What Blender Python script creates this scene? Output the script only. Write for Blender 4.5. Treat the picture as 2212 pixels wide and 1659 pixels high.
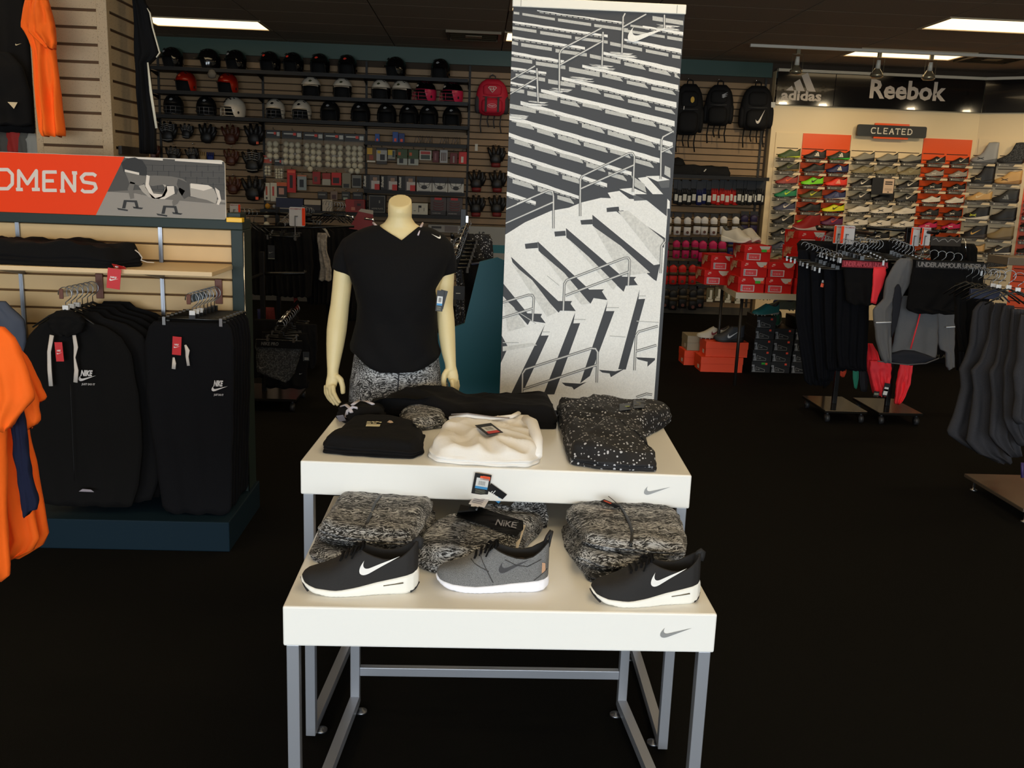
import bpy, bmesh, math, random
import numpy as np
from mathutils import Vector, Matrix, noise
from mathutils.geometry import tessellate_polygon
for o in list(bpy.data.objects): bpy.data.objects.remove(o)
SC = bpy.context.scene
COL = SC.collection
R = math.radians
# ---------------------------------------------------------------- camera
CAMH = 1.49; FPX = 2025.4
_P, _R, _Y = R(12.08), R(2.145), R(2.52)
_f = Vector((math.sin(_Y)*math.cos(_P), math.cos(_Y)*math.cos(_P), -math.sin(_P)))
_r0 = Vector((math.cos(_Y), -math.sin(_Y), 0)); _u0 = _r0.cross(_f)
_r = _r0*math.cos(_R)+_u0*math.sin(_R); _u = _u0*math.cos(_R)-_r0*math.sin(_R)
cam = bpy.data.cameras.new('camera'); co = bpy.data.objects.new('camera', cam); COL.objects.link(co)
m = Matrix((( _r.x,_u.x,-_f.x,0),(_r.y,_u.y,-_f.y,0),(_r.z,_u.z,-_f.z,CAMH),(0,0,0,1)))
co.matrix_world = m
cam.sensor_width = 36; cam.lens = FPX/2212*36; cam.clip_start = .05; cam.clip_end = 100
SC.camera = co
# ---------------------------------------------------------------- world, light, exposure
W = bpy.data.worlds.new('world'); SC.world = W; W.use_nodes = True
W.node_tree.nodes['Background'].inputs[0].default_value = (.62,.78,1,1)
W.node_tree.nodes['Background'].inputs[1].default_value = .35
def area(name, loc, rot, sx, sy, e, col, spread=None):
    l = bpy.data.lights.new(name,'AREA'); l.shape='RECTANGLE'; l.size=sx; l.size_y=sy; l.energy=e; l.color=col
    if spread: l.spread = spread
    o = bpy.data.objects.new(name,l); COL.objects.link(o); o.location=loc; o.rotation_euler=rot; return o
area('daylight_storefront', (-.3,-5.6,1.35), (R(90),0,0), 9.5, 2.3, 590, (.84,.93,1.0))
SC.view_settings.view_transform='Standard'; SC.view_settings.look='None'
SC.view_settings.gamma=1; SC.view_settings.use_curve_mapping=False
SC.view_settings.exposure = 0.0
# ---------------------------------------------------------------- pixel helpers (photo pixel -> point on a known plane)
def ray(x,y): return (_r*(x-1106)-_u*(y-829.5)+_f*FPX)/FPX
def P(x,y,Y):
    d=ray(x,y); return Vector((0,0,CAMH))+d*(Y/d.y)
def G(x,y,z=0):
    d=ray(x,y); return Vector((0,0,CAMH))+d*((z-CAMH)/d.z)
# ---------------------------------------------------------------- objects
def emp(name,label,cat,loc=(0,0,0),rz=0,group=None,kind=None):
    o=bpy.data.objects.new(name,None); COL.objects.link(o); o.location=loc; o.rotation_euler=(0,0,rz)
    o.empty_display_size=.05
    tag(o,label,cat,group,kind); return o
def tag(o,label=None,cat=None,group=None,kind=None):
    if label: o['label']=label
    if cat: o['category']=cat
    if group: o['group']=group
    if kind: o['kind']=kind
    return o
class MB:
    def __init__(s): s.v=[]; s.f=[]; s.m=[]; s.smooth=[]
    def add(s,vs,fs,m=0,sm=False):
        b=len(s.v); s.v+= [tuple(v) for v in vs]; s.f+=[tuple(b+i for i in f) for f in fs]; s.m+=[m]*len(fs); s.smooth+=[sm]*len(fs); return s
    def box(s,x0,x1,y0,y1,z0,z1,m=0):
        return s.add([(x0,y0,z0),(x1,y0,z0),(x1,y1,z0),(x0,y1,z0),(x0,y0,z1),(x1,y0,z1),(x1,y1,z1),(x0,y1,z1)],
          [(0,3,2,1),(4,5,6,7),(0,1,5,4),(1,2,6,5),(2,3,7,6),(3,0,4,7)],m)
    def cbox(s,x0,x1,y0,y1,z0,z1,c=.004,m=0):
        # chamfered box
        bm=bmesh.new(); bmesh.ops.create_cube(bm,size=1)
        for v in bm.verts: v.co=((x0+x1)/2+v.co.x*(x1-x0),(y0+y1)/2+v.co.y*(y1-y0),(z0+z1)/2+v.co.z*(z1-z0))
        bmesh.ops.bevel(bm,geom=list(bm.edges),offset=c,segments=2,affect='EDGES',profile=.5)
        s.frombm(bm,m); bm.free(); return s
    def frombm(s,bm,m=0,sm=False):
        bm.verts.index_update(); return s.add([v.co.copy() for v in bm.verts],[[v.index for v in f.verts] for f in bm.faces],m,sm)
    def obox(s,c,ax,ay,az,m=0):
        # oriented box: centre, half vectors
        c=Vector(c); vs=[c+ax*i+ay*j+az*k for k in(-1,1) for j in(-1,1) for i in(-1,1)]
        return s.add(vs,[(0,2,3,1),(4,5,7,6),(0,1,5,4),(1,3,7,5),(3,2,6,7),(2,0,4,6)],m)
    def tube(s,pts,r,n=8,m=0,caps=True,flat=1.0):
        pts=[Vector(p) for p in pts]; N=len(pts); rs=r if hasattr(r,'__len__') else [r]*N
        t=(pts[1]-pts[0]).normalized(); up=Vector((0,0,1)) if abs(t.z)<.9 else Vector((0,1,0))
        a=t.cross(up).normalized(); vs=[]
        for i in range(N):
            t=(pts[min(i+1,N-1)]-pts[max(i-1,0)]).normalized()
            a=(a-t*a.dot(t)).normalized(); b=t.cross(a)
            for k in range(n):
                w=2*math.pi*k/n; vs.append(pts[i]+(a*math.cos(w)+b*math.sin(w)*flat)*rs[i])
        fs=[(i*n+k,i*n+(k+1)%n,(i+1)*n+(k+1)%n,(i+1)*n+k) for i in range(N-1) for k in range(n)]
        if caps: fs+= [tuple(range(n))[::-1],tuple((N-1)*n+k for k in range(n))]
        return s.add(vs,fs,m,True)
    def loft(s,rings,m=0,caps=True,sm=True):
        # rings: list of lists of points of equal length
        n=len(rings[0]); N=len(rings); vs=[p for r_ in rings for p in r_]
        fs=[(i*n+k,i*n+(k+1)%n,(i+1)*n+(k+1)%n,(i+1)*n+k) for i in range(N-1) for k in range(n)]
        if caps: fs+= [tuple(range(n))[::-1],tuple((N-1)*n+k for k in range(n))]
        return s.add(vs,fs,m,sm)
    def lathe(s,prof,c=(0,0,0),n=16,m=0,sx=1,sy=1):
        rings=[[(c[0]+r*sx*math.cos(2*math.pi*k/n),c[1]+r*sy*math.sin(2*math.pi*k/n),c[2]+z) for k in range(n)] for r,z in prof]
        return s.loft(rings,m)
    def grid(s,fn,nu,nv,m=0,sm=True):
        vs=[fn(i/nu,j/nv) for j in range(nv+1) for i in range(nu+1)]
        fs=[(j*(nu+1)+i,j*(nu+1)+i+1,(j+1)*(nu+1)+i+1,(j+1)*(nu+1)+i) for j in range(nv) for i in range(nu)]
        return s.add(vs,fs,m,sm)
    def sphere(s,c,r,n=8,m=0,sz=1):
        k=n//2
        prof=[(max(r*math.sin(math.pi*i/k),1e-4),-r*sz*math.cos(math.pi*i/k)) for i in range(k+1)]
        return s.lathe(prof,c,n,m)
    def prism(s,poly,y0,y1,m=0,axis='y'):
        # poly in (x,z) extruded along y, or (x,y) along z
        n=len(poly); f=(lambda p,t:(p[0],t,p[1])) if axis=='y' else (lambda p,t:(p[0],p[1],t))
        tr=tessellate_polygon([[Vector((p[0],p[1],0)) for p in poly]])
        vs=[f(p,y0) for p in poly]+[f(p,y1) for p in poly]
        fs=[tuple(t) for t in tr]+[tuple(i+n for i in t) for t in tr]+[(i,(i+1)%n,(i+1)%n+n,i+n) for i in range(n)]
        return s.add(vs,fs,m)
    def flat(s,poly,fn,m=0,sub=0):
        tr=tessellate_polygon([[Vector((p[0],p[1],0)) for p in poly]])
        if sub:
            bm=bmesh.new(); vv=[bm.verts.new((p[0],p[1],0)) for p in poly]
            for t in tr:
                try: bm.faces.new([vv[i] for i in t])
                except ValueError: pass
            bmesh.ops.subdivide_edges(bm,edges=bm.edges[:],cuts=sub,use_grid_fill=True)
            bmesh.ops.triangulate(bm,faces=bm.faces[:])
            bm.verts.index_update()
            s.add([fn(v.co.x,v.co.y) for v in bm.verts],[[v.index for v in f.verts] for f in bm.faces],m); bm.free()
        else: s.add([fn(p[0],p[1]) for p in poly],tr,m)
        return s
    def mesh(s,name,mats,fix=True):
        me=bpy.data.meshes.new(name); me.from_pydata(s.v,[],s.f)
        for mt in (mats if isinstance(mats,(list,tuple)) else [mats]): me.materials.append(mt)
        me.polygons.foreach_set('material_index',s.m); me.polygons.foreach_set('use_smooth',s.smooth)
        if fix and len(s.f)<60000:
            bm=bmesh.new(); bm.from_mesh(me); bmesh.ops.recalc_face_normals(bm,faces=bm.faces); bm.to_mesh(me); bm.free()
        me.update(); return me
    def build(s,name,mats,parent=None,**k):
        o=bpy.data.objects.new(name,s.mesh(name,mats)); COL.objects.link(o)
        if parent: o.parent=parent
        return o
def objof(name,me,parent=None):
    o=bpy.data.objects.new(name,me); COL.objects.link(o)
    if parent: o.parent=parent
    return o
def setmat(o,*mats):
    for i,mt in enumerate(mats):
        if i<len(o.material_slots): o.material_slots[i].link='OBJECT'; o.material_slots[i].material=mt
def modeval(me_name, mb, mats, mods):
    # evaluate a mesh builder through modifiers and return a clean mesh
    o=mb.build(me_name,mats)
    for t,kw in mods:
        md=o.modifiers.new(t,t)
        for k_,v_ in kw.items(): setattr(md,k_,v_)
    dg=bpy.context.evaluated_depsgraph_get(); dg.update()
    me=bpy.data.meshes.new_from_object(o.evaluated_get(dg)); old=o.data
    bpy.data.objects.remove(o); bpy.data.meshes.remove(old); me.name=me_name; return me
# ---------------------------------------------------------------- materials
def lin(c):
    return tuple((x/255/12.92 if x/255<=.04045 else ((x/255+.055)/1.055)**2.4) for x in c)+(1,)
MAT={}
def M(name,col,rough=.6,metal=0,noise_amt=0,nscale=60,bump=0,bscale=200,emit=0,spec=None,alpha=None,trans=0,coat=0,ecol=None,sheen=0):
    if name in MAT: return MAT[name]
    mt=bpy.data.materials.new(name); mt.use_nodes=True; nt=mt.node_tree; b=nt.nodes['Principled BSDF']
    c=lin(col); b.inputs['Base Color'].default_value=c; b.inputs['Roughness'].default_value=rough; b.inputs['Metallic'].default_value=metal
    if spec is not None: b.inputs['Specular IOR Level'].default_value=spec
    if coat: b.inputs['Coat Weight'].default_value=coat
    if trans: b.inputs['Transmission Weight'].default_value=trans
    if alpha is not None: b.inputs['Alpha'].default_value=alpha
    if sheen: b.inputs['Sheen Weight'].default_value=sheen; b.inputs['Sheen Roughness'].default_value=.4
    if emit: b.inputs['Emission Color'].default_value=lin(ecol) if ecol else c; b.inputs['Emission Strength'].default_value=emit
    if noise_amt or bump:
        tc=nt.nodes.new('ShaderNodeTexCoord')
    if noise_amt:
        n=nt.nodes.new('ShaderNodeTexNoise'); n.inputs['Scale'].default_value=nscale; n.inputs['Detail'].default_value=5; nt.links.new(tc.outputs['Object'],n.inputs['Vector'])
        r=nt.nodes.new('ShaderNodeMapRange'); r.inputs[1].default_value=.3; r.inputs[2].default_value=.7; r.inputs[3].default_value=1-noise_amt; r.inputs[4].default_value=1+noise_amt*.6
        mx=nt.nodes.new('ShaderNodeVectorMath'); mx.operation='SCALE'; mx.inputs[0].default_value=c[:3]
        nt.links.new(n.outputs[0],r.inputs[0]); nt.links.new(r.outputs[0],mx.inputs['Scale']); nt.links.new(mx.outputs[0],b.inputs['Base Color'])
    if bump:
        n=nt.nodes.new('ShaderNodeTexNoise'); n.inputs['Scale'].default_value=bscale; n.inputs['Detail'].default_value=3; nt.links.new(tc.outputs['Object'],n.inputs['Vector'])
        bp=nt.nodes.new('ShaderNodeBump'); bp.inputs['Strength'].default_value=bump; bp.inputs['Distance'].default_value=.004
        nt.links.new(n.outputs[0],bp.inputs['Height']); nt.links.new(bp.outputs[0],b.inputs['Normal'])
    MAT[name]=mt; return mt
def pat(name,kind,rough=.75):
    if name in MAT: return MAT[name]
    mt=bpy.data.materials.new(name); mt.use_nodes=True; nt=mt.node_tree; b=nt.nodes['Principled BSDF']; L=nt.links.new
    b.inputs['Roughness'].default_value=rough
    tc=nt.nodes.new('ShaderNodeTexCoord'); mp=nt.nodes.new('ShaderNodeMapping'); 
    L(tc.outputs['Object'],mp.inputs['Vector'])
    def ramp(src,stops):
        r=nt.nodes.new('ShaderNodeValToRGB'); L(src,r.inputs[0]); e=r.color_ramp.elements
        while len(e)<len(stops): e.new(.5)
        for el,(p,c) in zip(e,stops): el.position=p; el.color=(c[0],c[1],c[2],1) if hasattr(c,'__len__') else (c,c,c,1)
        return r
    if kind.startswith('space'):
        sc=(48,330,330) if kind=='space' else (330,48,330)
        wn=nt.nodes.new('ShaderNodeTexNoise'); wn.inputs['Scale'].default_value=14; wn.inputs['Detail'].default_value=2
        L(tc.outputs['Object'],wn.inputs['Vector'])
        ad=nt.nodes.new('ShaderNodeVectorMath'); ad.operation='MULTIPLY_ADD'; ad.inputs[1].default_value=(.0,.055,.055) if kind=='space' else (.05,0,.05)
        L(wn.outputs['Color'],ad.inputs[0]); L(tc.outputs['Object'],ad.inputs[2]); L(ad.outputs[0],mp.inputs['Vector'])
        mp.inputs['Scale'].default_value=sc
        n=nt.nodes.new('ShaderNodeTexNoise'); n.inputs['Scale'].default_value=1; n.inputs['Detail'].default_value=3; n.inputs['Roughness'].default_value=.7; L(mp.outputs[0],n.inputs['Vector'])
        n2=nt.nodes.new('ShaderNodeTexNoise'); n2.inputs['Scale'].default_value=6; n2.inputs['Detail'].default_value=2
        mp2=nt.nodes.new('ShaderNodeMapping'); mp2.inputs['Scale'].default_value=(.35,4,4) if kind=='space' else (4,.35,4); L(ad.outputs[0],mp2.inputs['Vector']); L(mp2.outputs[0],n2.inputs['Vector'])
        mm=nt.nodes.new('ShaderNodeMath'); mm.operation='MULTIPLY_ADD'; mm.inputs[1].default_value=.28; L(n2.outputs[0],mm.inputs[0]); L(n.outputs[0],mm.inputs[2])
        r=ramp(mm.outputs[0],[(.60,.003),(.645,.02),(.675,.26),(.74,.5)])
        L(r.outputs[0],b.inputs['Base Color'])
    elif kind=='speckle':
        v=nt.nodes.new('ShaderNodeTexVoronoi'); v.inputs['Scale'].default_value=125; L(tc.outputs['Object'],v.inputs['Vector'])
        wn=nt.nodes.new('ShaderNodeTexWhiteNoise') ; L(v.outputs['Color'],wn.inputs[0]) 
        mul=nt.nodes.new('ShaderNodeMath'); mul.operation='MULTIPLY_ADD'; mul.inputs[1].default_value=.75; mul.inputs[2].default_value=-.27
        sp=nt.nodes.new('ShaderNodeSeparateXYZ'); L(v.outputs['Color'],sp.inputs[0]); L(sp.outputs[0],mul.inputs[0])
        lt=nt.nodes.new('ShaderNodeMath'); lt.operation='LESS_THAN'; L(v.outputs['Distance'],lt.inputs[0]); L(mul.outputs[0],lt.inputs[1])
        ab=nt.nodes.new('ShaderNodeMix'); ab.data_type='RGBA'; ab.inputs[6].default_value=(.006,.006,.008,1); ab.inputs[7].default_value=(.5,.5,.52,1); L(lt.outputs[0],ab.inputs[0])
        v.inputs['Randomness'].default_value=1
        L(ab.outputs[2],b.inputs['Base Color'])
    elif kind=='heather':
        n=nt.nodes.new('ShaderNodeTexNoise'); n.inputs['Scale'].default_value=1500; n.inputs['Detail'].default_value=2; L(tc.outputs['Object'],n.inputs['Vector'])
        r=ramp(n.outputs[0],[(.38,.05),(.62,.24)]); L(r.outputs[0],b.inputs['Base Color'])
    elif kind=='camo':
        n=nt.nodes.new('ShaderNodeTexNoise'); n.inputs['Scale'].default_value=60; n.inputs['Detail'].default_value=4; L(tc.outputs['Object'],n.inputs['Vector'])
        r=ramp(n.outputs[0],[(.47,.01),(.5,.05),(.53,.11),(.56,.012)]); L(r.outputs[0],b.inputs['Base Color'])
    elif kind=='board':
        v=nt.nodes.new('ShaderNodeTexNoise'); v.inputs['Scale'].default_value=260; v.inputs['Detail'].default_value=1; L(tc.outputs['Object'],v.inputs['Vector'])
        r=ramp(v.outputs[0],[(.28,(.12,.08,.045)),(.36,(.40,.29,.165))]); L(r.outputs[0],b.inputs['Base Color'])
    MAT[name]=mt; return mt
black=M('black_cloth',(12,11,12),.9,bump=.25,bscale=90,spec=.2)
blackk=M('black_knit',(17,16,16),.9,noise_amt=.3,nscale=400,spec=.15)
blackp=M('black_plastic',(16,16,16),.35)
blackg=M('black_gloss',(14,13,13),.12,coat=.5)
navy=M('navy_cloth',(22,27,50),.9,bump=.2,bscale=90,spec=.2)
white=M('white_print',(236,234,230),.6)
greyp=M('grey_print',(150,150,150),.6)
whitec=M('white_cloth',(238,234,228),.9,bump=.25,bscale=60)
chrome=M('chrome',(200,202,205),.12,1)
steel=M('brushed_steel',(150,152,158),.35,1)
redbox=M('red_card',(196,26,22),.6,spec=.2); redtag=M('red_tag',(205,24,30),.5)
orangecloth=M('orange_cloth',(255,104,4),.85,bump=.2,bscale=60)
orangebox=M('orange_card',(235,70,20),.55)
orangesign=M('orange_print',(244,64,8),.55,spec=.2)
lamin=M('white_laminate',(242,240,234),.22)
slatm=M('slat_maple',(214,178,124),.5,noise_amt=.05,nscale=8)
slatd=M('slat_maple_shaded',(146,115,76),.55,noise_amt=.08,nscale=6)  # same maple as slatm, darkened so the colour carries the back wall's low light
green=M('dark_green_paint',(44,72,58),.5)
boardm=pat('speckled_board','board',.6)
groove=M('groove_brown',(120,86,48),.8)
space=pat('space_dye_knit','space'); spacey=pat('space_dye_knit_vertical','spacey'); speck=pat('speckled_knit','speckle'); heather=pat('heather_knit','heather')
skin=M('mannequin_cream',(222,202,150),.5)
# ---------------------------------------------------------------- lettering and emblems
_TC={}
def text2d(s,bold=0,shear=0,sp=1):
    k=(s,bold,shear,sp)
    if k in _TC: return _TC[k]
    cu=bpy.data.curves.new('t','FONT'); cu.body=s; cu.size=1; cu.offset=bold; cu.shear=shear; cu.resolution_u=2; cu.fill_mode='FRONT'; cu.space_character=sp
    o=bpy.data.objects.new('t',cu); COL.objects.link(o); dg=bpy.context.evaluated_depsgraph_get(); dg.update()
    me=bpy.data.meshes.new_from_object(o.evaluated_get(dg)); vs=[(v.co.x,v.co.y) for v in me.vertices]; fs=[tuple(p.vertices) for p in me.polygons]
    bpy.data.objects.remove(o); bpy.data.meshes.remove(me); bpy.data.curves.remove(cu)
    xs=[v[0] for v in vs]; ys=[v[1] for v in vs]; x0,x1,y0,y1=min(xs),max(xs),min(ys),max(ys)
    vs=[((v[0]-x0)/(x1-x0),(v[1]-y0)/(y1-y0)) for v in vs]; _TC[k]=(vs,fs); return vs,fs
def lettering(mb,s,fn,w,h,m=0,**k):
    # fn maps (u in 0..w, v in 0..h) to a point
    vs,fs=text2d(s,**k); mb.add([fn(v[0]*w,v[1]*h) for v in vs],fs,m)
def bez(p0,p1,p2,p3,n=6): return [tuple(((1-t)**3*a+3*(1-t)**2*t*b+3*(1-t)*t*t*c+t**3*d) for a,b,c,d in zip(p0,p1,p2,p3)) for t in [i/n for i in range(1,n+1)]]
def _sw():
    p=[(24,7.8),(6.442,15.276)]
    def rel(c): 
        a=p[-1]; p.extend(bez(a,(a[0]+c[0],a[1]+c[1]),(a[0]+c[2],a[1]+c[3]),(a[0]+c[4],a[1]+c[5]),4))
    for c in [(-1.456,.616,-2.679,.925,-3.668,.925),(-1.12,0,-1.933,-.392,-2.437,-1.177),(-.317,-.504,-.41,-1.143,-.28,-1.918),(.13,-.775,.476,-1.6,1.036,-2.478),(.467,-.71,1.232,-1.643,2.297,-2.8),(-.34,.54,-.62,1.15,-.784,1.848),(-.28,1.195,-.028,2.072,.756,2.632),(.373,.261,.886,.392,1.54,.392),(.522,0,1.11,-.084,1.764,-.252)]: rel(c)
    return [(x/24,(16.2-y)/24) for x,y in p]
SWOOSH=_sw()   # unit length, height ~0.35
def swoosh(mb,fn,L,m=0,sub=0,flip=False,tilt=0):
    c,s=math.cos(tilt),math.sin(tilt)
    pl=[((1-x) if flip else x,y) for x,y in SWOOSH]
    mb.flat([((x*c-y*s)*L,(x*s+y*c)*L) for x,y in pl],fn,m,sub)
def stripes3(mb,fn,L,m=0):
    for i,h in enumerate((.35,.62,.9)):
        x=.0+i*.3
        mb.flat([((x)*L,.0),((x+.26)*L,0),((x+.26-.22*h)*L,h*.75*L),((x-.22*h+.0)*L,(h*.75-.02)*L)] if i else [(0,0),(.3*L,0),(.2*L,.22*L),(.02*L,.12*L)],fn,m)
def arcs2(mb,fn,L,m=0):
    # two crossing arcs emblem
    for s in (1,-1):
        pl=[(t,s*(.12+.35*(abs(t-.5)*2)**1.6)+.5) for t in [i/8 for i in range(9)]]
        pl+=[(t,s*(-.06+.30*(abs(t-.5)*2)**1.6)+.5) for t in [i/8 for i in range(8,-1,-1)]]
        pl=[(x*1.2,y*.6) for x,y in pl]
        mb.flat([(x*L,y*L) for x,y in pl],fn,m)
def ell(cx,cy,a,b,n=16): return [(cx+a*math.cos(2*math.pi*i/n),cy+b*math.sin(2*math.pi*i/n)) for i in range(n)]
def wall(cx,cz,y):   # map (u,v) onto a plane facing the viewer, origin at (cx, cz)
    return lambda u,v:(cx+u,y,cz+v)
def ell_ring(cx,cy,z,a,b,n=20,p=2.0,tx=0,ty=0):
    out=[]
    for k in range(n):
        w=2*math.pi*k/n; c,s=math.cos(w),math.sin(w)
        x=math.copysign(abs(c)**(2/p),c)*a; y=math.copysign(abs(s)**(2/p),s)*b
        out.append((cx+x,cy+y,z+tx*x+ty*y))
    return out
def lerp_rows(rows,t):
    # rows sorted list of tuples, first entry is the key; linear interpolation
    if t<=rows[0][0]: return rows[0][1:]
    for a,b in zip(rows,rows[1:]):
        if t<=b[0]:
            k=(t-a[0])/(b[0]-a[0]); return tuple(x+(y-x)*k for x,y in zip(a[1:],b[1:]))
    return rows[-1][1:]
ORD=['first','second','third','fourth','fifth','sixth','seventh','eighth','ninth','tenth','eleventh','twelfth']
# ================================================================ the room
YB=11.42; ZC=2.98
def struct(name,mb,mats,parent=None):
    o=mb.build(name,mats,parent)
    if not parent: o['kind']='structure'
    return o
carpet=M('charcoal_carpet',(15,14,11),.95,noise_amt=.5,nscale=260,bump=.6,bscale=500,spec=.1)
ceilm=M('ceiling_tile',(150,132,108),.9,noise_amt=.12,nscale=90,bump=.1,bscale=200)
gridm=M('ceiling_bar',(70,60,48),.6)
wallp=M('wall_paint',(190,180,160),.8)
creamw=M('cream_wall_panel',(232,206,160),.35)
fl=MB(); fl.box(-8,9,-6,YB+.3,-.1,0); struct('floor',fl,carpet)
cl=MB(); cl.box(-8,9,-6,YB+.3,ZC+.02,ZC+.1); ceiling=struct('ceiling',cl,gridm)
CX0=.233; RX=1.219; RY0=8.13; RYP=.61
lamps={(-3,3),(0,0),(0,3),(3,0),(3,3)}
vents=[(-.36,.2,9.98),(5.13,5.70,9.98)]
tm=MB(); tm.box(.006,RX-.006,.003,RYP-.003,0,.02); tmesh=tm.mesh('ceiling_tile',ceilm)
for i in range(-4,6):
    for j in range(-2,6):
        if (i,j) in lamps: continue
        o=objof('ceiling_tile',tmesh,ceiling); o.location=(CX0+RX*i,RY0+RYP*j,ZC-.004-.0008*((i*7+j*3)%3))
bigt=MB(); bigt.box(-8,9,-6,RY0+RYP*-2,ZC-.002,ZC+.018); bigt.box(-8,CX0-4*RX,RY0-2*RYP,YB,ZC-.002,ZC+.018); bigt.box(CX0+6*RX,9,RY0-2*RYP,YB,ZC-.002,ZC+.018)
bigt.build('ceiling_field',ceilm,ceiling)
wb=MB(); wb.box(-8,9,YB,YB+.2,0,ZC+.05); wall_back=struct('wall_back',wb,M('slat_groove_dark',(60,46,30),.8))
XE=P(1652,300,YB).x
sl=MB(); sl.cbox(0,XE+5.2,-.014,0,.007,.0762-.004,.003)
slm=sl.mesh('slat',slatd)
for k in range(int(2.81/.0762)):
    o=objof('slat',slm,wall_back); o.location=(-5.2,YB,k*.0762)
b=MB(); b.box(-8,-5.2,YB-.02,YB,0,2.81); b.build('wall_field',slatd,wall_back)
t=MB(); t.box(-8,P(1666,160,YB).x,YB-.035,YB-.001,2.81,ZC); struct('trim_1',t,green)
t=MB(); t.box(-8,XE,YB-.03,YB-.014,0,.09); struct('baseboard_back',t,M('grey_base',(72,66,56),.7))
wl=MB(); wl.box(-8.1,-8,-6,YB,0,ZC); struct('wall_left',wl,wallp)
wr=MB(); wr.box(9,9.1,-6,YB,0,ZC); struct('wall_right',wr,wallp)
wf=MB(); wf.box(-8,9,-6.1,-6,0,.15); wf.box(-8,9,-6.1,-6,2.6,ZC)
for x in (-8,-4.6,3.8,8.8): wf.box(x,x+.2,-6.1,-6,.15,2.6)
struct('wall_front',wf,wallp)
# perforated uprights on the back wall
def upright(px,z0,z1,y=YB-.016):
    x=P(px,250,YB).x; mb=MB(); mb.box(-.013,.013,-.012,0,z0,z1)
    o=mb.build('wall_standard',M('black_standard',(30,25,19),.6)); o.location=(x,y,0)
    tag(o,None,'wall standard'); ho=MB(); k=z0+.02
    while k<z1: ho.box(-.004,.004,-.0135,-.011,k,k+.022,0); k+=.05
    h=ho.build('slot_row',M('slot_black',(6,6,6),.6),o); h['kind']='stuff'; return o
for px,lb in ((347,'leftmost black upright behind the helmet shelves'),(570,'black upright beside the bagged white balls'),(792,'black upright at the left end of the mask boxes'),(1013,'black upright between mask boxes and red backpack'),(1647,'black upright beside the cream shoe wall')):
    upright(px,.1,2.8)['label']=lb
# ---------------------------------------------------------------- ceiling lights
diff=M('light_diffuser',(255,236,190),.5,emit=5.8,ecol=(255,226,176))
diffr=M('light_diffuser_rear',(255,236,190),.5,emit=2.2,ecol=(255,226,176))
frm=M('troffer_frame',(190,170,135),.5)
def troffer(x,y,label,group=None):
    t=emp('ceiling_light',label,'ceiling light',(x,y,ZC),0,group)
    a=MB(); w=RX; d=RYP
    a.box(.0,w,0,.03,-.012,.015); a.box(0,w,d-.03,d,-.012,.015); a.box(0,.03,.03,d-.03,-.012,.015); a.box(w-.03,w,.03,d-.03,-.012,.015)
    a.build('frame',frm,t)
    b=MB(); b.box(.03,w-.03,.03,d-.03,-.004,.0); b.build('diffuser',diffr if y>8 else diff,t); return t
troffer(CX0-3*RX,9.96,'lit ceiling light above the helmet shelves at left')
troffer(CX0,RY0,'lit ceiling light above the stadium banner')
troffer(CX0,9.96,'lit ceiling light half hidden behind the banner edge')
troffer(CX0+3*RX,RY0,'lit ceiling light at the top right corner')
troffer(CX0+3*RX,9.96,'lit ceiling light behind the glass spotlights')
for i in (-3,0,3):
    for k in range(1,8):
        troffer(CX0+i*RX,RY0-1.83*k,'lit ceiling light out of view, %s row from the back wall, %s line'%(ORD[k+1],{-3:'left',0:'middle',3:'right'}[i]),'front ceiling lights')
for (x0,x1,y0),lb in zip(vents,('dark metal ceiling vent above the red backpack','dark metal ceiling vent right of the spotlights')):
    t=emp('ceiling_vent',lb,'vent',(x0,y0,ZC)); w=x1-x0
    a=MB(); a.box(0,w,0,.03,-.03,0); a.box(0,w,.52,.55,-.03,0); a.box(0,.03,.03,.52,-.03,0); a.box(w-.03,w,.03,.52,-.03,0); a.build('frame',M('vent_metal',(92,80,62),.4,.6),t)
    s_=MB(); s_.box(.04,w-.04,-.012,.012,-.004,.0); sm_=s_.mesh('louver',M('vent_louver',(110,98,76),.4,.6))
    for k in range(5):
        o=objof('louver',sm_,t); o.location=(0,.08+k*.1,-.016-.002*k); o.rotation_euler=(R(35),0,0)
    p=MB(); p.box(w*.35,w*.65,.2,.34,-.028,-.02); p.build('damper',M('vent_damper',(150,138,110),.4,.4),t)
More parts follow.
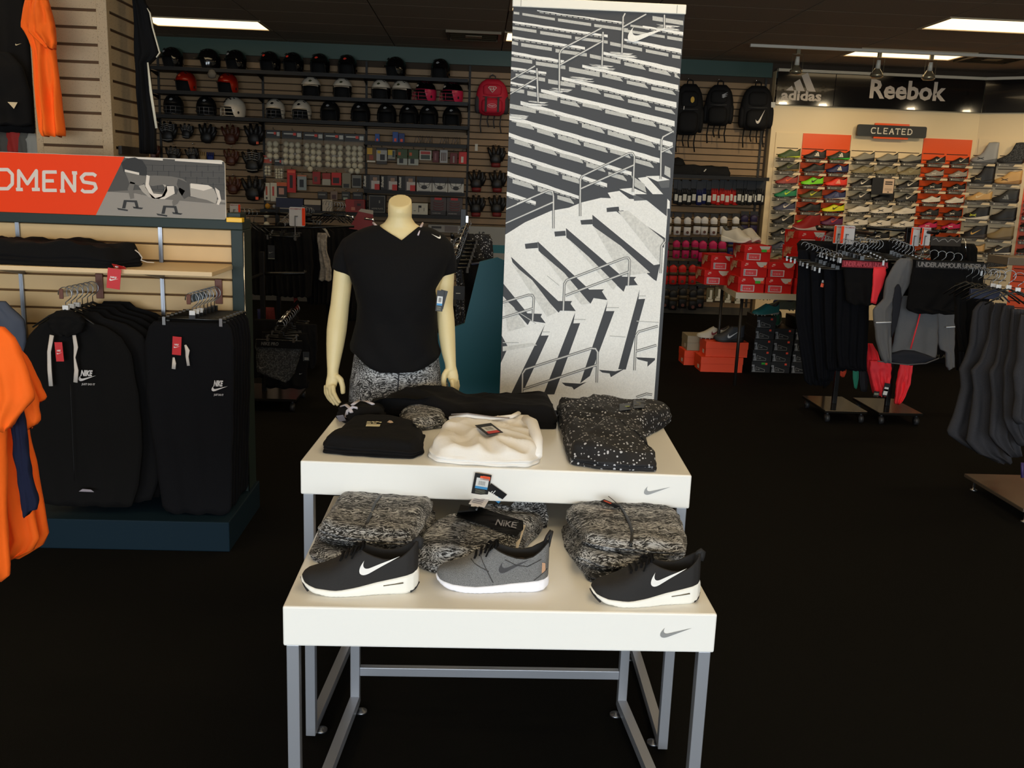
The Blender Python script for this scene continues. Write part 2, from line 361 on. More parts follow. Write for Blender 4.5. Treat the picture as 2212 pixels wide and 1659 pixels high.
# track lights
tz=2.90; ty=9.72
tr=MB(); tr.box(P(1621,94,ty).x,7.6,ty-.017,ty+.017,tz,tz+.028); tag(tr.build('light_track',M('track_white',(205,196,178),.5)),'long white lighting track hung below the ceiling','light track')
glass=M('lamp_glass',(170,165,150),.08,trans=.85); lampsil=M('lamp_silver',(150,140,115),.25,.7)
for px,lb in ((1723,'glass spotlight in front of the three-bar logo sign'),(1899,'glass spotlight left of centre over the lettered sign'),(2012,'glass spotlight at the right end of the lettered sign'),(2262,'track spotlight beyond the right edge'),(2420,'track spotlight farthest right')):
    x=P(px,130,ty).x; t=emp('track_spotlight',lb,'spotlight',(x,ty,tz))
    a=MB(); a.box(-.018,.018,-.012,.012,-.045,0); a.build('mount',lampsil,t)
    a=MB(); a.tube([(0,0,-.07),(.0,.012,-.15)],[.018,.026],10); a.build('socket',M('lamp_socket',(205,200,185),.4),t)
    a=MB(); a.lathe([(.02,-.14),(.035,-.165),(.06,-.20),(.066,-.225),(.05,-.24),(.001,-.246)],(0,.02,0),16); a.build('bulb',lampsil,t)
    a=MB(); a.tube([(-.055,0,-.05),(-.055,0,-.22),(-.03,0,-.24)],.0025,6); a.tube([(.055,0,-.05),(.055,0,-.22),(.03,0,-.24)],.0025,6); a.tube([(-.055,0,-.05),(.055,0,-.05)],.0025,6); a.build('wire_yoke',lampsil,t)
    l=bpy.data.lights.new('spot','SPOT'); l.energy=24; l.color=(1,.80,.50); l.spot_size=R(95); l.spot_blend=.8; l.shadow_soft_size=.05
    o=bpy.data.objects.new('beam',l); COL.objects.link(o); o.parent=t; o.location=(0,.05,-.27)
    dv=Vector((0,1.55,-1.2)); o.rotation_euler=dv.to_track_quat('-Z','Y').to_euler()
# ================================================================ shelves on the back wall
shelfk=M('black_shelf',(13,11,9),.6,spec=.2); 
def wshelf(pxl,pxr,py,depth,label,th=.03,pyr=None):
    y=YB-.014-depth; a=P(pxl,py,y); b=P(pxr,pyr if pyr else py+ (pxr-pxl)*.0385,y); z=(a.z+b.z)/2
    t=emp('wall_shelf',label,'shelf',(0,0,0)); 
    mb=MB(); mb.cbox(a.x,b.x,y,YB-.014,z-th,z,.003); mb.build('board',shelfk,t)
    lp=MB(); lp.box(a.x,b.x,y-.006,y,z-th-.008,z+.002); lp.build('front_edge',M('shelf_lip',(15,13,11),.5,spec=.3),t)
    br=MB(); br.prism([(0,0),(.26,0),(0,-.05)],-.004,.004)
    bm_=br.mesh('bracket',shelfk)
    for px in (347,570,792,1010):
        if pxl-5<=px<=pxr+5:
            o=objof('bracket',bm_,t); o.location=(P(px,250,YB).x,YB-.014,z-th); o.rotation_euler=(0,0,-math.pi/2); o.scale=(depth/.28,1,1)
    return z,y
SZ={}
SZ[1]=wshelf(325,1011,143,.38,'black wall shelf, topmost, under the glossy black helmets')
SZ[2]=wshelf(325,1011,194,.38,'black wall shelf, second from the top, under white and pink helmets')
SZ[3]=wshelf(325,1011,246,.38,'black wall shelf, third from the top, under face-guard helmets')
SZ[4]=wshelf(788,1008,305,.26,'short black wall shelf with blue carded items')
SZ[5]=wshelf(786,1004,409,.24,'black wall shelf under the row of boxed face masks')
SZ[6]=wshelf(562,1004,451,.24,'long black wall shelf beneath the red mask boxes')
SZ[7]=wshelf(1440,1662,378,.34,'black wall shelf under the black duffel bag',pyr=382)
# ================================================================ nesting display tables
ZL=.6217; ZU=.7865; TH=.0885
legm=M('silver_paint',(160,163,170),.38,.55)
swg=M('silver_emblem',(158,158,156),.4,.3)
def disp_table(name,label,loc,rz,w,d,zt,inset_front,inset_back):
    t=emp(name,label,'table',loc,rz)
    a=MB(); a.cbox(0,w,0,d,zt-TH,zt,.004); a.build('table_top',lamin,t)
    s=.026
    for (x,y) in ((.006,.004),(w-.006-s,.004),(inset_back,d-.06),(w-inset_back-s,d-.06)):
        l=MB(); l.cbox(x,x+s,y,y+s,.012,zt-TH,.0015); l.build('leg',legm,t)
        f=MB(); f.lathe([(.001,0),(.017,.001),(.017,.007),(.006,.009),(.006,.013)],(x+s/2+(.02 if x<w/2 else -.02),y+s/2+(.03 if y<.1 else -.03),0),14); f.build('foot',steel,t)
    for x0,x1 in ((.006,inset_back),(w-.006-s,w-inset_back-s)):
        r=MB(); p=Vector((x0+s/2,.03,.026)); q=Vector((x1+s/2,d-.058,.026)); dv=(q-p); L=dv.length; dv.normalize()
        r.obox((p+q)/2,Vector((dv.y,-dv.x,0))*s/2,dv*L/2,Vector((0,0,.013))); r.build('floor_rail',legm,t)
    if inset_back>.03: r=MB(); r.cbox(inset_back+s,w-inset_back-s,d-.057,d-.037,.103,.129,.0015); r.build('stretcher',legm,t)
    a=MB(); swoosh(a,lambda u,v:(w-.118+u,-.0012,zt-TH*.62+v),.066,0); a.build('emblem',swg,t)
    return t
rzU=-.0449
TL=disp_table('display_table','lower white nesting display table with three sneakers on it',(-.376,1.805,0),0,.905,.70,ZL,.0,.055)
TU=disp_table('display_table','taller white nesting display table behind, with folded tees on it',(-.4264,2.288,0),rzU,.9885,.59,ZU,.0,.02)
# ================================================================ stadium banner
YBN=3.5
def BN(x,y): 
    p=P(x,y,YBN); return p.x,p.z
bl=BN(1094,440); br_=BN(1443,440); topz=BN(1290,22)[1]
xL,xR=P(1108,30,YBN).x,P(1477,60,YBN).x
bt=emp('stadium_banner','tall black and white stadium seating photo banner with white top rail','banner',((xL+xR)/2,YBN,0))
a=MB(); a.box(xL,xR,YBN,YBN+.012,.05,topz)
pan=a.build('print_panel',M('print_dark',(50,50,52),.55,noise_amt=.05,nscale=500)); pan.parent=bt; pan.matrix_parent_inverse=Matrix.Translation((-(xL+xR)/2,-YBN,0))
def bchild(mb,name,mats):
    o=mb.build(name,mats,bt); o.matrix_parent_inverse=Matrix.Translation((-(xL+xR)/2,-YBN,0)); return o
for z0,z1 in ((topz-.002,P(1290,2,YBN).z),(.02,.05)):
    a=MB(); a.cbox(xL-.003,xR+.003,YBN-.008,YBN+.02,z0,z1,.003); bchild(a,'rail',M('rail_white',(238,234,222),.45))
for px in (1125,1462):
    a=MB(); x=P(px,15,YBN).x; a.box(x-.0008,x+.0008,YBN-.0085,YBN-.008,topz,P(1290,4,YBN).z)
    bchild(a,'rail_seam',M('seam_grey',(120,115,105),.6))
a=MB(); a.box(xL+.03,xL+.09,YBN-.15,YBN+.2,0,.02); a.box(xR-.09,xR-.03,YBN-.15,YBN+.2,0,.02); a.box((xL+xR)/2-.02,(xL+xR)/2+.02,YBN+.013,YBN+.03,.0,topz); bchild(a,'stand',legm)
# flat print: pale seats, blocks, steps and handrails
S_=3.7714
lay=[0]
def conv(pts,org):
    out=[]
    for x,y in pts:
        X,Z=BN(org[0]+x/S_,org[1]+y/S_); out.append((min(max(X,xL),xR),Z))
    return out
pm=MB()
A0=(1070,0); B0=(1070,430)
def pp(pts,m,layer,org=A0):
    c=conv(pts,org)
    lay[0]+=1
    try: pm.flat(c,lambda u,v:(u,YBN-.0003-.0005*layer-1e-6*lay[0],v),m)
    except Exception: pass
LT,MD,DK,RAIL=0,1,2,3
rnd=random.Random(4)
def seat(x0,y0,x1,y1,t0,t1,m=LT,layer=1,org=A0):
    n=max(1,int((x1-x0)/60)); top=[];bot=[]
    for i in range(n+1):
        k=i/n; x=x0+(x1-x0)*k; y=y0+(y1-y0)*k; t=t0+(t1-t0)*k
        top.append((x,y+rnd.uniform(-2,2))); bot.append((x,y+t+rnd.uniform(-2,2)))
    pp(top+bot[::-1],m,layer,org)
    # small notches below the seat edge
    for i in range(int((x1-x0)/46)):
        x=x0+20+i*46; k=(x-x0)/(x1-x0); y=y0+(y1-y0)*k+t0+(t1-t0)*k
        pp([(x,y+4),(x+34,y+4+34*(y1-y0)/(x1-x0)),(x+34,y+10+34*(y1-y0)/(x1-x0)),(x,y+10)],MD,layer,org)
def block(x0,y0,x1,y1,h,layer=1,org=A0,m=MD):
    pp([(x0,y0),(x1,y1),(x1,y1+h),(x0,y0+h)],m,layer,org)
for s in ((340,84,1050,180,8,12),(140,170,915,285,18,20),(135,293,730,383,20,22),(130,420,560,492,22,24),(125,545,415,588,20,18),(118,665,330,705,18,18)): seat(*s)
for b_ in ((150,95,195,100,20),(220,105,485,148,20),(510,150,780,190,24),(805,195,1080,232,24),(140,215,335,245,24),(365,252,620,290,26),(650,298,915,332,24),
   (135,335,185,345,26),(210,350,460,388,28),(490,398,745,434,28),(770,440,1020,492,30),(130,465,300,490,30),(330,500,570,535,30),(600,545,850,592,36),
   (165,598,405,636,30),(430,645,650,680,34),(120,715,235,732,30),(260,740,505,785,36),(115,845,330,888,36),(1100,200,1255,222,18),(1280,130,1530,170,36),(1030,235,1380,290,22),(1400,292,1522,312,26),(935,340,1195,392,28),(1225,400,1410,436,26),(1440,445,1505,455,26)):
    block(*b_)
for s in ((1200,210,1530,262,14,24),(1050,314,1515,402,18,34),(880,422,1505,560,22,40),(708,526,1490,692,24,42),(540,624,1475,834,26,44),(372,724,1460,985,28,46),(205,822,1445,1160,30,44),(112,940,1340,1290,34,38),(105,1082,1110,1400,30,30),(98,1232,910,1495,34,30),(92,1395,680,1595,34,28),(88,1560,330,1640,34,24)): seat(*s)
for row in ([(1050,505,1225),(1250,553,1430),(1460,600,1503)],[(870,600,1040),(1070,655,1245),(1270,705,1470)],[(700,705,860),(885,758,1050),(1080,808,1270),(1300,868,1465)],[(530,812,690),(710,838,870),(895,895,1085),(1110,958,1310),(1335,1015,1455)],[(355,892,500),(525,945,675),(705,1005,890),(915,1065,1110),(1135,1125,1300),(1330,1190,1440)],[(170,992,315),(340,1045,485),(510,1100,695),(720,1158,915),(935,1210,1100),(1130,1290,1290)],[(155,1135,295),(320,1185,500),(525,1245,715),(740,1325,895),(920,1400,1070)],[(130,1290,305),(335,1345,515),(545,1425,700)],[(140,1460,315),(345,1525,480),(505,1590,640)]):
    for x0,y0,x1 in row:
        sl_=.19+.06*(y0>1000); h=44 if y0<900 else 52
        pp([(x0,y0),(x1-30,y0+(x1-x0-30)*sl_),(x1,y0+(x1-x0)*sl_+30),(x1,y0+(x1-x0)*sl_+h*.75),(x0,y0+h*.62)],MD,1)
# step landings with frayed shadow edges
for (x,y,w) in ((330,828,130),(510,722,130),(690,630,120),(860,530,130),(1030,428,130),(1400,205,110),(170,935,110)):
    for k in range(7):
        x0=x-w+rnd.uniform(0,w*.8); x1=x+rnd.uniform(w*.3,w); y_=y-8+k*5
        pp([(x0,y_),(x1,y_+(x1-x0)*.09),(x1-20,y_+5+(x1-x0)*.09),(x0+15,y_+5)],LT if k%3 else MD,2)
for pl,mm in (([(1160,1450),(1235,1440),(1420,1640),(1420,1700),(1390,1700)],LT),([(915,1570),(1010,1555),(1190,1700),(990,1700)],LT),([(1225,1435),(1340,1432),(1420,1465),(1320,1478)],LT),([(1320,1478),(1420,1465),(1415,1528),(1350,1532)],5),([(1010,1540),(1120,1530),(1235,1580),(1120,1592)],LT),([(1120,1592),(1235,1580),(1240,1630),(1130,1636)],5),([(1105,1428),(1215,1500),(1230,1570),(1135,1520)],MD),([(800,1640),(900,1630),(1000,1672),(905,1690)],LT),([(1380,1350),(1425,1370),(1425,1450),(1375,1420)],MD)):
    pp(pl,mm,3)
# lower half: pale concrete with long shadows
pp([(1130,0),(1400,0),(1400,140),(1285,1720),(30,1720),(40,1330),(75,290),(240,190),(455,95),(600,70),(700,28),(860,-10)],LT,2,B0)
for pl in ([(1130,-40),(1240,15),(1395,140),(1402,-40)],[(985,100),(1040,92),(1383,318),(1372,398)],[(790,128),(1290,538),(1340,530),(1312,668),(1290,655),(792,215)],[(575,236),(1035,632),(1146,634),(1128,655),(1160,700),(1062,705),(1045,755),(578,312)],
   [(345,345),(765,737),(885,735),(868,752),(912,822),(800,806),(775,852),(352,420)],[(128,470),(512,830),(625,830),(612,852),(655,912),(528,908),(515,925),(140,515)],[(60,690),(262,930),(380,935),(370,958),(410,1010),(282,992),(264,1026),(58,790)],
   [(240,365),(345,352),(348,398),(246,405)],[(480,265),(570,258),(574,298),(486,305)],[(692,172),(790,165),(792,205),(700,208)],[(905,70),(1005,62),(1010,98),(908,106)],
   [(1175,735),(1165,815),(1220,812),(1062,1388),(1000,1385)],[(915,828),(900,912),(970,912),(770,1440),(690,1500)],[(650,922),(635,1012),(690,1010),(480,1590),(392,1590)],[(405,1018),(372,1112),(435,1110),(215,1592),(125,1592)],[(48,1112),(104,1205),(38,1335)],
   [(842,1390),(978,1402),(1052,1383),(940,1450),(930,1420),(870,1412)],[(540,1494),(690,1503),(745,1488),(640,1552),(625,1530),(570,1520)],[(1145,1288),(1300,1295),(1300,1310),(1238,1365),(1240,1325),(1160,1305)]):
    pp(pl,DK,3,B0)
for pl in ([(150,300),(240,310),(340,345),(240,362)],[(365,205),(470,205),(572,250),(480,265)],[(580,108),(690,110),(788,160),(695,172)],[(800,10),(900,20),(1005,60),(905,72)],[(455,95),(600,75),(640,110),(560,120)],[(240,190),(330,200),(360,215),(270,240)]):
    pp(pl,LT,4,B0)
# plank seams and worn concrete tone
for pl in ([(1000,100),(1080,95),(1370,330),(1340,530)],[(800,225),(1020,380),(1260,600),(1030,628)],[(590,320),(760,470),(990,700),(960,740)],[(360,430),(560,600),(770,850),(700,860)],[(130,520),(300,660),(500,920),(420,960)],[(60,800),(150,880),(250,1040),(100,1080)],[(300,1170),(340,1190),(60,1240),(60,1200)]):
    pp(pl,4,3,B0)
for (x0,y0,x1,y1) in ((60,1165,190,1165),(380,1078,445,1078),(640,975,735,978),(905,880,1005,880),(1165,785,1225,785),(930,1110,1060,1120),(1150,990,1330,1000),(160,900,330,1010),(420,620,520,700)):
    pp([(x0,y0),(x1,y1),(x1,y1+7),(x0,y0+7)],MD,4,B0)
# handrails
def rail(pts,w,org):
    for a_,b_ in zip(pts,pts[1:]):
        dx,dy=b_[0]-a_[0],b_[1]-a_[1]; L=math.hypot(dx,dy); nx,ny=-dy/L*w/2,dx/L*w/2; ex,ey=dx/L*w*.3,dy/L*w*.3
        for k,mm,ly in ((1.5,5,5),(1.0,RAIL,6),(.4,LT,7)):
            pp([(a_[0]-ex+nx*k,a_[1]-ey+ny*k),(b_[0]+ex+nx*k,b_[1]+ey+ny*k),(b_[0]+ex-nx*k,b_[1]+ey-ny*k),(a_[0]-ex-nx*k,a_[1]-ey-ny*k)],mm,ly,org)
for pts in ([(520,740),(522,440),(535,410),(560,390),(860,232)],[(868,540),(876,265)],[(530,528),(875,335)],[(1030,435),(1040,140),(1055,112)],[(1045,218),(1225,118)],[(1376,225),(1376,125)],[(348,838),(338,560)],[(125,650),(320,540)],[(120,765),(340,635)],
   [(1345,1455),(1350,1150),(1365,1115),(1448,1070)],[(1355,1238),(1442,1195)],[(690,1659),(692,1465),(705,1435),(1085,1250),(1115,1248),(1132,1275),(1120,1560)],[(700,1535),(1125,1345)],[(180,1659),(430,1552),(465,1560),(473,1600),(473,1659)]):
    rail(pts,12,A0)
for pts in ([(473,235),(473,0)],[(80,80),(285,-5)],[(80,195),(470,25)],[(690,135),(690,0)],[(553,905),(562,690),(580,660),(1050,480),(1080,478),(1094,500),(1082,700)],[(575,783),(1085,592)],[(55,840),(270,780),(300,782),(313,805),(303,990)],[(50,965),(305,890)],
   [(218,1595),(222,1420),(245,1385),(780,1215),(815,1218),(832,1245),(825,1490)],[(230,1545),(825,1350)],[(1132,1390),(1145,1110),(1165,1080),(1320,1035)],[(1145,1238),(1308,1190)],[(1345,600),(1352,385),(1375,352)],[(1150,1612),(1230,1585),(1272,1592)]):
    rail(pts,13,B0)
swA=[]; 
p0=BN(1356,60); L_=BN(1446,60)[0]-p0[0]
zb=BN(1358,91)[1]
swoosh(pm,lambda u,v:(BN(1356,80)[0]+u,YBN-.0055,zb+v),L_,0,tilt=R(2))
bchild(pm,'stadium_print',[M('print_pale',(240,237,230),.55,noise_amt=.10,nscale=220),M('print_mid',(192,190,183),.55,noise_amt=.15,nscale=260),M('print_dark'
 ,(50,50,52),.55),M('print_rail',(150,148,142),.55),M('print_worn',(220,217,209),.55,noise_amt=.16,nscale=120),M('print_line',(84,84,84),.55)])
# teal board behind the mannequin
tb=emp('teal_board','dark teal panel standing between mannequin and stadium banner','panel',(P(1030,700,4.2).x,4.2,0))
xa,xb=P(945,760,4.2).x,P(1082,640,4.2).x; xm=(xa+xb)/2; tb.location.x=xm
a=MB(); a.prism([(xa-xm,0),(xb-xm+.03,0),(xb-xm+.03,P(1072,556,4.2).z-.02),(xb-xm-.02,P(1072,556,4.2).z),(xb-xm-.1,P(1040,556,4.2).z-.02),(xb-xm-.16,P(1040,700,4.2).z),(xa-xm,P(960,720,4.2).z)],0,.025); a.build('board',M('teal_print',(10,92,108),.5),tb)
# ================================================================ mannequin
YM=3.06
mx,mz=lambda px:P(px,650,YM).x, None
def Q(px,py,dy=0,Y=None):
    Y=YM+dy if Y is None else Y
    return P(px,py,Y)
xc=P(863,700,YM).x
man=emp('mannequin','headless cream mannequin in a black v-neck tee and grey space-dye leggings','mannequin',(xc,YM,0))
INV=Matrix.Translation((-xc,-YM,0))
def mchild(o): o.parent=man; o.matrix_parent_inverse=INV; return o
def zof(py,x=863): return P(x,py,YM).z
def xw(px,py): return P(px,py,YM).x
body=MB()
# neck and torso (px left, px right, py, depth)
tors=[]
def trow(xl,xr,py,b,dy=0,tilt=0):
    a_=P(xl,py,YM); c_=P(xr,py,YM); tors.append(ell_ring((a_.x+c_.x)/2,YM+dy,(a_.z+c_.z)/2,(c_.x-a_.x)/2,b,28,2.0,0,tilt))
trow(840,889,433,.043,.0,.45)
trow(838,890,443,.046,0,.25)
trow(838,890,455,.047,.0,.1)
trow(838,889,470,.046,.005)
trow(830,897,482,.05,.01)
trow(815,912,491,.056,.015)
trow(785,942,500,.066,.02)
trow(757,962,512,.072,.02)
trow(748,970,530,.08,.02)
trow(750,968,560,.095,.0)
trow(762,952,610,.105,-.01)
trow(770,942,640,.105,-.015)
trow(784,930,680,.09,0)
trow(785,928,715,.085,0)
trow(776,938,750,.09,.005)
trow(766,946,790,.10,.01)
trow(758,952,830,.105,.01)
trow(756,956,862,.105,.01)
body.loft(tors[::-1])
# legs down to the base, covered by leggings
def zz(x,y,z): return Vector((x,y,z))
zb_=tors[-1][0][2]
for s in (-1,1):
    body.tube([zz(xc+s*.075,YM+.01,zb_+.03),zz(xc+s*.08,YM+.01,zb_-.1),zz(xc+s*.085,YM+.02,.5),zz(xc+s*.085,YM+.03,.44),zz(xc+s*.09,YM+.035,.3),zz(xc+s*.09,YM+.04,.12),zz(xc+s*.09,YM+.03,.06)],[.085,.083,.058,.052,.052,.034,.034],16)
    body.tube([zz(xc+s*.09,YM+.06,.05),zz(xc+s*.095,YM-.03,.04),zz(xc+s*.10,YM-.13,.03)],[.034,.034,.022],12)
def arm(pts,flatn=1.0):
    body.tube([Q(px,py,dy) for px,py,r,dy in pts],[r for px,py,r,dy in pts],20)
arm([(772,525,.036,.02),(753,548,.036,.02),(742,585,.032,.02),(738,625,.031,.02),(734,660,.0305,.018),(730,690,.0325,.01),(727,715,.0325,0),(724,745,.029,-.01),(721,775,.0235,-.02),(719,800,.0185,-.03),(719,815,.019,-.035)])
arm([(945,525,.036,.02),(956,550,.035,.02),(962,590,.030,.02),(961,625,.0285,.02),(960,660,.0285,.015),(963,695,.0295,.005),(966,730,.027,-.01),(969,760,.0235,-.02),(973,785,.0185,-.03),(974,800,.018,-.035)])
def hand(wrist,palm,fingers,thumb):
    # palm as a flattened tube, fingers as chains rooted inside it
    body.tube([Q(*p[:2],p[3]) for p in palm],[p[2] for p in palm],16,flat=.62)
    for ch in fingers+[thumb]:
        body.tube([Q(px,py,dy) for px,py,dy,r in ch],[r for *_,r in ch],10)
# viewer-left hand: hangs down, fingers towards lower right, thumb to the right
hand(None,[(719,808,.0185,-.036),(719,817,.0205,-.04),(716,828,.0195,-.044),(713,840,.0165,-.047)],
 [[(704,832,-.03,.0078),(704,848,-.028,.0076),(710,860,-.03,.007),(718,870,-.034,.0056)],
  [(708,834,-.042,.0082),(709,851,-.044,.008),(716,864,-.048,.0074),(724,875,-.054,.006)],
  [(713,834,-.054,.0082),(715,852,-.060,.008),(722,864,-.066,.0074),(731,876,-.072,.006)],
  [(719,832,-.058,.0082),(721,848,-.072,.008),(727,860,-.082,.0072),(735,871,-.088,.0058)]],
 [(727,812,-.045,.010),(736,820,-.052,.0102),(740,834,-.056,.0092),(741,851,-.058,.0078)])
hand(None,[(974,795,.0185,-.036),(976,806,.020,-.04),(979,816,.0185,-.043),(981,826,.0155,-.045)],
 [[(987,820,-.028,.0076),(989,834,-.026,.0074),(987,845,-.028,.0068),(983,855,-.03,.0056)],
  [(984,822,-.040,.008),(986,837,-.042,.0078),(984,849,-.045,.0072),(980,860,-.048,.006)],
  [(980,822,-.052,.008),(982,837,-.056,.0078),(980,850,-.060,.0072),(976,861,-.065,.006)],
  [(976,820,-.058,.008),(978,835,-.068,.0078),(976,847,-.076,.007),(973,857,-.082,.0058)]],
 [(966,800,-.045,.010),(960,810,-.052,.010),(958,824,-.056,.009),(960,841,-.058,.0078)])
bme=modeval('body',body,skin,[('REMESH',dict(mode='VOXEL',voxel_size=.003,use_smooth_shade=True)),('SMOOTH',dict(factor=.5,iterations=5))])
mchild(objof('body',bme))
a=MB(); a.lathe([(.17,0),(.17,.006),(.16,.01),(.001,.01)],(0,0.02,0),40); o=a.build('base_plate',steel,man)
# leggings: over hips and legs
lg=MB(); r_=[]
for xl,xr,py,b_ in ((768,944,740,.098),(763,949,775,.106),(757,953,815,.111),(753,957,850,.113),(752,958,875,.112)):
    a_=P(xl,py,YM); c_=P(xr,py,YM); r_.append(ell_ring((a_.x+c_.x)/2,YM+.01,(a_.z+c_.z)/2,(c_.x-a_.x)/2,b_,32))
lg.loft(r_[::-1])
for s in (-1,1):
    lg.tube([zz(xc+s*.072,YM+.01,zb_+.06),zz(xc+s*.08,YM+.01,zb_-.1),zz(xc+s*.085,YM+.02,.5),zz(xc+s*.085,YM+.03,.44),zz(xc+s*.09,YM+.035,.3),zz(xc+s*.09,YM+.04,.13)],[.093,.089,.063,.057,.057,.04],18)
lme=modeval('leggings',lg,space,[('REMESH',dict(mode='VOXEL',voxel_size=.007,use_smooth_shade=True)),('SMOOTH',dict(factor=.5,iterations=6))])
mchild(objof('leggings',lme))
a=MB(); n=12
a.tube([P(862.5-k*.3,792+k*4.5,YM-.1-.006*min(k,4)) for k in range(16)],.0022,6); mchild(a.build('centre_seam',M('seam_navy',(20,22,30),.7)))
# tee: torso and short sleeves fused, v-neck cut out
te=MB(); r_=[]
for xl,xr,py,b_,dy in ((808,920,488,.066,.02),(786,941,495,.078,.02),(760,962,506,.086,.02),(743,974,522,.094,.015),(741,975,548,.108,.0),(752,962,585,.118,-.012),(765,945,620,.122,-.02),(773,944,655,.118,-.02),(772,944,690,.112,-.015),(765,944,720,.115,-.01),(758,947,750,.12,-.005),(757,952,772,.123,0),(766,950,784,.122,0),(783,945,791,.119,0)):
    a_=P(xl,py,YM); c_=P(xr,py,YM); r_.append(ell_ring((a_.x+c_.x)/2,YM+dy,(a_.z+c_.z)/2,(c_.x-a_.x)/2,b_,36,2.15))
te.loft(r_[::-1])
te.tube([Q(782,528,.02),Q(764,540,.02),Q(750,562,.02),Q(741,588,.02)],[.048,.050,.0455,.0375],22)
te.tube([Q(936,530,.02),Q(950,543,.02),Q(957,566,.02),Q(963,594,.02)],[.048,.049,.0445,.0365],22)
tme=modeval('tee',te,black,[('REMESH',dict(mode='VOXEL',voxel_size=.0055,use_smooth_shade=True)),('SMOOTH',dict(factor=.5,iterations=6))])
bm=bmesh.new(); bm.from_mesh(tme)
pv=P(866,520,YM-.1); pl_=P(800,478,YM-.05); pr=P(919,478,YM-.05)
def cutplane(p,q):
    d=(Vector((q.x-p.x,0,q.z-p.z))); nrm=Vector((-d.z,0,d.x)).normalized(); 
    bmesh.ops.bisect_plane(bm,geom=bm.verts[:]+bm.edges[:]+bm.faces[:],dist=1e-5,plane_co=p,plane_no=nrm); return nrm
n1=cutplane(pv,pl_); n2=cutplane(pv,pr)
if n1.z<0: n1=-n1
if n2.z<0: n2=-n2
bmesh.ops.bisect_plane(bm,geom=bm.verts[:]+bm.edges[:]+bm.faces[:],dist=1e-5,plane_co=(0,YM+.03,0),plane_no=(0,1,0))
kill=[f for f in bm.faces if (lambda c:(c-pv).dot(n1)>0 and (c-pv).dot(n2)>0 and (c.y<YM+.03 or c.z>P(866,491,YM).z))(f.calc_center_median())]
bmesh.ops.delete(bm,geom=kill,context='FACES')
rr=random.Random(3)
for v in bm.verts:   # drape wrinkles: diagonal pulls and a loose hem
    x,y,z=v.co; k=max(0,min(1,(P(866,600,YM).z-z)/.2)) 
    w=noise.noise(Vector((x*9+z*7,y*6,z*3)))*.007*k+noise.noise(Vector((x*26-z*20,y*12,z*9)))*.0022
    v.co+=v.normal*w
    hk=max(0,min(1,(P(866,735,YM).z-z)/.09)); xe=min(1,abs(x-xc)/.135); v.co.z+=hk*max(0,xe-.35)**1.5*.075
    if y<YM-.04: v.co.y+=-.0045*k*math.sin((x*1.1+z*.75)*48)
bm.to_mesh(tme); bm.free()
tee=mchild(objof('tee',tme))
md=tee.modifiers.new('thick','SOLIDIFY'); md.thickness=.002; md.offset=-1
def on_surface(me,fn,off=.002):
    from mathutils.bvhtree import BVHTree
    t=BVHTree.FromPolygons([v.co for v in me.vertices],[p.vertices for p in me.polygons])
    def g(u,v):
        p=Vector(fn(u,v)); h=t.ray_cast(Vector((p.x,p.y-1,p.z)),Vector((0,1,0)))
        return h[0]+Vector((0,-off,0)) if h[0] else p
    return g
p0=P(930,513,YM-.05)
a=MB(); swoosh(a,on_surface(tme,lambda u,v:(p0.x+u,0,p0.z+v)),.031,0,sub=2,flip=True,tilt=R(-8)); o=a.build('chest_emblem',white,tee); 
# bra straps seen in the neckline
for pts in ([(806,481,.01),(815,490,-.012),(826,501,-.04),(836,512,-.058)],[(913,482,.01),(909,490,-.012),(906,500,-.045),(903,508,-.06)]):
    a=MB(); a.tube([P(x,y,YM+dy) for x,y,dy in pts],[.0035,.0040,.003,.0026],8); mchild(a.build('strap',M('strap_lilac',(205,190,196),.8)))
# hang tags at the side of the tee
tagk=M('tag_black',(26,26,28),.5)
def hangtag(parent,name,c,w,h,mats,rot=0,stripes=(),inv=None,thick=.0008,lean=0,label=None):
    # stripes: (v0,v1,u0,u1,matindex) in unit coordinates
    c=Vector(c); ux=Vector((math.cos(rot),0,math.sin(rot))); uz=Vector((-math.sin(rot)*math.cos(lean),-math.sin(lean),math.cos(rot)*math.cos(lean))); n=ux.cross(uz)*1
    mb=MB(); mb.obox(c,ux*w/2,uz*h/2,n*thick)
    for v0,v1,u0,u1,mi in stripes:
        q=[c+ux*(u-.5)*w+uz*(v-.5)*h+n*(thick+.0003)*s_ for s_ in (1,-1) for u,v in ((u0,v0),(u1,v0),(u1,v1),(u0,v1))]
        mb.add(q,[(0,1,2,3),(4,7,6,5)],mi)
    o=mb.build(name,mats,parent)
    if inv: o.matrix_parent_inverse=inv
    if label: o['label']=label
    return o
tagmats=[tagk,M('tag_white',(225,225,222),.5),M('tag_blue',(70,150,205),.5),M('tag_red',(205,60,50),.5),M('tag_orange',(255,100,60),.5),M('tag_textgrey',(140,140,120),.6)]
def tagface(col):
    return [(.38,.72,.12,.88,1),(.28,.38,.12,.88,col)]+[(.44,.66,.3+i*.035,.315+i*.035+.006*(i%3),0) for i in range(12)]+[(.05+i*.05,.07+i*.05,.18,.8-.07*(i%2),5) for i in range(4)]
c=P(950,650,YM-.10)
hangtag(man,'hang_tag',c,.022,.066,tagmats,R(-4),tagface(2),INV); hangtag(man,'hang_tag',c+Vector((.007,.006,.004)),.022,.06,tagmats,R(-14),(),INV)
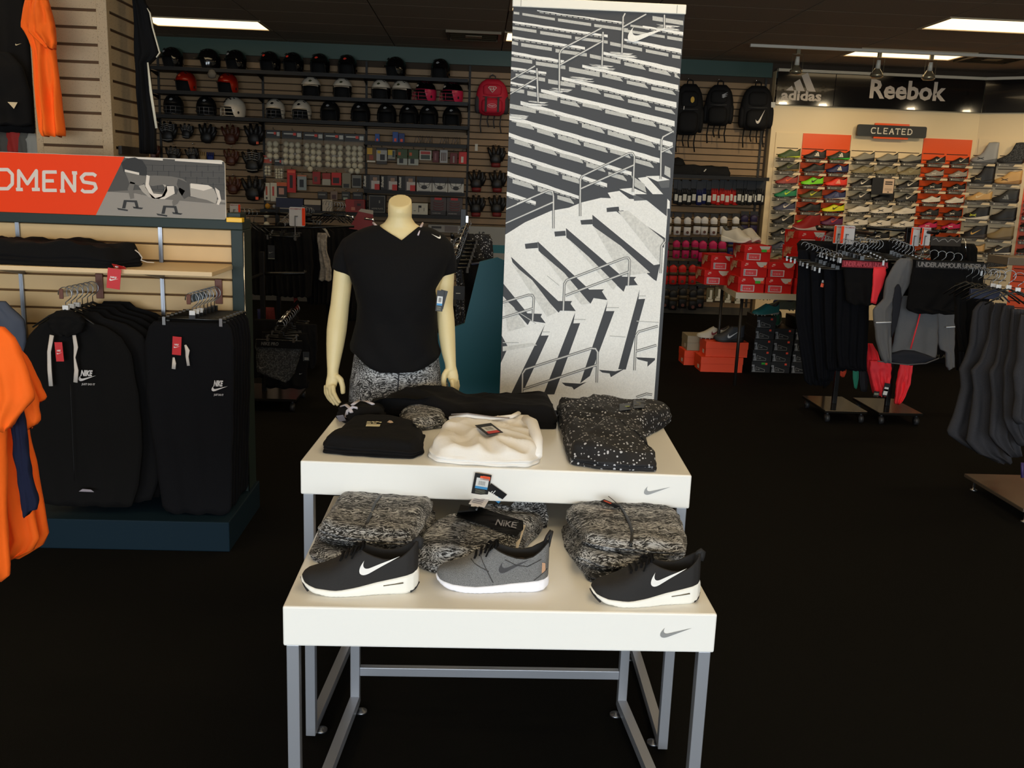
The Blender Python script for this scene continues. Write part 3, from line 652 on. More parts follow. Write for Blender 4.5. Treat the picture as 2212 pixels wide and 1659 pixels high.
# ================================================================ folded garments
def blob(name,mat,loops,z0,thick,top_noise=.004,nseed=0,folds=1,rings=16,fullness=.5,parent=None,dome=.0,fn=None,nfreq=1.0,ymax=None,crease=0):
    """folded cloth: an outline (list of (x,y)) on the table, bulging folded edge, softly wrinkled top"""
    pts=[Vector((p[0],p[1])) for p in loops]
    # resample the outline and round it off
    seg=[]; n=len(pts)
    for i in range(n):
        a,b=pts[i],pts[(i+1)%n]; k=max(1,int((b-a).length/.008))
        seg+=[a+(b-a)*j/k for j in range(k)]
    for _ in range(3): seg=[(seg[i-1]+seg[i]*2+seg[(i+1)%len(seg)])/4 for i in range(len(seg))]
    N=len(seg); c=sum(seg,Vector((0,0)))/N
    rgs=[]; ns=folds*6
    for k in range(ns+1):     # side profile with one bulge per fold
        t=k/ns; ph=(t*folds)%1 if k<ns else 1
        bul=math.sin(math.pi*ph)**.5 if 0<ph<1 else 0
        rr_=[]
        for i,p in enumerate(seg):
            d=(p-c); L=d.length; dn=d/L
            w=noise.noise(Vector((p.x*22+nseed,p.y*22,t*3+nseed)))
            off=-.007*(1-bul)*(1 if folds>1 or k>0 else .4)+.006*w*(1-.0*t)
            q=p+dn*off
            rr_.append((q.x,q.y,z0+thick*fullness*t+(.0006 if k==0 else 0)+.25*thick*t*noise.noise(Vector((p.x*7,p.y*7,nseed+5)))))
        rgs.append(rr_)
    m_=rings
    for k in range(1,m_+1):
        s=1-k/m_; rr_=[]
        for i,p in enumerate(seg):
            q=c+(p-c)*s; e=(p-c).length*(1-s); h=min(1,e/.03); h=1-(1-h)**2
            base=.25*thick*noise.noise(Vector((p.x*7,p.y*7,nseed+5)))*s
            z=z0+thick*(fullness+(1-fullness)*h)+base+dome*(1-s*s)
            z+=top_noise*(noise.noise(Vector((q.x*16*nfreq+nseed,q.y*9*nfreq,nseed)))+.6*noise.noise(Vector((q.x*38*nfreq,q.y*30*nfreq,nseed+2))))*min(1,e/.02+.2)
            if crease: z+=crease*(1-abs(noise.noise(Vector((q.x*13*nfreq+q.y*9+nseed,q.y*7-q.x*4,nseed+8))))*2.6)*min(1,e/.03)
            rr_.append((q.x+(0 if k<m_ else i*1e-7),q.y,z))
        rgs.append(rr_)
    if ymax: rgs=[[(p[0],min(p[1],ymax+.0001*math.sin(p[0]*50)),p[2]) for p in r_] for r_ in rgs]
    if fn: rgs=[[fn(*p) for p in r_] for r_ in rgs]
    mb=MB(); mb.loft(rgs,0,True)
    o=mb.build(name,mat,parent)
    return o,rgs
def outl(pts,zs): return [tuple(G(x,y,zs+(e[0] if e else 0)))[:2] for x,y,*e in pts]
def top_at(o):
    from mathutils.bvhtree import BVHTree
    me=o.data; t=BVHTree.FromPolygons([v.co for v in me.vertices],[p.vertices for p in me.polygons])
    def g(x,y,off=.0015):
        h=t.ray_cast(Vector((x,y,3)),Vector((0,0,-1))); return h[0]+Vector((0,0,off)) if h[0] else Vector((x,y,ZU))
    return g
def view_on(o,off=.0015):
    """map a photo pixel onto the surface of o (used to place flat prints where they sit on the cloth)"""
    from mathutils.bvhtree import BVHTree
    me=o.data; t=BVHTree.FromPolygons([v.co for v in me.vertices],[p.vertices for p in me.polygons])
    def g(px,py):
        d=ray(px,py).normalized(); h=t.ray_cast(Vector((0,0,CAMH)),d)
        return h[0]+h[1]*off*(1 if h[1].dot(d)<0 else -1) if h[0] else None
    return g
# --- long folded black trousers at the back of the taller table
T0=.05
o,_=blob('folded_trousers',black,outl([(790,895),(905,900),(1000,925),(1205,928),(1198,868,T0),(1190,853,T0),(1100,857,T0),(1010,852,T0),(950,838,T0),(880,842,T0),(830,852,T0),(795,872,T0)],ZU),ZU,.060,.004,3,folds=2,crease=.006,nfreq=.7,ymax=2.905)
tag(o,'long black folded trousers lying across the back of the taller table','trousers')
pf=blob('folded_shirt',space,outl([(890,935),(960,925),(968,895,.02),(925,885,.02),(880,878,.02),(862,905)],ZU),ZU+.001,.034,.004,9,folds=2,crease=.004)[0]
tag(pf,'grey space-dye garment peeking out between black tee and white tee','shirt')
bra=blob('striped_sports_top',black,outl([(724,905),(760,925),(830,920),(835,880,.03),(800,868,.04),(752,872,.04),(732,880,.03)],ZU),ZU,.05,.006,12,folds=2)[0]
tag(bra,'dark sports top with white-edged straps at the left table corner','shirt')
v=view_on(bra,.002)
for pts,w in (([(738,880),(748,877),(757,884),(760,893)],.006),([(762,877),(775,868),(792,870),(806,876)],.006),([(748,902),(752,890),(763,882),(772,884)],.005)):
    q=[v(*p) or G(p[0],p[1],ZU+.05) for p in pts]
    a=MB(); a.tube([p+Vector((0,0,.002)) for p in q],w,8,flat=.45); a.build('strap',M('strap_grey',(190,182,186),.8),bra)
q0=G(738,898,ZU+.03); hangtag(bra,'hang_tag',q0+Vector((0,-.01,-.005)),.02,.035,[M('tag_grey',(120,120,135),.5)],R(10),(),lean=R(50))
# --- black folded tee
bt_o=outl([(695,980),(790,988),(893,993),(914,982),(917,950),(913,925,.04),(900,903,.045),(850,893,.045),(760,895,.045),(735,910,.045),(722,925,.04),(710,950,.01)],ZU)
bt=blob('folded_tee',black,bt_o,ZU,.046,.0025,21,folds=3)[0]
tag(bt,'black folded tee stack with small white emblem, at the left of the taller table','shirt')
v=view_on(bt)
def onview(obj,name,poly_fn,mats,off=.0015):
    vv=view_on(obj,off); mb=MB()
    def m_(x,y):
        r_=vv(x,y); return r_ if r_ else G(x,y,ZU+.05)
    poly_fn(mb,m_); return mb.build(name,mats,obj)
onview(bt,'emblem',lambda mb,f:mb.flat([(890+x*18,(919-y*14)+x*0) for x,y in [(1-a_,b_) for a_,b_ in SWOOSH]],f,0,1),white)
onview(bt,'neck_print',lambda mb,f:[mb.flat([(x,y),(x+w,y+.6),(x+w-2,y+h+.6),(x-2,y+h)],f,0) for x,y,w,h in [(794,911,8,1.6),(804,911,6,1.6),(812,911,7,1.6),(820,912,5,1.6),(793,914,10,1.6),(806,914,8,1.6),(792,917,30,5)]],M('print_cream',(215,205,170),.6))
onview(bt,'neck_loop',lambda mb,f:mb.flat([(836,913),(841,909),(846,910),(850,914),(843,915)],f,0),M('loop_tan',(205,180,160),.7))
# --- white folded tee with a raised rolled right edge
wt=blob('folded_tee',whitec,outl([(926,988),(944,1001),(1000,1005),(1080,1010),(1143,1012),(1166,1000),(1170,935,.03),(1152,893,.05),(1115,898,.045),(1060,905,.04),(970,897,.045),(955,912,.03),(943,945,.01)],ZU),ZU,.042,.004,31,folds=2,crease=.011)[0]
tag(wt,'white folded tee with a black hang tag in its neck, middle of the taller table','shirt')
wtop=top_at(wt)
a=MB(); a.tube([wtop(*G(x,y,ZU+.045)[:2],.006) for x,y in ((972,900),(1010,905),(1060,911),(1105,908),(1120,903))],.008,10,flat=.7); a.build('collar',whitec,wt)
a=MB(); a.tube([wtop(*G(x,y,ZU+.045)[:2],.012) for x,y in ((975,902),(1010,906),(1060,913),(1100,912))],.0035,8,flat=.5); a.build('neck_tape',M('tape_grey',(140,132,130),.8),wt)
a=MB(); a.tube([G(1135,905,ZU+.055),G(1150,915,ZU+.055),G(1160,950,ZU+.045),G(1163,985,ZU+.02)],[.012,.016,.016,.01],14); a.build('rolled_edge',whitec,wt)
def lietag(parent,quad,mats,inner,off,name='hang_tag',z=ZU+.05,vf=None):
    # a card lying on cloth; quad of pixels, inner list of (u0,v0,u1,v1,mat)
    q=[ (vf(x,y) if vf and vf(x,y) else G(x,y,z)) for x,y in quad]
    q=[p+Vector((0,0,off)) for p in q]; n=(q[1]-q[0]).cross(q[3]-q[0]).normalized(); 
    if n.z<0: n=-n
    q[2]=q[1]+q[3]-q[0]
    bi=lambda u,v_:q[0]+(q[1]-q[0])*u+(q[3]-q[0])*v_
    mb=MB(); vs=[p for p in q]+[p-n*.001 for p in q]; mb.add(vs,[(0,1,2,3),(7,6,5,4),(0,1,5,4),(1,2,6,5),(2,3,7,6),(3,0,4,7)])
    for u0,v0,u1,v1,mi in inner: mb.add([bi(u,w)+n*.0004 for u,w in((u0,v0),(u1,v0),(u1,v1),(u0,v1))],[(0,1,2,3)],mi)
    return mb.build(name,mats,parent)
bars=lambda u0,v0,u1,v1,n,mi=0:[(u0+(u1-u0)*i/n,v0,u0+(u1-u0)*(i+.5)/n,v1,mi) for i in range(n)]
lietag(wt,[(1026,923),(1060,918),(1091,941),(1052,944)],tagmats,[(.15,.3,.85,.72,1),(.15,.72,.85,.95,3)]+bars(.3,.36,.75,.66,9),.006)
# --- black and white speckled tee
spk=blob('folded_tee',speck,outl([(1232,1005),(1290,1015),(1355,1020),(1418,1021),(1419,1005,.01),(1404,990,.02),(1392,942,.03),(1392,928,.03),(1434,919,.01),(1453,897,.02),(1421,872,.04),(1370,860,.05),(1333,846,.06),(1299,841,.06),(1268,850,.06),(1242,856,.06),(1203,864,.04),(1205,890,.03),(1217,930,.03),(1224,970,.02)],ZU),ZU,.052,.004,41,folds=2,dome=.006,rings=22,crease=.008)[0]
tag(spk,'black tee with white speckles folded at the right end of the taller table','shirt')
tagd=[M('tag_dark',(30,28,22),.5),M('tag_lime',(150,165,60),.5),M('tag_gold',(110,100,60),.5)]
onview(spk,'neck_label',lambda mb,f:[mb.flat(pl,f,mi) for pl,mi in (([(1338,874),(1362,872),(1363,886),(1338,889)],0),([(1368,866),(1392,866),(1392,882),(1368,884)],0),([(1341,876),(1353,875),(1345,878)],1),([(1341,879),(1360,878),(1360,880),(1341,881)],1),([(1372,869),(1386,871),(1374,872)],2),([(1370,874),(1384,873),(1384,876),(1370,877)],2))],tagd,.0025)
# --- lower table: two piles of space-dye tops and one pair of tights
def pile(name,cat,outs,labels,th,group,seed,mat=space,folds=2):
    res=[]
    for i,(o_,lb) in enumerate(zip(outs,labels)):
        z=ZL+th*i
        ob=blob(name,mat,outl(o_,z),z+.0005*i,th*1.02,.003+.002*(i==len(outs)-1),seed+i*7,folds=folds,ymax=2.283,crease=.003 if i==len(outs)-1 else 0)[0]
        tag(ob,lb,cat,group); res.append(ob)
    return res
D=.028
L1=[(669,1210),(702,1222),(800,1228),(900,1215),(940,1150),(948,1130),(935,1105),(820,1100),(720,1105),(690,1150)]
L2=[(684,1165),(720,1180),(800,1187),(893,1189),(925,1150),(940,1120),(936,1085),(860,1080),(760,1080),(715,1110)]
L3=[(686,1157),(720,1170),(800,1177),(892,1180),(925,1120),(936,1098),(934,1078),(822,1071),(745,1069),(722,1100)]
PL=pile('folded_zip_top','shirt',[L1,L2,L3],['grey space-dye top at the bottom of the left pile, lower table','grey space-dye top in the middle of the left pile, lower table','grey space-dye zip top on top of the left pile, lower table'],D,'space-dye tops on the lower table',51)
zipm=M('zip_black',(14,14,15),.5)
def zipline(obj,pix,r=.004):
    vv=view_on(obj,.001); pts=[vv(*p) for p in pix]; pts=[p for p in pts if p]
    if len(pts)>1:
        a=MB(); a.tube(pts,r,8,flat=.6); a.build('zip',zipm,obj)
zipline(PL[2],[(822,1072),(812,1084),(806,1098),(800,1115),(793,1129),(786,1142)])
R1=[(1271,1258),(1330,1262),(1420,1255),(1470,1230),(1478,1170),(1440,1130),(1300,1125),(1214,1145),(1218,1180),(1240,1215)]
R2=[(1243,1212),(1300,1232),(1400,1228),(1475,1216),(1484,1170),(1455,1125),(1390,1100),(1280,1105),(1224,1125),(1236,1165)]
R3=[(1258,1180),(1320,1195),(1400,1200),(1482,1204),(1479,1160),(1466,1122),(1440,1105),(1400,1088),(1300,1087),(1240,1102),(1222,1113),(1226,1130),(1250,1155)]
PR=pile('folded_zip_top','shirt',[R1,R2,R3],['grey space-dye top at the bottom of the right pile, lower table','grey space-dye top in the middle of the right pile, lower table','grey space-dye zip top on top of the right pile, lower table'],D,'space-dye tops on the lower table',77)
zipline(PR[2],[(1338,1092),(1344,1101),(1352,1115),(1360,1132),(1365,1147),(1365,1165),(1362,1180)])
a=MB(); q=[G(1338,1095,ZL+.088),G(1330,1085,ZL+.11),G(1318,1075,ZL+.118),G(1314,1072,ZL+.12)]; a.tube(q,.0009,6); a.build('tag_string',zipm,PR[2])
hangtag(PR[2],'hang_tag',G(1318,1088,ZL+.1),.045,.03,tagmats,R(-22),((.6,1,.05,.5,4),),lean=R(60))
TIBLOB=0;ti=blob('folded_tights',space,outl([(895,1225),(935,1240),(1000,1245),(1060,1238),(1130,1195),(1145,1160,.02),(1165,1135,.03),(1180,1110,.03),(1170,1070,.04),(1100,1068,.05),(1050,1082,.05),(1000,1095,.05),(975,1115,.04),(948,1135,.02),(925,1160,.01),(905,1190)],ZL),ZL,.052,.006,95,folds=2,rings=20,ymax=2.283,crease=.007)[0]
tag(ti,'space-dye tights with wide black waistband in the middle of the lower table','tights')
onview(ti,'waistband',lambda mb,f:mb.flat([(985,1118),(995,1090),(1030,1096),(1070,1110),(1105,1120),(1128,1128),(1128,1145),(1112,1160),(1085,1152),(1045,1138),(1010,1128)],f,0,3),black,.004)
vt=view_on(ti,.0065)
def bandtext(u,v_): 
    r_=vt(1069+u,1139-v_+u*.16); return r_ if r_ else G(1069+u,1139,ZL+.06)
a=MB(); lettering(a,'NIKE',bandtext,47,13,0,bold=.02,shear=.25); a.build('waistband_lettering',M('print_grey',(120,116,118),.5),ti)
lietag(ti,[(1012,1098),(1028,1073),(1060,1090),(1046,1106)],[M('label_white',(225,222,228),.6),M('label_ink',(150,150,165),.6)],bars(.15,.12,.85,.75,5,1),.012,'care_label',ZL+.07)
lietag(ti,[(1016,1107),(1020,1097),(1036,1104),(1030,1114)],[M('label_white',(225,222,228),.6)],[],.014,'size_label',ZL+.07)
pc=P(1040,1046,2.262)
hangtag(ti,'hang_tag',pc,.042,.060,tagmats,R(-8),[(.72,.9,.35,.95,4),(.38,.8,.15,.9,1),(.28,.4,.15,.9,2)]+[(.46,.66,.3+i*.035,.31+i*.035+.004*(i%3),0) for i in range(12)]+[(.72,.92,.5,.93,4)]+[(.06+i*.05,.075+i*.05,.2,.85-.07*(i%2),5) for i in range(4)],lean=R(12))
hangtag(ti,'hang_tag',pc+Vector((.034,.004,-.026)),.05,.04,tagmats,R(-35),((.2,.6,.3,.34,1),(.2,.75,.4,.44,1),(.2,.5,.5,.54,1),(.1,.5,.75,1,2)),lean=R(20))
vst=blob('sleeve_end',spacey,outl([(1090,1120),(1140,1140),(1178,1140),(1185,1128,.02),(1170,1066,.05),(1100,1066,.05),(1085,1095,.03)],ZL),ZL+.002,.066,.005,99,folds=1,parent=ti,ymax=2.284,crease=.006)[0]
a=MB(); a.tube([G(1112,1190,ZL+.02),G(1122,1160,ZL+.04),G(1130,1135,ZL+.05)],.006,8,flat=.4); a.build('tape',M('tape_cream',(205,190,165),.7),ti)
# ================================================================ shoes
def prof(tab,x): return lerp_rows(tab,x)
def shoe_mesh(kind='runner',n=40,mres=12):
    """unit shoe: toe at x=0, heel at x=1, width along y (viewer side is -y), z up. returns dict of mesh builders"""
    # x, half width, centre offset y
    wid=[(0,.0),(.01,.055),(.03,.09),(.07,.13),(.14,.165),(.25,.19),(.35,.192),(.5,.165),(.65,.145),(.8,.145),(.9,.135),(.96,.105),(.99,.06),(1,.0)]
    cen=[(0,.03),(.2,.015),(.5,-.01),(.8,0),(1,0)]
    if kind=='knit':
        zs=[(0,.10),(.03,.075),(.15,.062),(.35,.06),(.6,.075),(.8,.095),(.95,.11),(1,.12)]
        zb=[(0,.075),(.03,.04),(.1,.012),(.2,0),(.85,0),(.95,.01),(1,.035)]
    else:
        zs=[(0,.12),(.03,.085),(.12,.062),(.3,.055),(.45,.075),(.6,.105),(.8,.145),(.95,.175),(1,.20)]
        zb=[(0,.10),(.04,.05),(.1,.018),(.22,0),(.88,0),(.96,.014),(1,.05)]
    zt=[(0,.12),(.02,.15),(.06,.175),(.15,.20),(.25,.235),(.33,.285),(.42,.345),(.5,.395),(.56,.41),(.62,.42),(.75,.43),(.9,.44),(1,.44)]
    rim=[(.50,.385),(.55,.36),(.62,.33),(.7,.305),(.78,.30),(.85,.32),(.92,.37),(.97,.415),(1,.43)]
    if kind=='cleat': zs=[(z,a*.55+.02) for z,a in zs]; zb=[(z,a*.4+.045) for z,a in zb]
    if kind=='high':
        zt=[(0,.14),(.03,.18),(.15,.23),(.3,.29),(.42,.38),(.52,.49),(.6,.57),(1,.60)]; rim=[(.54,.50),(.65,.49),(.8,.49),(.9,.52),(1,.56)]
    if kind=='boot':
        zt=[(0,.14),(.03,.18),(.15,.24),(.3,.31),(.42,.41),(.5,.53),(.56,.70),(.61,.84),(1,.84)]; rim=[(.6,.80),(.8,.83),(1,.82)]
    g=lambda tab,x:lerp_rows(tab,x)[0]
    xs=[.5-.5*math.cos(math.pi*i/n) for i in range(n+1)]; xs=[(x*.5+ (i/n)*.5) for i,x in enumerate(xs)]
    ox=rim[0][0]
    def side(x,phi,out=0):
        w=g(wid,x)*.97+out; s,t=g(zs,x)-.012,g(zt,x); q=phi*math.pi/2
        return w*max(math.cos(q),0)**.62, s+(t-s)*math.sin(q)**.92
    def phicut(x):
        if x<ox: return 1
        s,t=g(zs,x)-.012,g(zt,x); r_=min(.985,max(.05,(g(rim,x)-s)/(t-s))); return math.asin(r_**(1/.92))/(math.pi/2)
    up=MB(); lin_=MB(); sole=MB(); 
    fr=lambda x:1 if kind in('high','boot') else 1
    def P3(x,sg,phi,out=0):
        y,z=side(x,phi,out)
        if kind in('high','boot') and x>.5:   # pull the shaft in above the ankle and lean it back
            k=max(0,(z-.42)/.5); y=y*(1-.15*k)
        xx=x
        if kind in('high','boot'):
            k=max(0,(z-.40)); xx=x+ (0 if x<.5 else 0)
        return (xx,g(cen,x)+sg*y,z)
    for sg in (-1,1):
        vs=[];
        for x in xs:
            pc=phicut(x)
            for j in range(mres+1): vs.append(P3(x,sg,pc*j/mres))
        M1=mres+1
        up.add(vs,[(i*M1+j,i*M1+j+1,(i+1)*M1+j+1,(i+1)*M1+j) for i in range(n) for j in range(mres)],0,True)
        # collar rim and inner lining going down
        vs=[]; xi=[x for x in xs if x>=ox-.02]
        for x in xi:
            x_=max(x,ox); pc=phicut(x_+1e-4)
            p=P3(x_,sg,pc); q=P3(x_,sg,pc,-.018); 
            xx=min(x_,.975); 
            vs+= [p,(xx,(p[1]+q[1])/2,p[2]+.010),(min(xx,.965),q[1],p[2]-.004),(min(xx,.955),q[1],p[2]-.08),(min(xx,.95),q[1]*.9,.16)]
        lin_.add(vs,[(i*5+j,i*5+j+1,(i+1)*5+j+1,(i+1)*5+j) for i in range(len(xi)-1) for j in range(4)],0,True)
    # insole
    vs=[]; xi=[.45+i*.05 for i in range(11)]
    for x in xi: w=g(wid,x)*.9; vs+=[(x,g(cen,x)-w,.165),(x,g(cen,x)+w,.165)]
    lin_.add(vs,[(2*i,2*i+1,2*i+3,2*i+2) for i in range(len(xi)-1)],0)
    # sole: sidewall with slight flare
    ring=[]
    P_=[(x,-1) for x in xs]+[(x,1) for x in xs[::-1]][1:-1]
    for lv in range(7):
        r_=[]
        for x,sg in P_:
            zt_,zb_=g(zs,x),g(zb,x); t=(0,0,.15,.5,.85,1,1)[lv]; o=(-.03,.0,.008,.011,.006,-.002,-.03)[lv]
            w=max(0,g(wid,x)+o); xx=x+(.5-x)*(-.0)*o+ ( -o if x<.02 else (o if x>.98 else 0))
            z=zb_+(zt_-zb_)*t
            if lv<=1 and kind!='cleat' and .14<x<.8: z+=.004*(int(x*60)%2)
            r_.append((xx,g(cen,x)+sg*w,z))
        ring.append(r_)
    sole.loft(ring,0,True)
    if kind in('cleat',):
        for x,y in ((.12,-.08),(.12,.08),(.25,-.13),(.25,.12),(.38,-.12),(.38,.1),(.78,-.1),(.78,.1),(.9,-.08),(.9,.08)):
            sole.lathe([(.022,.055),(.016,.0),(.001,0)],(x,y,0),8)
    def onside(x,z,off=.006):
        s,t=g(zs,x)-.012,g(zt,x); k=min(.99,max(0,(z-s)/(t-s))); phi=math.asin(k**(1/.92))/(math.pi/2); p=P3(x,-1,phi,off); return (p[0],p[1],z)
    def ontop(x,sg,phi,off=.008): p=P3(x,sg,phi,off); return (p[0],p[1],p[2]+off)
    return dict(upper=up,lining=lin_,sole=sole,onside=onside,ontop=ontop,ox=ox)
def sc(mb,S):
    mb.v=[(v[0]*S,v[1]*S,v[2]*S) for v in mb.v]; return mb
def big_shoe(label,loc,rz,S,kind,mu,msole,mcol,mlace,mlogo,details):
    d=shoe_mesh(kind,64,18); t=emp('sneaker',label,'shoe',loc,rz)
    up=sc(d['upper'],S).build('upper',mu,t); so=sc(d['sole'],S).build('sole',msole,t); sc(d['lining'],S).build('collar',mcol,t)
    f=lambda x0,z0,sl=0:(lambda u,v:tuple(c*S for c in d['onside'](x0+u,z0+v+u*sl,.005)))
    # tongue
    a=MB(); a.grid(lambda u,v:(.39+.14*v,(u-.5)*.15,.325+.12*v-.03*abs(u-.5)*2),6,8); a.grid(lambda u,v:(.405+.14*v,(u-.5)*.15,.315+.12*v-.03*abs(u-.5)*2),6,8); sc(a,S).build('tongue',mlace,t)
    # laces: crossing bars over the throat and a bow
    for k in range(5):
        x=.33+.045*k; z_off=.012
        pts=[d['ontop'](x,-1,.84-.01*k,.004),d['ontop'](x+.012,-1,.9,.014),d['ontop'](x+.02,1,.9,.014),d['ontop'](x+.03,1,.84-.01*k,.004)]
        a=MB(); a.tube(pts,.011,6,flat=.6); sc(a,S).build('lace',mlace,t)
    a=MB(); b0=d['ontop'](.5,-1,.95,.02)
    for sg in (-1,1):
        a.tube([b0,(b0[0]-.03,b0[1]+sg*.05,b0[2]+.008),(b0[0]-.05,b0[1]+sg*.10,b0[2]-.03),(b0[0]-.015,b0[1]+sg*.06,b0[2]-.02),b0],.009,6)
        a.tube([b0,(b0[0]-.05,b0[1]+sg*.07,b0[2]-.05),(b0[0]-.07,b0[1]+sg*.09,b0[2]-.09)],.008,6)
    sc(a,S).build('bow',mlace,t)
    # heel pull tab
    a=MB(); a.tube([(.965,0,.41),(.985,0,.435),(1.005,0,.45),(1.015,0,.44),(1.01,0,.40),(1.0,0,.36)] if kind!='knit' else [(.955,0,.42),(.975,0,.475),(1.005,0,.525),(1.015,0,.52),(1.0,0,.45),(.99,0,.38)],.015,6,flat=2.2); sc(a,S).build('heel_tab',mcol,t)
    details(t,d,f,S); return t
bkn=M('black_mesh',(25,23,23),.75,bump=.3,bscale=900); soleW=M('sole_white',(238,236,228),.5); soleW2=M('sole_white_knit',(240,240,248),.5)
def thea(t,d,f,S):
    a=MB(); swoosh(a,f(.50,.185,.0),.35,0,sub=2,tilt=R(5)); a.build('side_emblem',white,t)
    fs=lambda u,v:((.70+u)*S,(-.1515-.0005)*S,(.085+v+u*.12)*S)
    a=MB(); a.tube([fs(0,0),fs(.08,0),fs(.17,.002)],.011*S,8,flat=.5); a.build('air_window',M('air_window',(120,112,95),.2,.4),t)
    for pp_,w_ in (([(-.006,.03,.10),(.01,.0,.07),(.03,-.05,.05),(.06,-.105,.03)],.012),([(.93,-.12,.012),(.975,-.085,.03),(1.005,-.03,.06)],.010)):
        a=MB(); a.tube([tuple(c*S for c in p) for p in pp_],w_*S,6); a.build('outsole_rim',bkn,t)
def knit(t,d,f,S):
    a=MB(); swoosh(a,f(.55,.18,.0),.29,0,sub=2,tilt=R(5)); a.build('side_emblem',M('emblem_charcoal',(48,46,48),.6),t)
    for pts in ([(.36,.36),(.42,.25),(.50,.10)],[(.30,.27),(.42,.22),(.46,.20)],[(.60,.30),(.70,.25),(.80,.24),(.92,.30)],[(.98,.2),(.90,.14),(.86,.11)]):
        n_=[]; 
        for (x0,z0),(x1,z1) in zip(pts,pts[1:]): n_+=[d['onside'](x0+(x1-x0)*k/4,z0+(z1-z0)*k/4,.004) for k in range(5)]
        a=MB(); a.tube(n_,.004,6); sc(a,S).build('seam',M('seam_dark',(60,58,58),.8),t)
    a=MB(); a.flat([(0,0),(.035,.02),(.03,.09),(.0,.10)],lambda u,v:tuple(c*S for c in d['onside'](.93+u,.17+v,.006)),0,1); a.build('heel_patch',M('tan_patch',(190,150,120),.7),t)
    a=MB(); a.grid(lambda u,v:(.50+.44*u,(v-.5)*.2,.185+.04*math.sin(u*3)),8,3); sc(a,S).build('insole',M('tan_insole',(205,165,125),.7),t)
def place_shoe(pt,ph):
    a,b=G(*pt,ZL),G(*ph,ZL); d=(b-a); return a,math.atan2(d.y,d.x),d.length
for lb,pt,ph,kind,args,det in (
  ('black running shoe with white emblem, leftmost on the lower table',(652,1272),(903,1268),'runner',(bkn,soleW,bkn,black,white),thea),
  ('grey heather knit shoe with white sole, middle of the lower table',(943,1262),(1183,1266),'knit',(heather,soleW2,M('collar_black',(20,19,20),.7),black,white),knit),
  ('black running shoe with white emblem, rightmost on the lower table',(1277,1296),(1506,1290),'runner',(bkn,soleW,bkn,black,white),thea)):
    a_,rz_,L_=place_shoe(pt,ph); print('shoe',L_)
    big_shoe(lb,(a_.x,a_.y,ZL+.0005),rz_,L_,kind,*args,det)
# ================================================================ left gondola with hoodies and joggers
def drape(name,mat,rows,Y,thick=.05,folds=5,amp=.012,seed=0,parent=None,nx=26,nz=36,px=True,flare=1,inv=None,loc=None,open_top=False,slant=0):
    """hanging cloth from silhouette rows (y, left, right) given at depth Y; closed shell with vertical folds"""
    if px:
        R_=[]
        for y,l,r in rows:
            a,b=P(l,y,Y),P(r,y,Y); R_.append((-(a.z+b.z)/2,a.x,b.x))
    else: R_=[(-z,l,r) for z,l,r in rows]
    z0,z1=R_[0][0],R_[-1][0]; rings=[]
    for k in range(nz+1):
        t=k/nz; zz_=z0+(z1-z0)*t; l,r=lerp_rows(R_,zz_); ring=[]
        for s in (1,-1):
            for i in range(nx+1 if s==1 else nx+1):
                u=i/nx if s==1 else 1-i/nx
                e=math.sqrt(max(0,1-(2*u-1)**2)); th=thick/2*(.35+.65*min(1,t*4+.25))*(.25+.75*e)
                f=amp*(.25+.75*t)*math.sin(u*folds*2*math.pi+seed+1.2*math.sin(t*3+seed))*e + amp*.8*noise.noise(Vector((u*6+seed,t*5,seed)))*e
                w=.004*noise.noise(Vector((t*8+seed,s*1.0,seed)))*(1 if u<.5 else -1)*(1-e)
                hem=.006*math.sin(u*folds*2*math.pi+seed)*(t>.97)
                ring.append((l+(r-l)*u+w,Y-s*th-f+slant*(u-.5),-zz_+hem))
        rings.append(ring)
    mb=MB(); mb.loft(rings)
    o=mb.build(name,mat,parent)
    if inv: o.matrix_parent_inverse=inv
    return o
KY=4.0
kz=P(430,493,KY).z; kxr=P(505,600,KY).x; kxR=P(530,600,KY).x; kxl=-2.75; ktop=P(430,472,KY).z
kio=emp('gondola','long slatwall gondola with dark green frame and hanging black clothes','shop fixture',((kxl+kxR)/2,KY,0)); KI=Matrix.Translation((-(kxl+kxR)/2,-KY,0))
def kchild(mb,name,mats,label=None):
    o=mb.build(name,mats,kio); o.matrix_parent_inverse=KI
    if label:o['label']=label
    return o
kg=M('gondola_green',(34,48,45),.5,spec=.3); kgd=M('gondola_base_blue',(6,30,42),.7,spec=.2)
a=MB(); a.cbox(kxl,kxR,KY-.03,KY+.12,kz,ktop,.003); kchild(a,'top_rail',kg)
a=MB(); a.cbox(kxr,kxR,KY-.03,KY+.12,.1,kz,.003); kchild(a,'end_panel',kg)
a=MB(); a.box(kxl,kxr,KY+.02,KY+.03,.1,kz); kchild(a,'backing',M('gondola_backing',(110,78,42),.8))
a=MB(); a.tube([(kxR+.003,KY-.032,.12),(kxR+.003,KY-.032,kz-.01)],.003,6); kchild(a,'edge_strip',chrome)
bx=G(498,1190).x
a=MB(); a.cbox(kxl,bx,3.58,KY+.12,0,.125,.004); kchild(a,'base_deck',kgd)
pk=.0705; a=MB(); a.cbox(kxl,kxr,KY-.002,KY+.018,.004,pk-.004,.003); sm_=a.mesh('slat',slatm)
a=MB(); a.box(kxl,kxr,KY+.004,KY+.02,-.004,.006); gm_=a.mesh('slat_groove',groove)
for k in range(int((kz-.125)/pk)+1):
    z=kz-(k+1)*pk
    if z<.12: continue
    o=objof('slat',sm_,kio); o.matrix_parent_inverse=KI; o.location=(0,0,z)
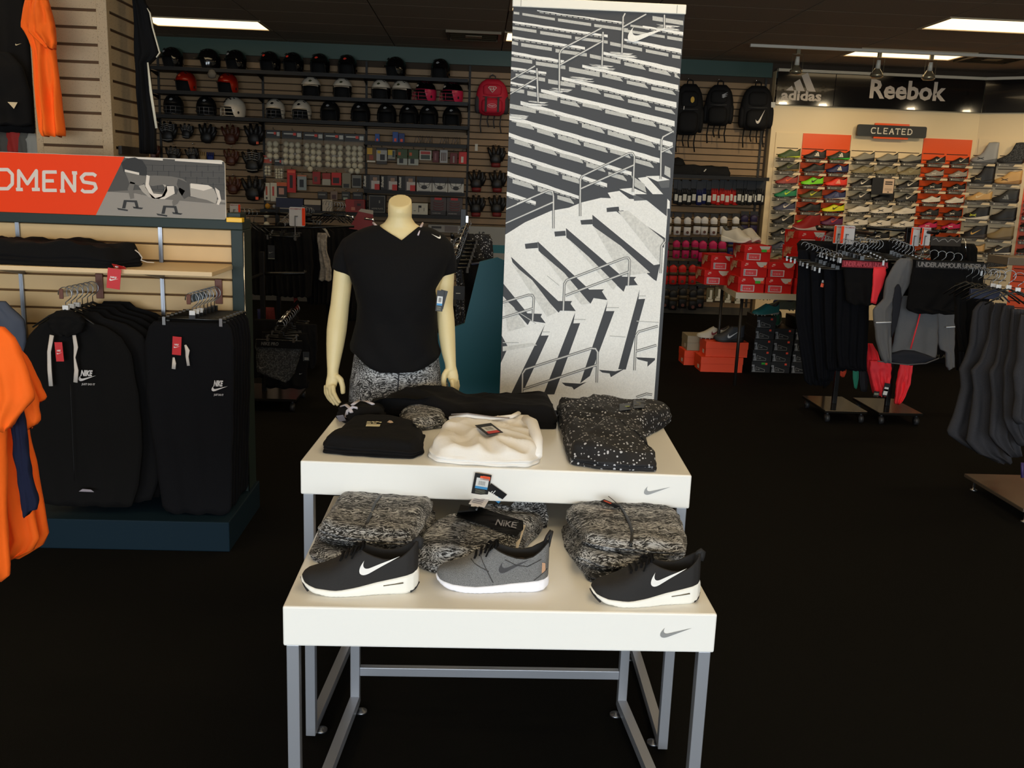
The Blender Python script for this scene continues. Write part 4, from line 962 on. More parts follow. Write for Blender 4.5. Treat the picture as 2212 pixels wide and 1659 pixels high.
for px in (-150,48,352):
    x=P(px,600,KY).x; a=MB(); a.box(x-.008,x+.008,KY-.014,KY-.002,.13,kz); a.box(x-.003,x+.003,KY-.016,KY-.013,.13,kz); kchild(a,'standard',steel)
a=MB(); yb=P(508,475,KY); a.cbox(P(490,475,KY-.05).x,P(524,475,KY-.05).x,KY-.06,KY-.02,P(505,480,KY-.05).z,P(505,470,KY-.05).z,.002); tag(a.build('yellow_clip',M('yellow_plastic',(245,190,20),.4)),'yellow plastic block on the top corner of the green gondola','block')
a=MB(); a.cbox(P(490,465,KY).x,P(519,465,KY).x,KY+.0,KY+.1,ktop,P(505,460,KY).z,.002); tag(a.build('green_block',kg),'dark green block on the gondola corner above the yellow block','block')
# --- shelf
s1=P(0,560,KY-.34); a=MB()
sx0,sx1=kxl+.05,P(458,596,KY-.34).x; zt_=P(458,588,KY-.34).z
sh=emp('wooden_shelf','pale laminate shelf fixed to the left gondola','shelf',((sx0+sx1)/2,KY-.17,zt_)); SI=Matrix.Translation((-(sx0+sx1)/2,-KY+.17,-zt_))
a.cbox(sx0,sx1,KY-.34,KY-.004,zt_-.018,zt_,.002); o=a.build('board',M('shelf_beige',(226,196,150),.5),sh); o.matrix_parent_inverse=SI
for px in (55,355):
    x=P(px,600,KY).x; a=MB(); a.prism([(KY-.30,zt_-.019),(KY-.004,zt_-.019),(KY-.004,zt_-.07)],x-.003,x+.003); a.v=[(v[1],v[0],v[2]) for v in a.v]; o=a.build('bracket',steel,sh); o.matrix_parent_inverse=SI
# --- folded black garment on the shelf
def pxo(pts,Y): return [(P(x,y,Y).x,Y+dy) for x,y,dy in pts]
fo=[(-2.35,KY-.30),(-1.9,KY-.31),(P(150,580,KY-.3).x,KY-.33),(P(235,580,KY-.33).x,KY-.33),(P(300,570,KY-.25).x,KY-.22),(P(305,560,KY-.15).x,KY-.14),(P(290,560,KY-.1).x,KY-.06),(P(100,560,KY-.1).x,KY-.04),(-2.35,KY-.05)]
fh=blob('folded_hoodie',black,fo,zt_,.082,.010,61,folds=3,nfreq=.6,crease=.008,rings=20)[0]
tag(fh,'black folded hoodies lying on the pale shelf of the left gondola','hoodie')
for px,py in ((165,535),): 
    a=MB(); a.lathe([(.02,-.006),(.024,.0),(.018,.006),(.001,.007)],P(168,533,KY-.24),12,sy=.6); a.build('print_patch',M('patch_cream',(215,200,180),.7),fh)
for pts in ([(292,540),(300,546),(307,556),(305,562),(318,566),(333,567)],):
    a=MB(); a.tube([P(x,y,KY-.30) for x,y in pts],.006,8,flat=.3); a.build('drawstring',M('string_white',(215,205,195),.8),fh)
def redtagm(parent,c,w,h,rot,name='hang_tag',inv=None,lean=0):
    c=Vector(c); o=hangtag(parent,name,c,w,h,[redtag],rot,(),inv,lean=lean)
    ux=Vector((math.cos(rot),0,math.sin(rot))); uz=Vector((-math.sin(rot),0,math.cos(rot)))
    f=lambda u,v:c+ux*u+uz*v+Vector((0,-.0018,0))
    a=MB(); lettering(a,'NIKE',lambda u,v:f(u-w*.28,v+h*.02),w*.5,h*.09,0,bold=.03,shear=.25); swoosh(a,lambda u,v:f(u-w*.32,v-h*.12),w*.68)
    e=a.build('print',white,o); return o
redtagm(fh,P(246,602,KY-.36),.050,.078,R(-7))
redtagm(fh,P(258,577,KY-.345)+Vector((0,0,0)),.05,.03,R(-12),lean=R(60))
# --- face-out arms
def faceout(label,pxb,pyb,pxt,pyt,Yb=KY,L=.37):
    b=P(pxb,pyb,Yb); t=emp('faceout_arm',label,'display arm',b)
    a=MB(); a.cbox(-.012,.018,-.012,0,-.055,.05,.002); a.build('wall_plate',M('plate_brown',(96,52,34),.4,.3),t)
    e=P(pxt,pyt,Yb-L)-b
    a=MB(); a.obox(e/2,Vector((.005,0,0)),e/2,Vector((0,0,.015))); a.build('arm',chrome,t)
    a=MB(); a.cbox(e.x-.008,e.x+.008,e.y-.006,e.y,e.z-.02,e.z+.018,.002); a.build('end_stop',M('plate_brown',(96,52,34),.4,.3),t)
    return b,e
b1,e1=faceout('chrome display arm holding the black hoodies, left gondola',215,616,133,634)
b2,e2=faceout('chrome display arm holding the black joggers, left gondola',472,628,408,646)
def hanger_mesh(kind='top',w=.42):
    hk=MB(); pts=[(.0,0,-.075),(0,0,-.045)]+[(.026*math.cos(t),0,-.022+.026*math.sin(t)+.0) for t in [R(x) for x in range(-60,215,25)]]
    hk.tube([(0,0,-.08),(.0,0,-.055),(.013,0,-.045)]+pts[2:],.0019,6)
    bd=MB()
    if kind=='top': bd.tube([(-w/2,0,-.155),(-w*.25,0,-.11),(0,0,-.082),(w*.25,0,-.11),(w/2,0,-.155)],[.006,.007,.009,.007,.006],8,flat=.6)
    else:
        bd.tube([(-w/2,0,-.10),(w/2,0,-.10)],.0055,8); bd.box(-.012,.012,-.006,.006,-.10,-.075)
    cl=MB(); cl.box(-.006,.006,-.007,.007,-.125,-.094)
    return hk,bd,cl
_HG={}
def hanger(label,loc,kind='top',w=.42,group=None,rz=0,size=None,body=None):
    k=(kind,round(w,2))
    if k not in _HG:
        h,b,c=hanger_mesh(kind,w); _HG[k]=(h.mesh('hook',M('hook_metal',(150,152,156),.28,1)),b.mesh('hanger_body',blackp),c.mesh('clip',M('clip_metal',(120,118,116),.35,.8)))
    t=emp('clothes_hanger',label,'hanger',loc,rz,group)
    objof('hook',_HG[k][0],t); bo=objof('hanger_body',_HG[k][1],t)
    if body: setmat(bo,body)
    if kind!='top':
        for s in (-1,1): o=objof('clip',_HG[k][2],t); o.location=(s*w*.42,0,0)
    if size:
        a=MB(); a.box(-.01,.012,-.008,.008,-.083,-.066); a.build('size_marker',M('marker_white',(225,225,225),.5),t)
    return t
HR=[(678,118,165),(690,110,180),(702,82,232),(722,64,262),(760,52,284),(850,50,300),(960,58,308),(1040,80,300),(1088,92,285)]
for i in range(6):
    Y=3.66+i*.052; k=(Y-KY)/(-.37); p=b1+e1*k; lb='frontmost' if i==0 else ORD[i]+' from the front'
    x=p.x+(.0 if i==0 else .01*i); dx=.0
    hanger('chrome hook hanger of the black hoodies on the left arm, '+lb,(p.x,Y,p.z+.018),'top',.26,'hangers on the hoodie arm',size=(i<3))
    sc_=1-.03*i; pc_=P(165,690,3.66); rows=[]
    for y,l,r in HR:
        A_,B_=P(l,y,3.66),P(r,y,3.66); rows.append((A_.z+.004*i,A_.x+(p.x-(b1+e1*((3.66-KY)/-.37)).x)+.05*(i>0)+.008*i,B_.x+(p.x-(b1+e1*((3.66-KY)/-.37)).x)+.05*(i>0)+.012*i))
    o=drape('hoodie',blackk if i%2==0 else black,rows,Y,.03,4,.005,seed=i*2.1,px=False)
    tag(o,'black hoodie on the left gondola arm, '+lb+(', with white drawstrings' if i==0 else ''),'hoodie','hoodies on the left arm')
    if i==0:
        h=drape('hood',blackk,[(672,122,160),(680,112,175),(695,104,185),(716,112,178),(724,130,160)],Y-.035,.05,2,.004,2,o)
        for pts in ([(112,724),(106,760),(107,800),(110,834)],[(160,724),(164,750),(161,772),(165,800),(163,826)]):
            a=MB(); a.tube([P(x,y,Y-.045) for x,y in pts],[.0085,.0075,.0085,.0085] if len(pts)==4 else [.007,.0085,.0035,.0085,.0085],8,flat=.25); a.build('drawstring',M('string_white',(215,205,195),.8),o)
        redtagm(o,P(128,760,Y-.05),.029,.075,R(2))
        q=P(171,822,Y-.035)
        a=MB(); f=lambda u,v:(q.x+u,q.y,q.z+v); lettering(a,'NIKE',lambda u,v:f(u+.006,v+.018),.048,.024,0,bold=.05,shear=.35); swoosh(a,lambda u,v:f(u-.002,v-.002),.068); lettering(a,'JUST DO IT',lambda u,v:f(u+.008,v-.020),.052,.010,0,bold=.02,shear=.15); a.build('chest_print',M('print_offwhite',(205,200,198),.6),o)
        a=MB(); a.tube([P(152+k*1.1,830+k*26,Y-.034) for k in range(9)],.0012,6); a.build('zip',zipm,o)
        a=MB(); q=P(191,1056,Y-.03); a.flat([(-.03,-.005),(.03,-.006),(.018,.004),(-.015,.006)],lambda u,v:(q.x+u,q.y-.02,q.z+v)); a.build('hem_lining',M('lining_grey',(150,142,150),.8),o)
PR_=[(694,332,492),(704,322,500),(740,313,505),(860,318,505),(1000,338,502),(1100,352,500),(1168,362,497)]
for i in range(7):
    Y=3.665+i*.046; k=(Y-KY)/(-.37); p=b2+e2*k; lb='frontmost' if i==0 else ORD[i]+' from the front'
    hanger('chrome hook clip hanger of the black joggers, '+lb,(p.x,Y,p.z+.018),'clip',.26,'hangers on the jogger arm',size=(i<3))
    rows=[(P(l,y,3.665).z+.0,P(l,y,3.665).x,P(r,y,3.665).x) for y,l,r in PR_]
    rows=[(max(z,.14) if j==len(rows)-1 else z,l,r) for j,(z,l,r) in enumerate(rows)]
    if i==0: rows[-1]=(.132,rows[-1][1],rows[-1][2])
    o=drape('joggers',M('jogger_black',(16,16,19),.9,noise_amt=.3,nscale=300,spec=.15),rows,Y,.028,3,.005,seed=i*1.7+1,px=False)
    tag(o,'black joggers clipped on the right gondola arm, '+lb+(', with red tag' if i==0 else ''),'trousers','joggers on the right arm')
    if i==0:
        redtagm(o,P(382,747,Y-.035),.034,.072,R(-4))
        for pts in ([(375,772),(376,785),(375,797)],[(400,745),(405,757),(404,770),(407,790)]):
            a=MB(); a.tube([P(x,y,Y-.03) for x,y in pts],[.004,.008,.008] if len(pts)==3 else [.004,.009,.006,.006],8,flat=.25); a.build('drawstring',M('string_white',(215,205,195),.8),o)
        q=P(457,843,Y-.03)
        a=MB(); f=lambda u,v:(q.x+u,q.y,q.z+v); lettering(a,'NIKE',lambda u,v:f(u+.008,v+.016),.038,.024,0,bold=.05,shear=.35); swoosh(a,lambda u,v:f(u,v-.004),.064); lettering(a,'JUST DO IT',lambda u,v:f(u+.008,v-.024),.038,.010,0,bold=.02,shear=.15); a.build('thigh_print',M('print_offwhite',(205,200,198),.6),o)
gb=drape('grey_blue_tee',M('slate_cloth',(72,78,92),.9),[(650,-60,12),(668,-60,30),(690,-60,52),(720,-60,56),(800,-60,56)],3.72,.05,3,.008,5)
tag(gb,'slate grey tee at the left edge behind the orange tees','shirt')
# ================================================================ WOMENS sign on the gondola
SY=KY-.02
sA=P(-60,470,SY); xl_,xr_=P(-75,400,SY).x,P(487,410,SY).x; zb_s=P(240,468,SY).z; zt_s=P(240,337,SY).z
sg=emp('womens_sign','orange and photo sign reading OMENS on top of the left gondola','sign',((xl_+xr_)/2,SY,zb_s)); SGI=Matrix.Translation((-(xl_+xr_)/2,-SY,-zb_s))
def schild(mb,name,mats):
    o=mb.build(name,mats,sg); o.matrix_parent_inverse=SGI; return o
rc=.018
def rrect(x0,x1,z0,z1,r,n=5):
    out=[]
    for cx,cz,a0 in ((x1-r,z0+r,-90),(x1-r,z1-r,0),(x0+r,z1-r,90),(x0+r,z0+r,180)):
        for i in range(n+1): w=R(a0+90*i/n); out.append((cx+r*math.cos(w),cz+r*math.sin(w)))
    return out
a=MB(); a.prism(rrect(xl_,xr_,zb_s,zt_s,rc),SY,SY+.012); schild(a,'panel',M('sign_edge',(210,200,185),.5))
def SP(x,y,l=0): p=P(x,y,SY); return (p.x,p.z)
def spoly(mb,pts,m,l):
    c=[SP(x,y) for x,y in pts]; c=[(min(max(x,xl_),xr_-.001),min(max(z,zb_s),zt_s-.001)) for x,z in c]
    mb.flat(c,lambda u,v:(u,SY-.0004*(l+1),v),m)
a=MB(); spoly(a,[(-75,325),(269,337),(207,465),(-75,470)],0,0); schild(a,'orange_panel',orangesign)
_sk=[0]
def stroke(mb,pts,w,fn0,m=0):
    _sk[0]+=1; base=(_sk[0]%9)*5e-5; cnt=[0]
    def fn(u,v):
        p=fn0(u,v); return (p[0],p[1]-base-cnt[0]*8e-6,p[2])
    for p,q in zip(pts,pts[1:]):
        cnt[0]+=1; d=Vector((q[0]-p[0],q[1]-p[1])); L=d.length; d/=L; n=Vector((-d.y,d.x))*w/2; e=d*w*.0
        mb.add([fn(*(Vector(p)+n-e)),fn(*(Vector(q)+n+e)),fn(*(Vector(q)-n+e)),fn(*(Vector(p)-n-e))],[(0,1,2,3)],m)
    cnt[0]+=3
    for p in pts[1:-1]: mb.flat(ell(p[0],p[1],w/2,w/2,8),fn,m)
GL={'O':[[(.25,0),(.75,0),(1,.25),(1,.75),(.75,1),(.25,1),(0,.75),(0,.25),(.25,0)]],'M':[[(.0,0),(.3,0)],[(.7,0),(1.05,0)],[(.12,0),(.12,1),(.5,.3),(.9,1),(.9,0)]],'E':[[(1,0),(.1,0),(.1,1),(1,1)],[(.1,.52),(.8,.52)]],
 'N':[[(0,0),(.3,0)],[(.15,0),(.15,1),(.85,0),(.85,1)],[(.7,1),(1,1)]],'S':[[(0,.12),(.2,0),(.75,0),(1,.2),(.9,.45),(.15,.55),(0,.8),(.25,1),(.8,1),(1,.88)]],'C':[[(1,.12),(.8,0),(.25,0),(0,.25),(0,.75),(.25,1),(.8,1),(1,.88)]],
 'L':[[(.1,1),(.1,0),(1,0)],[(-.05,1),(.3,1)]],'A':[[(.02,0),(.5,1),(.98,0)],[(.2,.35),(.8,.35)],[(-.1,0),(.2,0)],[(.8,0),(1.1,0)]],'T':[[(.5,0),(.5,1)],[(0,.85),(0,1),(1,1),(1,.85)],[(.35,0),(.65,0)]],'D':[[(.1,0),(.65,0),(1,.3),(1,.7),(.65,1),(.1,1),(.1,0)],[(-.05,0),(.1,0)],[(-.05,1),(.1,1)]],'W':[[(0,1),(.25,0),(.5,.7),(.75,0),(1,1)]]}
a=MB()
letters=[('W',-62,-18),('O',-12,27),('M',35,84),('E',92,123),('N',130,167),('S',176,208)]
for ch,x0,x1 in letters:
    yb=408+(x0)*.035; yt=367+x0*.05
    for st in GL[ch]:
        pts=[(SP(x0+(x1-x0)*u,yb+(yt-yb)*v)) for u,v in st]
        if ch in('W',) : pts=[(max(p[0],xl_+.01),p[1]) for p in pts]
        stroke(a,pts,.0135,lambda u,v:(u,SY-.0015,v))
schild(a,'lettering',M('sign_letter',(222,208,196),.6))
# black and white print: person in a push-up on grips, brick wall behind
a=MB()
spoly(a,[(269,337),(487,350),(487,474),(207,465)],1,0)              # wall tone
spoly(a,[(232,414),(300,418),(487,432),(487,474),(207,465)],3,1)     # floor light
spoly(a,[(232,414),(290,417),(350,430),(487,442),(487,438),(380,420),(300,410)],2,2)
for k in range(5):
    y=356+k*13; spoly(a,[(300,y),(485,y+4),(485,y+4.6),(300,y+.6)],0,1.2)
    for j in range(8): x=305+j*24+(k%2)*11; spoly(a,[(x,y),(x+1,y),(x+1,y+13),(x,y+13)],0,1.2)
for x0,x1 in ((270,352),(378,480)): spoly(a,[(x0,337+(x0-269)*.06),(x1,337+(x1-269)*.06),(x1,342+(x1-269)*.06),(x0,341+(x0-269)*.06)],5,2)
spoly(a,[(262,352),(275,342),(292,340),(308,347),(317,362),(316,378),(300,380),(268,372)],0,3)   # hair
spoly(a,[(270,371),(300,378),(312,380),(316,392),(303,402),(292,398),(280,396),(276,385)],2,4)    # face
spoly(a,[(270,366),(301,373),(301,378),(270,371)],5,5)                                              # headband
spoly(a,[(312,380),(335,379),(370,381),(395,386),(410,398),(408,425),(395,424),(380,402),(352,399),(330,402),(312,398)],2,3) # back and shoulder
spoly(a,[(385,386),(410,396),(412,422),(398,430),(388,415),(382,398)],1,4)
spoly(a,[(300,402),(312,398),(322,416),(336,428),(350,424),(360,400),(352,398),(362,412),(356,424),(340,431),(322,426),(308,414)],4,5)  # top
spoly(a,[(317,378),(324,380),(322,398),(332,418),(352,420),(361,402),(376,402),(378,418),(356,430),(330,429),(314,404)],5,5)
spoly(a,[(400,396),(440,400),(462,408),(470,425),(466,440),(448,432),(412,424)],4,3)                # legs
spoly(a,[(412,396),(450,400),(460,406),(440,412),(412,406)],5,4)
spoly(a,[(465,405),(474,412),(478,432),(473,443),(468,441),(472,430),(466,412)],5,4)                # shoe
for pts in ([(292,395),(288,410),(290,428),(282,430),(276,408),(282,392)],[(388,405),(400,412),(384,440),(374,446),(372,436),(382,420)]): spoly(a,pts,2,4)
for ox,oy in ((0,0),(85,12)):
    for pts in ([(268+ox,432+oy),(296+ox,433+oy),(300+ox,448+oy),(294+ox,448+oy),(291+ox,437+oy),(274+ox,436+oy),(271+ox,450+oy),(264+ox,450+oy)],[(253+ox,449+oy),(277+ox,453+oy),(276+ox,456+oy),(256+ox,453+oy)],[(287+ox,446+oy),(310+ox,449+oy),(306+ox,452+oy),(289+ox,450+oy)]): spoly(a,pts,0,5)
bw=[M('bw_%d'%v,(v,int(v*.95),int(v*.88)),.6) for v in (30,72,110,150,172,225)]
schild(a,'photo_print',bw)
# ================================================================ square column clad in speckled slatwall
CYf=4.6; cx0,cx1=P(75,200,CYf).x,P(237,200,CYf).x
def solveY(px,X):
    lo,hi=CYf,8
    for _ in range(40):
        mid=(lo+hi)/2
        if P(px,200,mid).x<X: lo=mid if P(px,200,mid).x>P(px,200,mid+.1).x else lo; 
        lo,hi=(lo,mid) if (P(px,200,mid).x<X)==(P(px,200,hi).x<X) else (mid,hi)
    return lo
CYb=solveY(299,cx1); CYb=CYb if 4.7<CYb<6 else 5.1
print('column depth',CYb)
colm=emp('slatwall_column','square pillar clad in speckled slatwall beside the left gondola','column',((cx0+cx1)/2,CYf,0)); CI=Matrix.Translation((-(cx0+cx1)/2,-CYf,0))
a=MB(); a.box(cx0+.01,cx1-.01,CYf+.01,CYb-.01,0,ZC-.01); o=a.build('core',M('column_groove',(84,56,28),.8),colm); o.matrix_parent_inverse=CI
pc_=.0755
a=MB(); a.cbox(cx0+.025,cx1-.04,CYf-.004,CYf+.012,.006,pc_-.006,.002); fm_=a.mesh('slat',boardm)
a=MB(); a.cbox(cx1-.012,cx1+.004,CYf+.03,CYb-.025,.006,pc_-.006,.002); sm2=a.mesh('slat',boardm)
for k in range(int((ZC-.02)/pc_)):
    for mm_ in (fm_,sm2): o=objof('slat',mm_,colm); o.matrix_parent_inverse=CI; o.location=(0,0,k*pc_)
for x0,x1,y0,y1 in ((cx1-.042,cx1+.006,CYf-.006,CYf+.032),(cx0-.004,cx0+.027,CYf-.006,CYf+.03),(cx1-.02,cx1+.006,CYb-.027,CYb+.003)):
    a=MB(); a.cbox(x0,x1,y0,y1,0,ZC-.01,.003); o=a.build('corner_trim',boardm,colm); o.matrix_parent_inverse=CI
a=MB(); c=P(276,325,CYf+.2); a.box(cx1+.004,cx1+.02,CYf+.06,CYb-.06,P(276,334,CYf+.1).z,P(276,316,CYf+.1).z); tag(a.build('dark_placard',M('placard_dark',(40,34,30),.5)),'small dark placard fixed low on the side of the pillar','placard')
ot=drape('orange_tee',orangecloth,[(-60,64,96),(-20,58,100),(0,55,103),(30,50,111),(58,45,118),(72,56,120),(86,64,121),(97,68,120),(108,72,119),(200,77,131),(262,83,138),(288,86,141),(293,90,140)],CYf-.16,.07,2,.022,3.3)
tag(ot,'orange tee hanging on the front of the slatwall pillar','shirt')
for pts in ([(58,45),(70,52),(95,68)],):
    s_=drape('sleeve',orangecloth,[(0,72,103),(30,68,112),(70,62,118),(90,84,121),(103,98,119)],CYf-.22,.06,2,.01,1.3,ot)
bw_t=drape('black_tee',black,[(-60,286,306),(-20,288,308),(5,289,314),(18,290,323),(60,291,332),(115,292,343),(122,292,342),(137,294,322),(200,297,329),(278,302,337),(330,303,338)],CYb-.3,.08,2,.015,2.2)
tag(bw_t,'black tee with white side piping hanging on the pillar side','shirt')
for pts in ([(318,18),(324,28),(330,60),(345,114),(338,124)],[(319,135),(326,200),(338,277)]):
    a=MB(); a.tube([P(x,y,CYb-.33) for x,y in pts],[.004]+[.007]*(len(pts)-2)+[.006],8,flat=.5); a.build('piping',M('piping_cream',(225,215,190),.8),bw_t)
# far-left dark jerseys and hooks
for i,(rows,Y,lb) in enumerate((([(-80,-120,20),(-30,-120,48),(40,-120,60),(140,-120,66),(230,-120,72),(283,-120,74)],5.6,'black jersey at the top left edge with a tiny white emblem'),([(110,-120,20),(140,-120,48),(200,-120,66),(268,-120,70)],5.5,'black jersey below it with a small triangular mark, left edge'))):
    o=drape('black_jersey',black,rows,Y,.08,4,.015,i*2.0); tag(o,lb,'shirt')
    a=MB()
    if i==0: q=P(33,98,Y-.06); swoosh(a,lambda u,v:(q.x+u,q.y,q.z+v),.034)
    else: q=P(28,228,Y-.06); a.flat([(-.028,.018),(.026,.018),(.004,-.017)],lambda u,v:(q.x+u,q.y,q.z+v))
    a.build('emblem',M('print_tan',(205,185,150),.6),o)
a=MB(); p,q=P(-60,288,5.7),P(84,294,5.7); a.tube([p,q],.008,8); tag(a.build('chrome_rail',chrome),'chrome rail above the left sign at the picture edge','rail')
for i,(px,py,c_) in enumerate(((8,308,(70,66,60)),(33,300,(150,30,22)),(55,308,(80,78,72)),(70,312,(150,148,140)))):
    p=P(px,py,5.6); o=drape('hanging_cap',M('cap_%d'%i,c_,.8),[(p.z+.06,p.x-.03,p.x+.03),(p.z+.02,p.x-.05,p.x+.05),(p.z-.08,p.x-.045,p.x+.045)],5.6,.06,2,.006,i,px=False,nx=10,nz=8)
    tag(o,['dark grey cap leftmost under the chrome rail','red topped cap under the chrome rail','grey cap under the chrome rail, beside the pillar gap','pale grey cap rightmost under the chrome rail'][i],'cap')
# ================================================================ orange tees at the lower left
OY=2.45
specs=[
 ('orange tee at the lower left, rearmost with hem at the right',[(720,-90,10),(760,-90,50),(860,-90,66),(930,-90,62),(1050,-90,88),(1150,-90,104),(1178,-90,90),(1200,-90,50)],OY+.14,[(735,-10,20),(770,5,58),(830,20,88),(861,40,101),(870,50,84)]),
 ('orange tee at the lower left, second from the back',[(715,-90,8),(760,-90,40),(930,-90,40),(1060,-90,60),(1160,-90,86),(1190,-90,70),(1212,-90,25)],OY+.08,[(735,-10,12),(790,0,55),(860,20,80),(905,40,87),(918,52,78),(926,58,62)]),
 ('orange tee at the lower left, frontmost and longest',[(708,-90,4),(740,-90,14),(900,-90,16),(1050,-90,12),(1180,-90,17),(1235,-90,23),(1250,-90,4)],OY-.04,[(706,-40,10),(730,-30,34),(780,-30,55),(850,-20,75),(862,-20,72),(900,-20,40),(927,-5,22)]),
]
for i,(lb,rows,Y,sl_) in enumerate(specs):
    o=drape('orange_tee',orangecloth,rows,Y,.05,4,.014,seed=i*2.3); tag(o,lb,'shirt','orange tees on the left rack')
    drape('sleeve',orangecloth,sl_,Y-.03,.045,2,.006,i+.5,o,nx=16,nz=20)
nv=drape('navy_sleeve_top',navy,[(884,46,50),(905,27,55),(921,27,57),(980,30,63),(1031,40,70),(1083,46,84),(1100,49,81),(1111,53,62)],OY-.0,.03,1,.004,2)
tag(nv,'navy sleeve hanging between the orange tees at lower left','shirt')
n2=drape('navy_collar_top',navy,[(738,-60,2),(760,-60,12),(790,-60,22),(815,-60,24),(822,-60,20)],OY-.075,.02,1,.002,2); tag(n2,'dark strip of a navy top over the orange tees at the left edge','shirt')
# ================================================================ goods on the back wall
def peg(px,py,L=.12,Y=YB-.014):
    p=P(px,py,Y-L); a=MB(); a.tube([(p.x,Y,p.z+.012),(p.x,Y-L*.95,p.z+.012),(p.x,Y-L,p.z+.03)],.004,6)
    o=a.build('peg_hook',chrome,wall_back)
# ---------------------------------------------------------------- helmets
def helmet_geo():
    th=[2*math.pi*i/36 for i in range(37)]
    def low(t):  # lower edge height by angle; front is -y (t=-90deg)
        d=abs((t+math.pi/2+math.pi)%(2*math.pi)-math.pi)
        if d<R(48): return .125
        if d<R(62): return .125-.105*(d-R(48))/R(14)
        if d<R(125): return .0
        return .0+.035*min(1,(d-R(125))/R(30))
    def pt(t,k,o=0):
        zl=low(t); z=zl+(.232-zl)*k; 
        h=max(0,(z-.105)/.127); rr_=math.sqrt(max(0,1-h*h)) if z>.105 else 1-.12*((.105-z)/.105)**2
        if k>=1: rr_=0
        x,y=(.112-o)*rr_*math.cos(t),(.13-o)*rr_*math.sin(t); return (x,y,z-(o*.5 if k<1 else o))
    ks=[0,.12,.25,.4,.55,.68,.79,.88,.945,.985,1]
    out=MB(); out.add([pt(t,k) for k in ks for t in th[:-1]],[(j*36+i,j*36+(i+1)%36,(j+1)*36+(i+1)%36,(j+1)*36+i) for j in range(10) for i in range(36)],0,True)
    up=MB(); ks2=[.0,.2,.4,.6,.8,.93,1]
    def pt2(t,k,o=-.002):
        z=.135+(.232-.135)*k; h=(z-.105)/.127; rr_=math.sqrt(max(0,1-h*h)) if k<1 else 0
        return ((.112-o)*rr_*math.cos(t),(.13-o)*rr_*math.sin(t),z+(.0 if k<1 else -o))
    up.add([pt2(t,k) for k in ks2 for t in th[:-1]],[(j*36+i,j*36+(i+1)%36,(j+1)*36+(i+1)%36,(j+1)*36+i) for j in range(6) for i in range(36)],0,True)
    inn=MB(); inn.add([pt(t,k,.012) for k in ks for t in th[:-1]],[(j*36+i,j*36+(i+1)%36,(j+1)*36+(i+1)%36,(j+1)*36+i) for j in range(10) for i in range(36)],0,True)
    # rim joining the shells
    inn.add([pt(t,0) for t in th[:-1]]+[pt(t,0,.012) for t in th[:-1]],[(i,(i+1)%36,36+(i+1)%36,36+i) for i in range(36)],0)
    br=MB(); br.grid(lambda u,v:((.112+.0*v)*math.cos(R(-140+100*u))*(1+.02*v),(.13+.045*v*math.sin(math.pi*u)**.6)*math.sin(R(-140+100*u)),.126-.012*v),16,3); br.grid(lambda u,v:((.112)*math.cos(R(-140+100*u))*(1+.02*v),(.13+.045*v*math.sin(math.pi*u)**.6)*math.sin(R(-140+100*u)),.130-.012*v),16,3)
    cg=MB()
    for z,k in ((.095,1.06),(.055,1.08),(.018,1.0)):
        cg.tube([(.115*k*math.cos(R(a_)),.155*k*math.sin(R(a_)),z) for a_ in range(-155,-20,12)],.0028,6)
    for a_ in (-115,-90,-65): cg.tube([(.12*math.cos(R(a_)),.165*math.sin(R(a_)),z) for z in (.10,.055,.015)],.0028,6)
    eh=MB()
    for s in (-1,1): eh.add([(s*.1125,.013*math.cos(w)-.01,.055+.016*math.sin(w)) for w in [i*math.pi/5 for i in range(10)]],[tuple(range(10))])
    em=MB(); em.flat([(-.02,.0),(.0,-.006),(.022,.008),(.004,.02),(-.012,.016)],lambda u,v:(u,-.118+.5*max(0,v-.0)*.9-.006,.165+v))
    vt_=MB()
    for s in (-1,1):
        for k in range(3): vt_.obox((s*.05,-.075+.045*k,.213-.01*abs(k-1)),Vector((.012,0,-.006*s)),Vector((0,.007,0)),Vector((0,0,.004)))
    return dict(shell=out,top=up,lining=inn,brim=br,cage=cg,ear=eh,emblem=em,vent=vt_)
HGm={k:v for k,v in helmet_geo().items()}
HM={k:v.mesh('helmet_'+k,blackp) for k,v in HGm.items()}
hl=M('helmet_lining',(20,18,16),.9)
def helmet(label,px,row,shell,rz,group,top=None,cage=None,em=None,s=1.0,dy=.16):
    z,yy=SZ[row]; Y=YB-.014-dy; p=P(px,200,Y)
    t=emp('batting_helmet',label,'helmet',(p.x,Y,z+.0015),R(rz),group); t.scale=(s,s,s)
    o=objof('shell',HM['shell'],t); setmat(o,shell)
    if top: o=objof('crown',HM['top'],t); setmat(o,top); o['label']='white crown' if top is whiteg else 'black crown'
    o=objof('lining',HM['lining'],t); setmat(o,hl)
    o=objof('brim',HM['brim'],t); setmat(o,top or shell)
    o=objof('ear_hole',HM['ear'],t); setmat(o,hl)
    if cage: o=objof('face_cage',HM['cage'],t); setmat(o,cage)
    if em: o=objof('emblem',HM['emblem'],t); setmat(o,em)
    o=objof('vent',HM['vent'],t); setmat(o,hl)
    return t
bg=M('helmet_black_gloss',(10,9,10),.12,coat=.6); bm_=M('helmet_black_matte',(16,15,15),.5); redg=M('helmet_red',(150,30,14),.25); whiteg=M('helmet_white',(218,206,186),.3); pinkg=M('helmet_pink',(205,40,80),.3); wire=M('cage_steel',(110,112,118),.3,.6); wirep=M('cage_pink',(200,50,80),.4); reds=M('sticker_red',(225,60,40),.5); greys=M('emblem_grey',(150,150,150),.5)
g1,g2,g3='glossy black helmets on the top shelf','helmets on the second shelf','face-guard helmets on the third shelf'
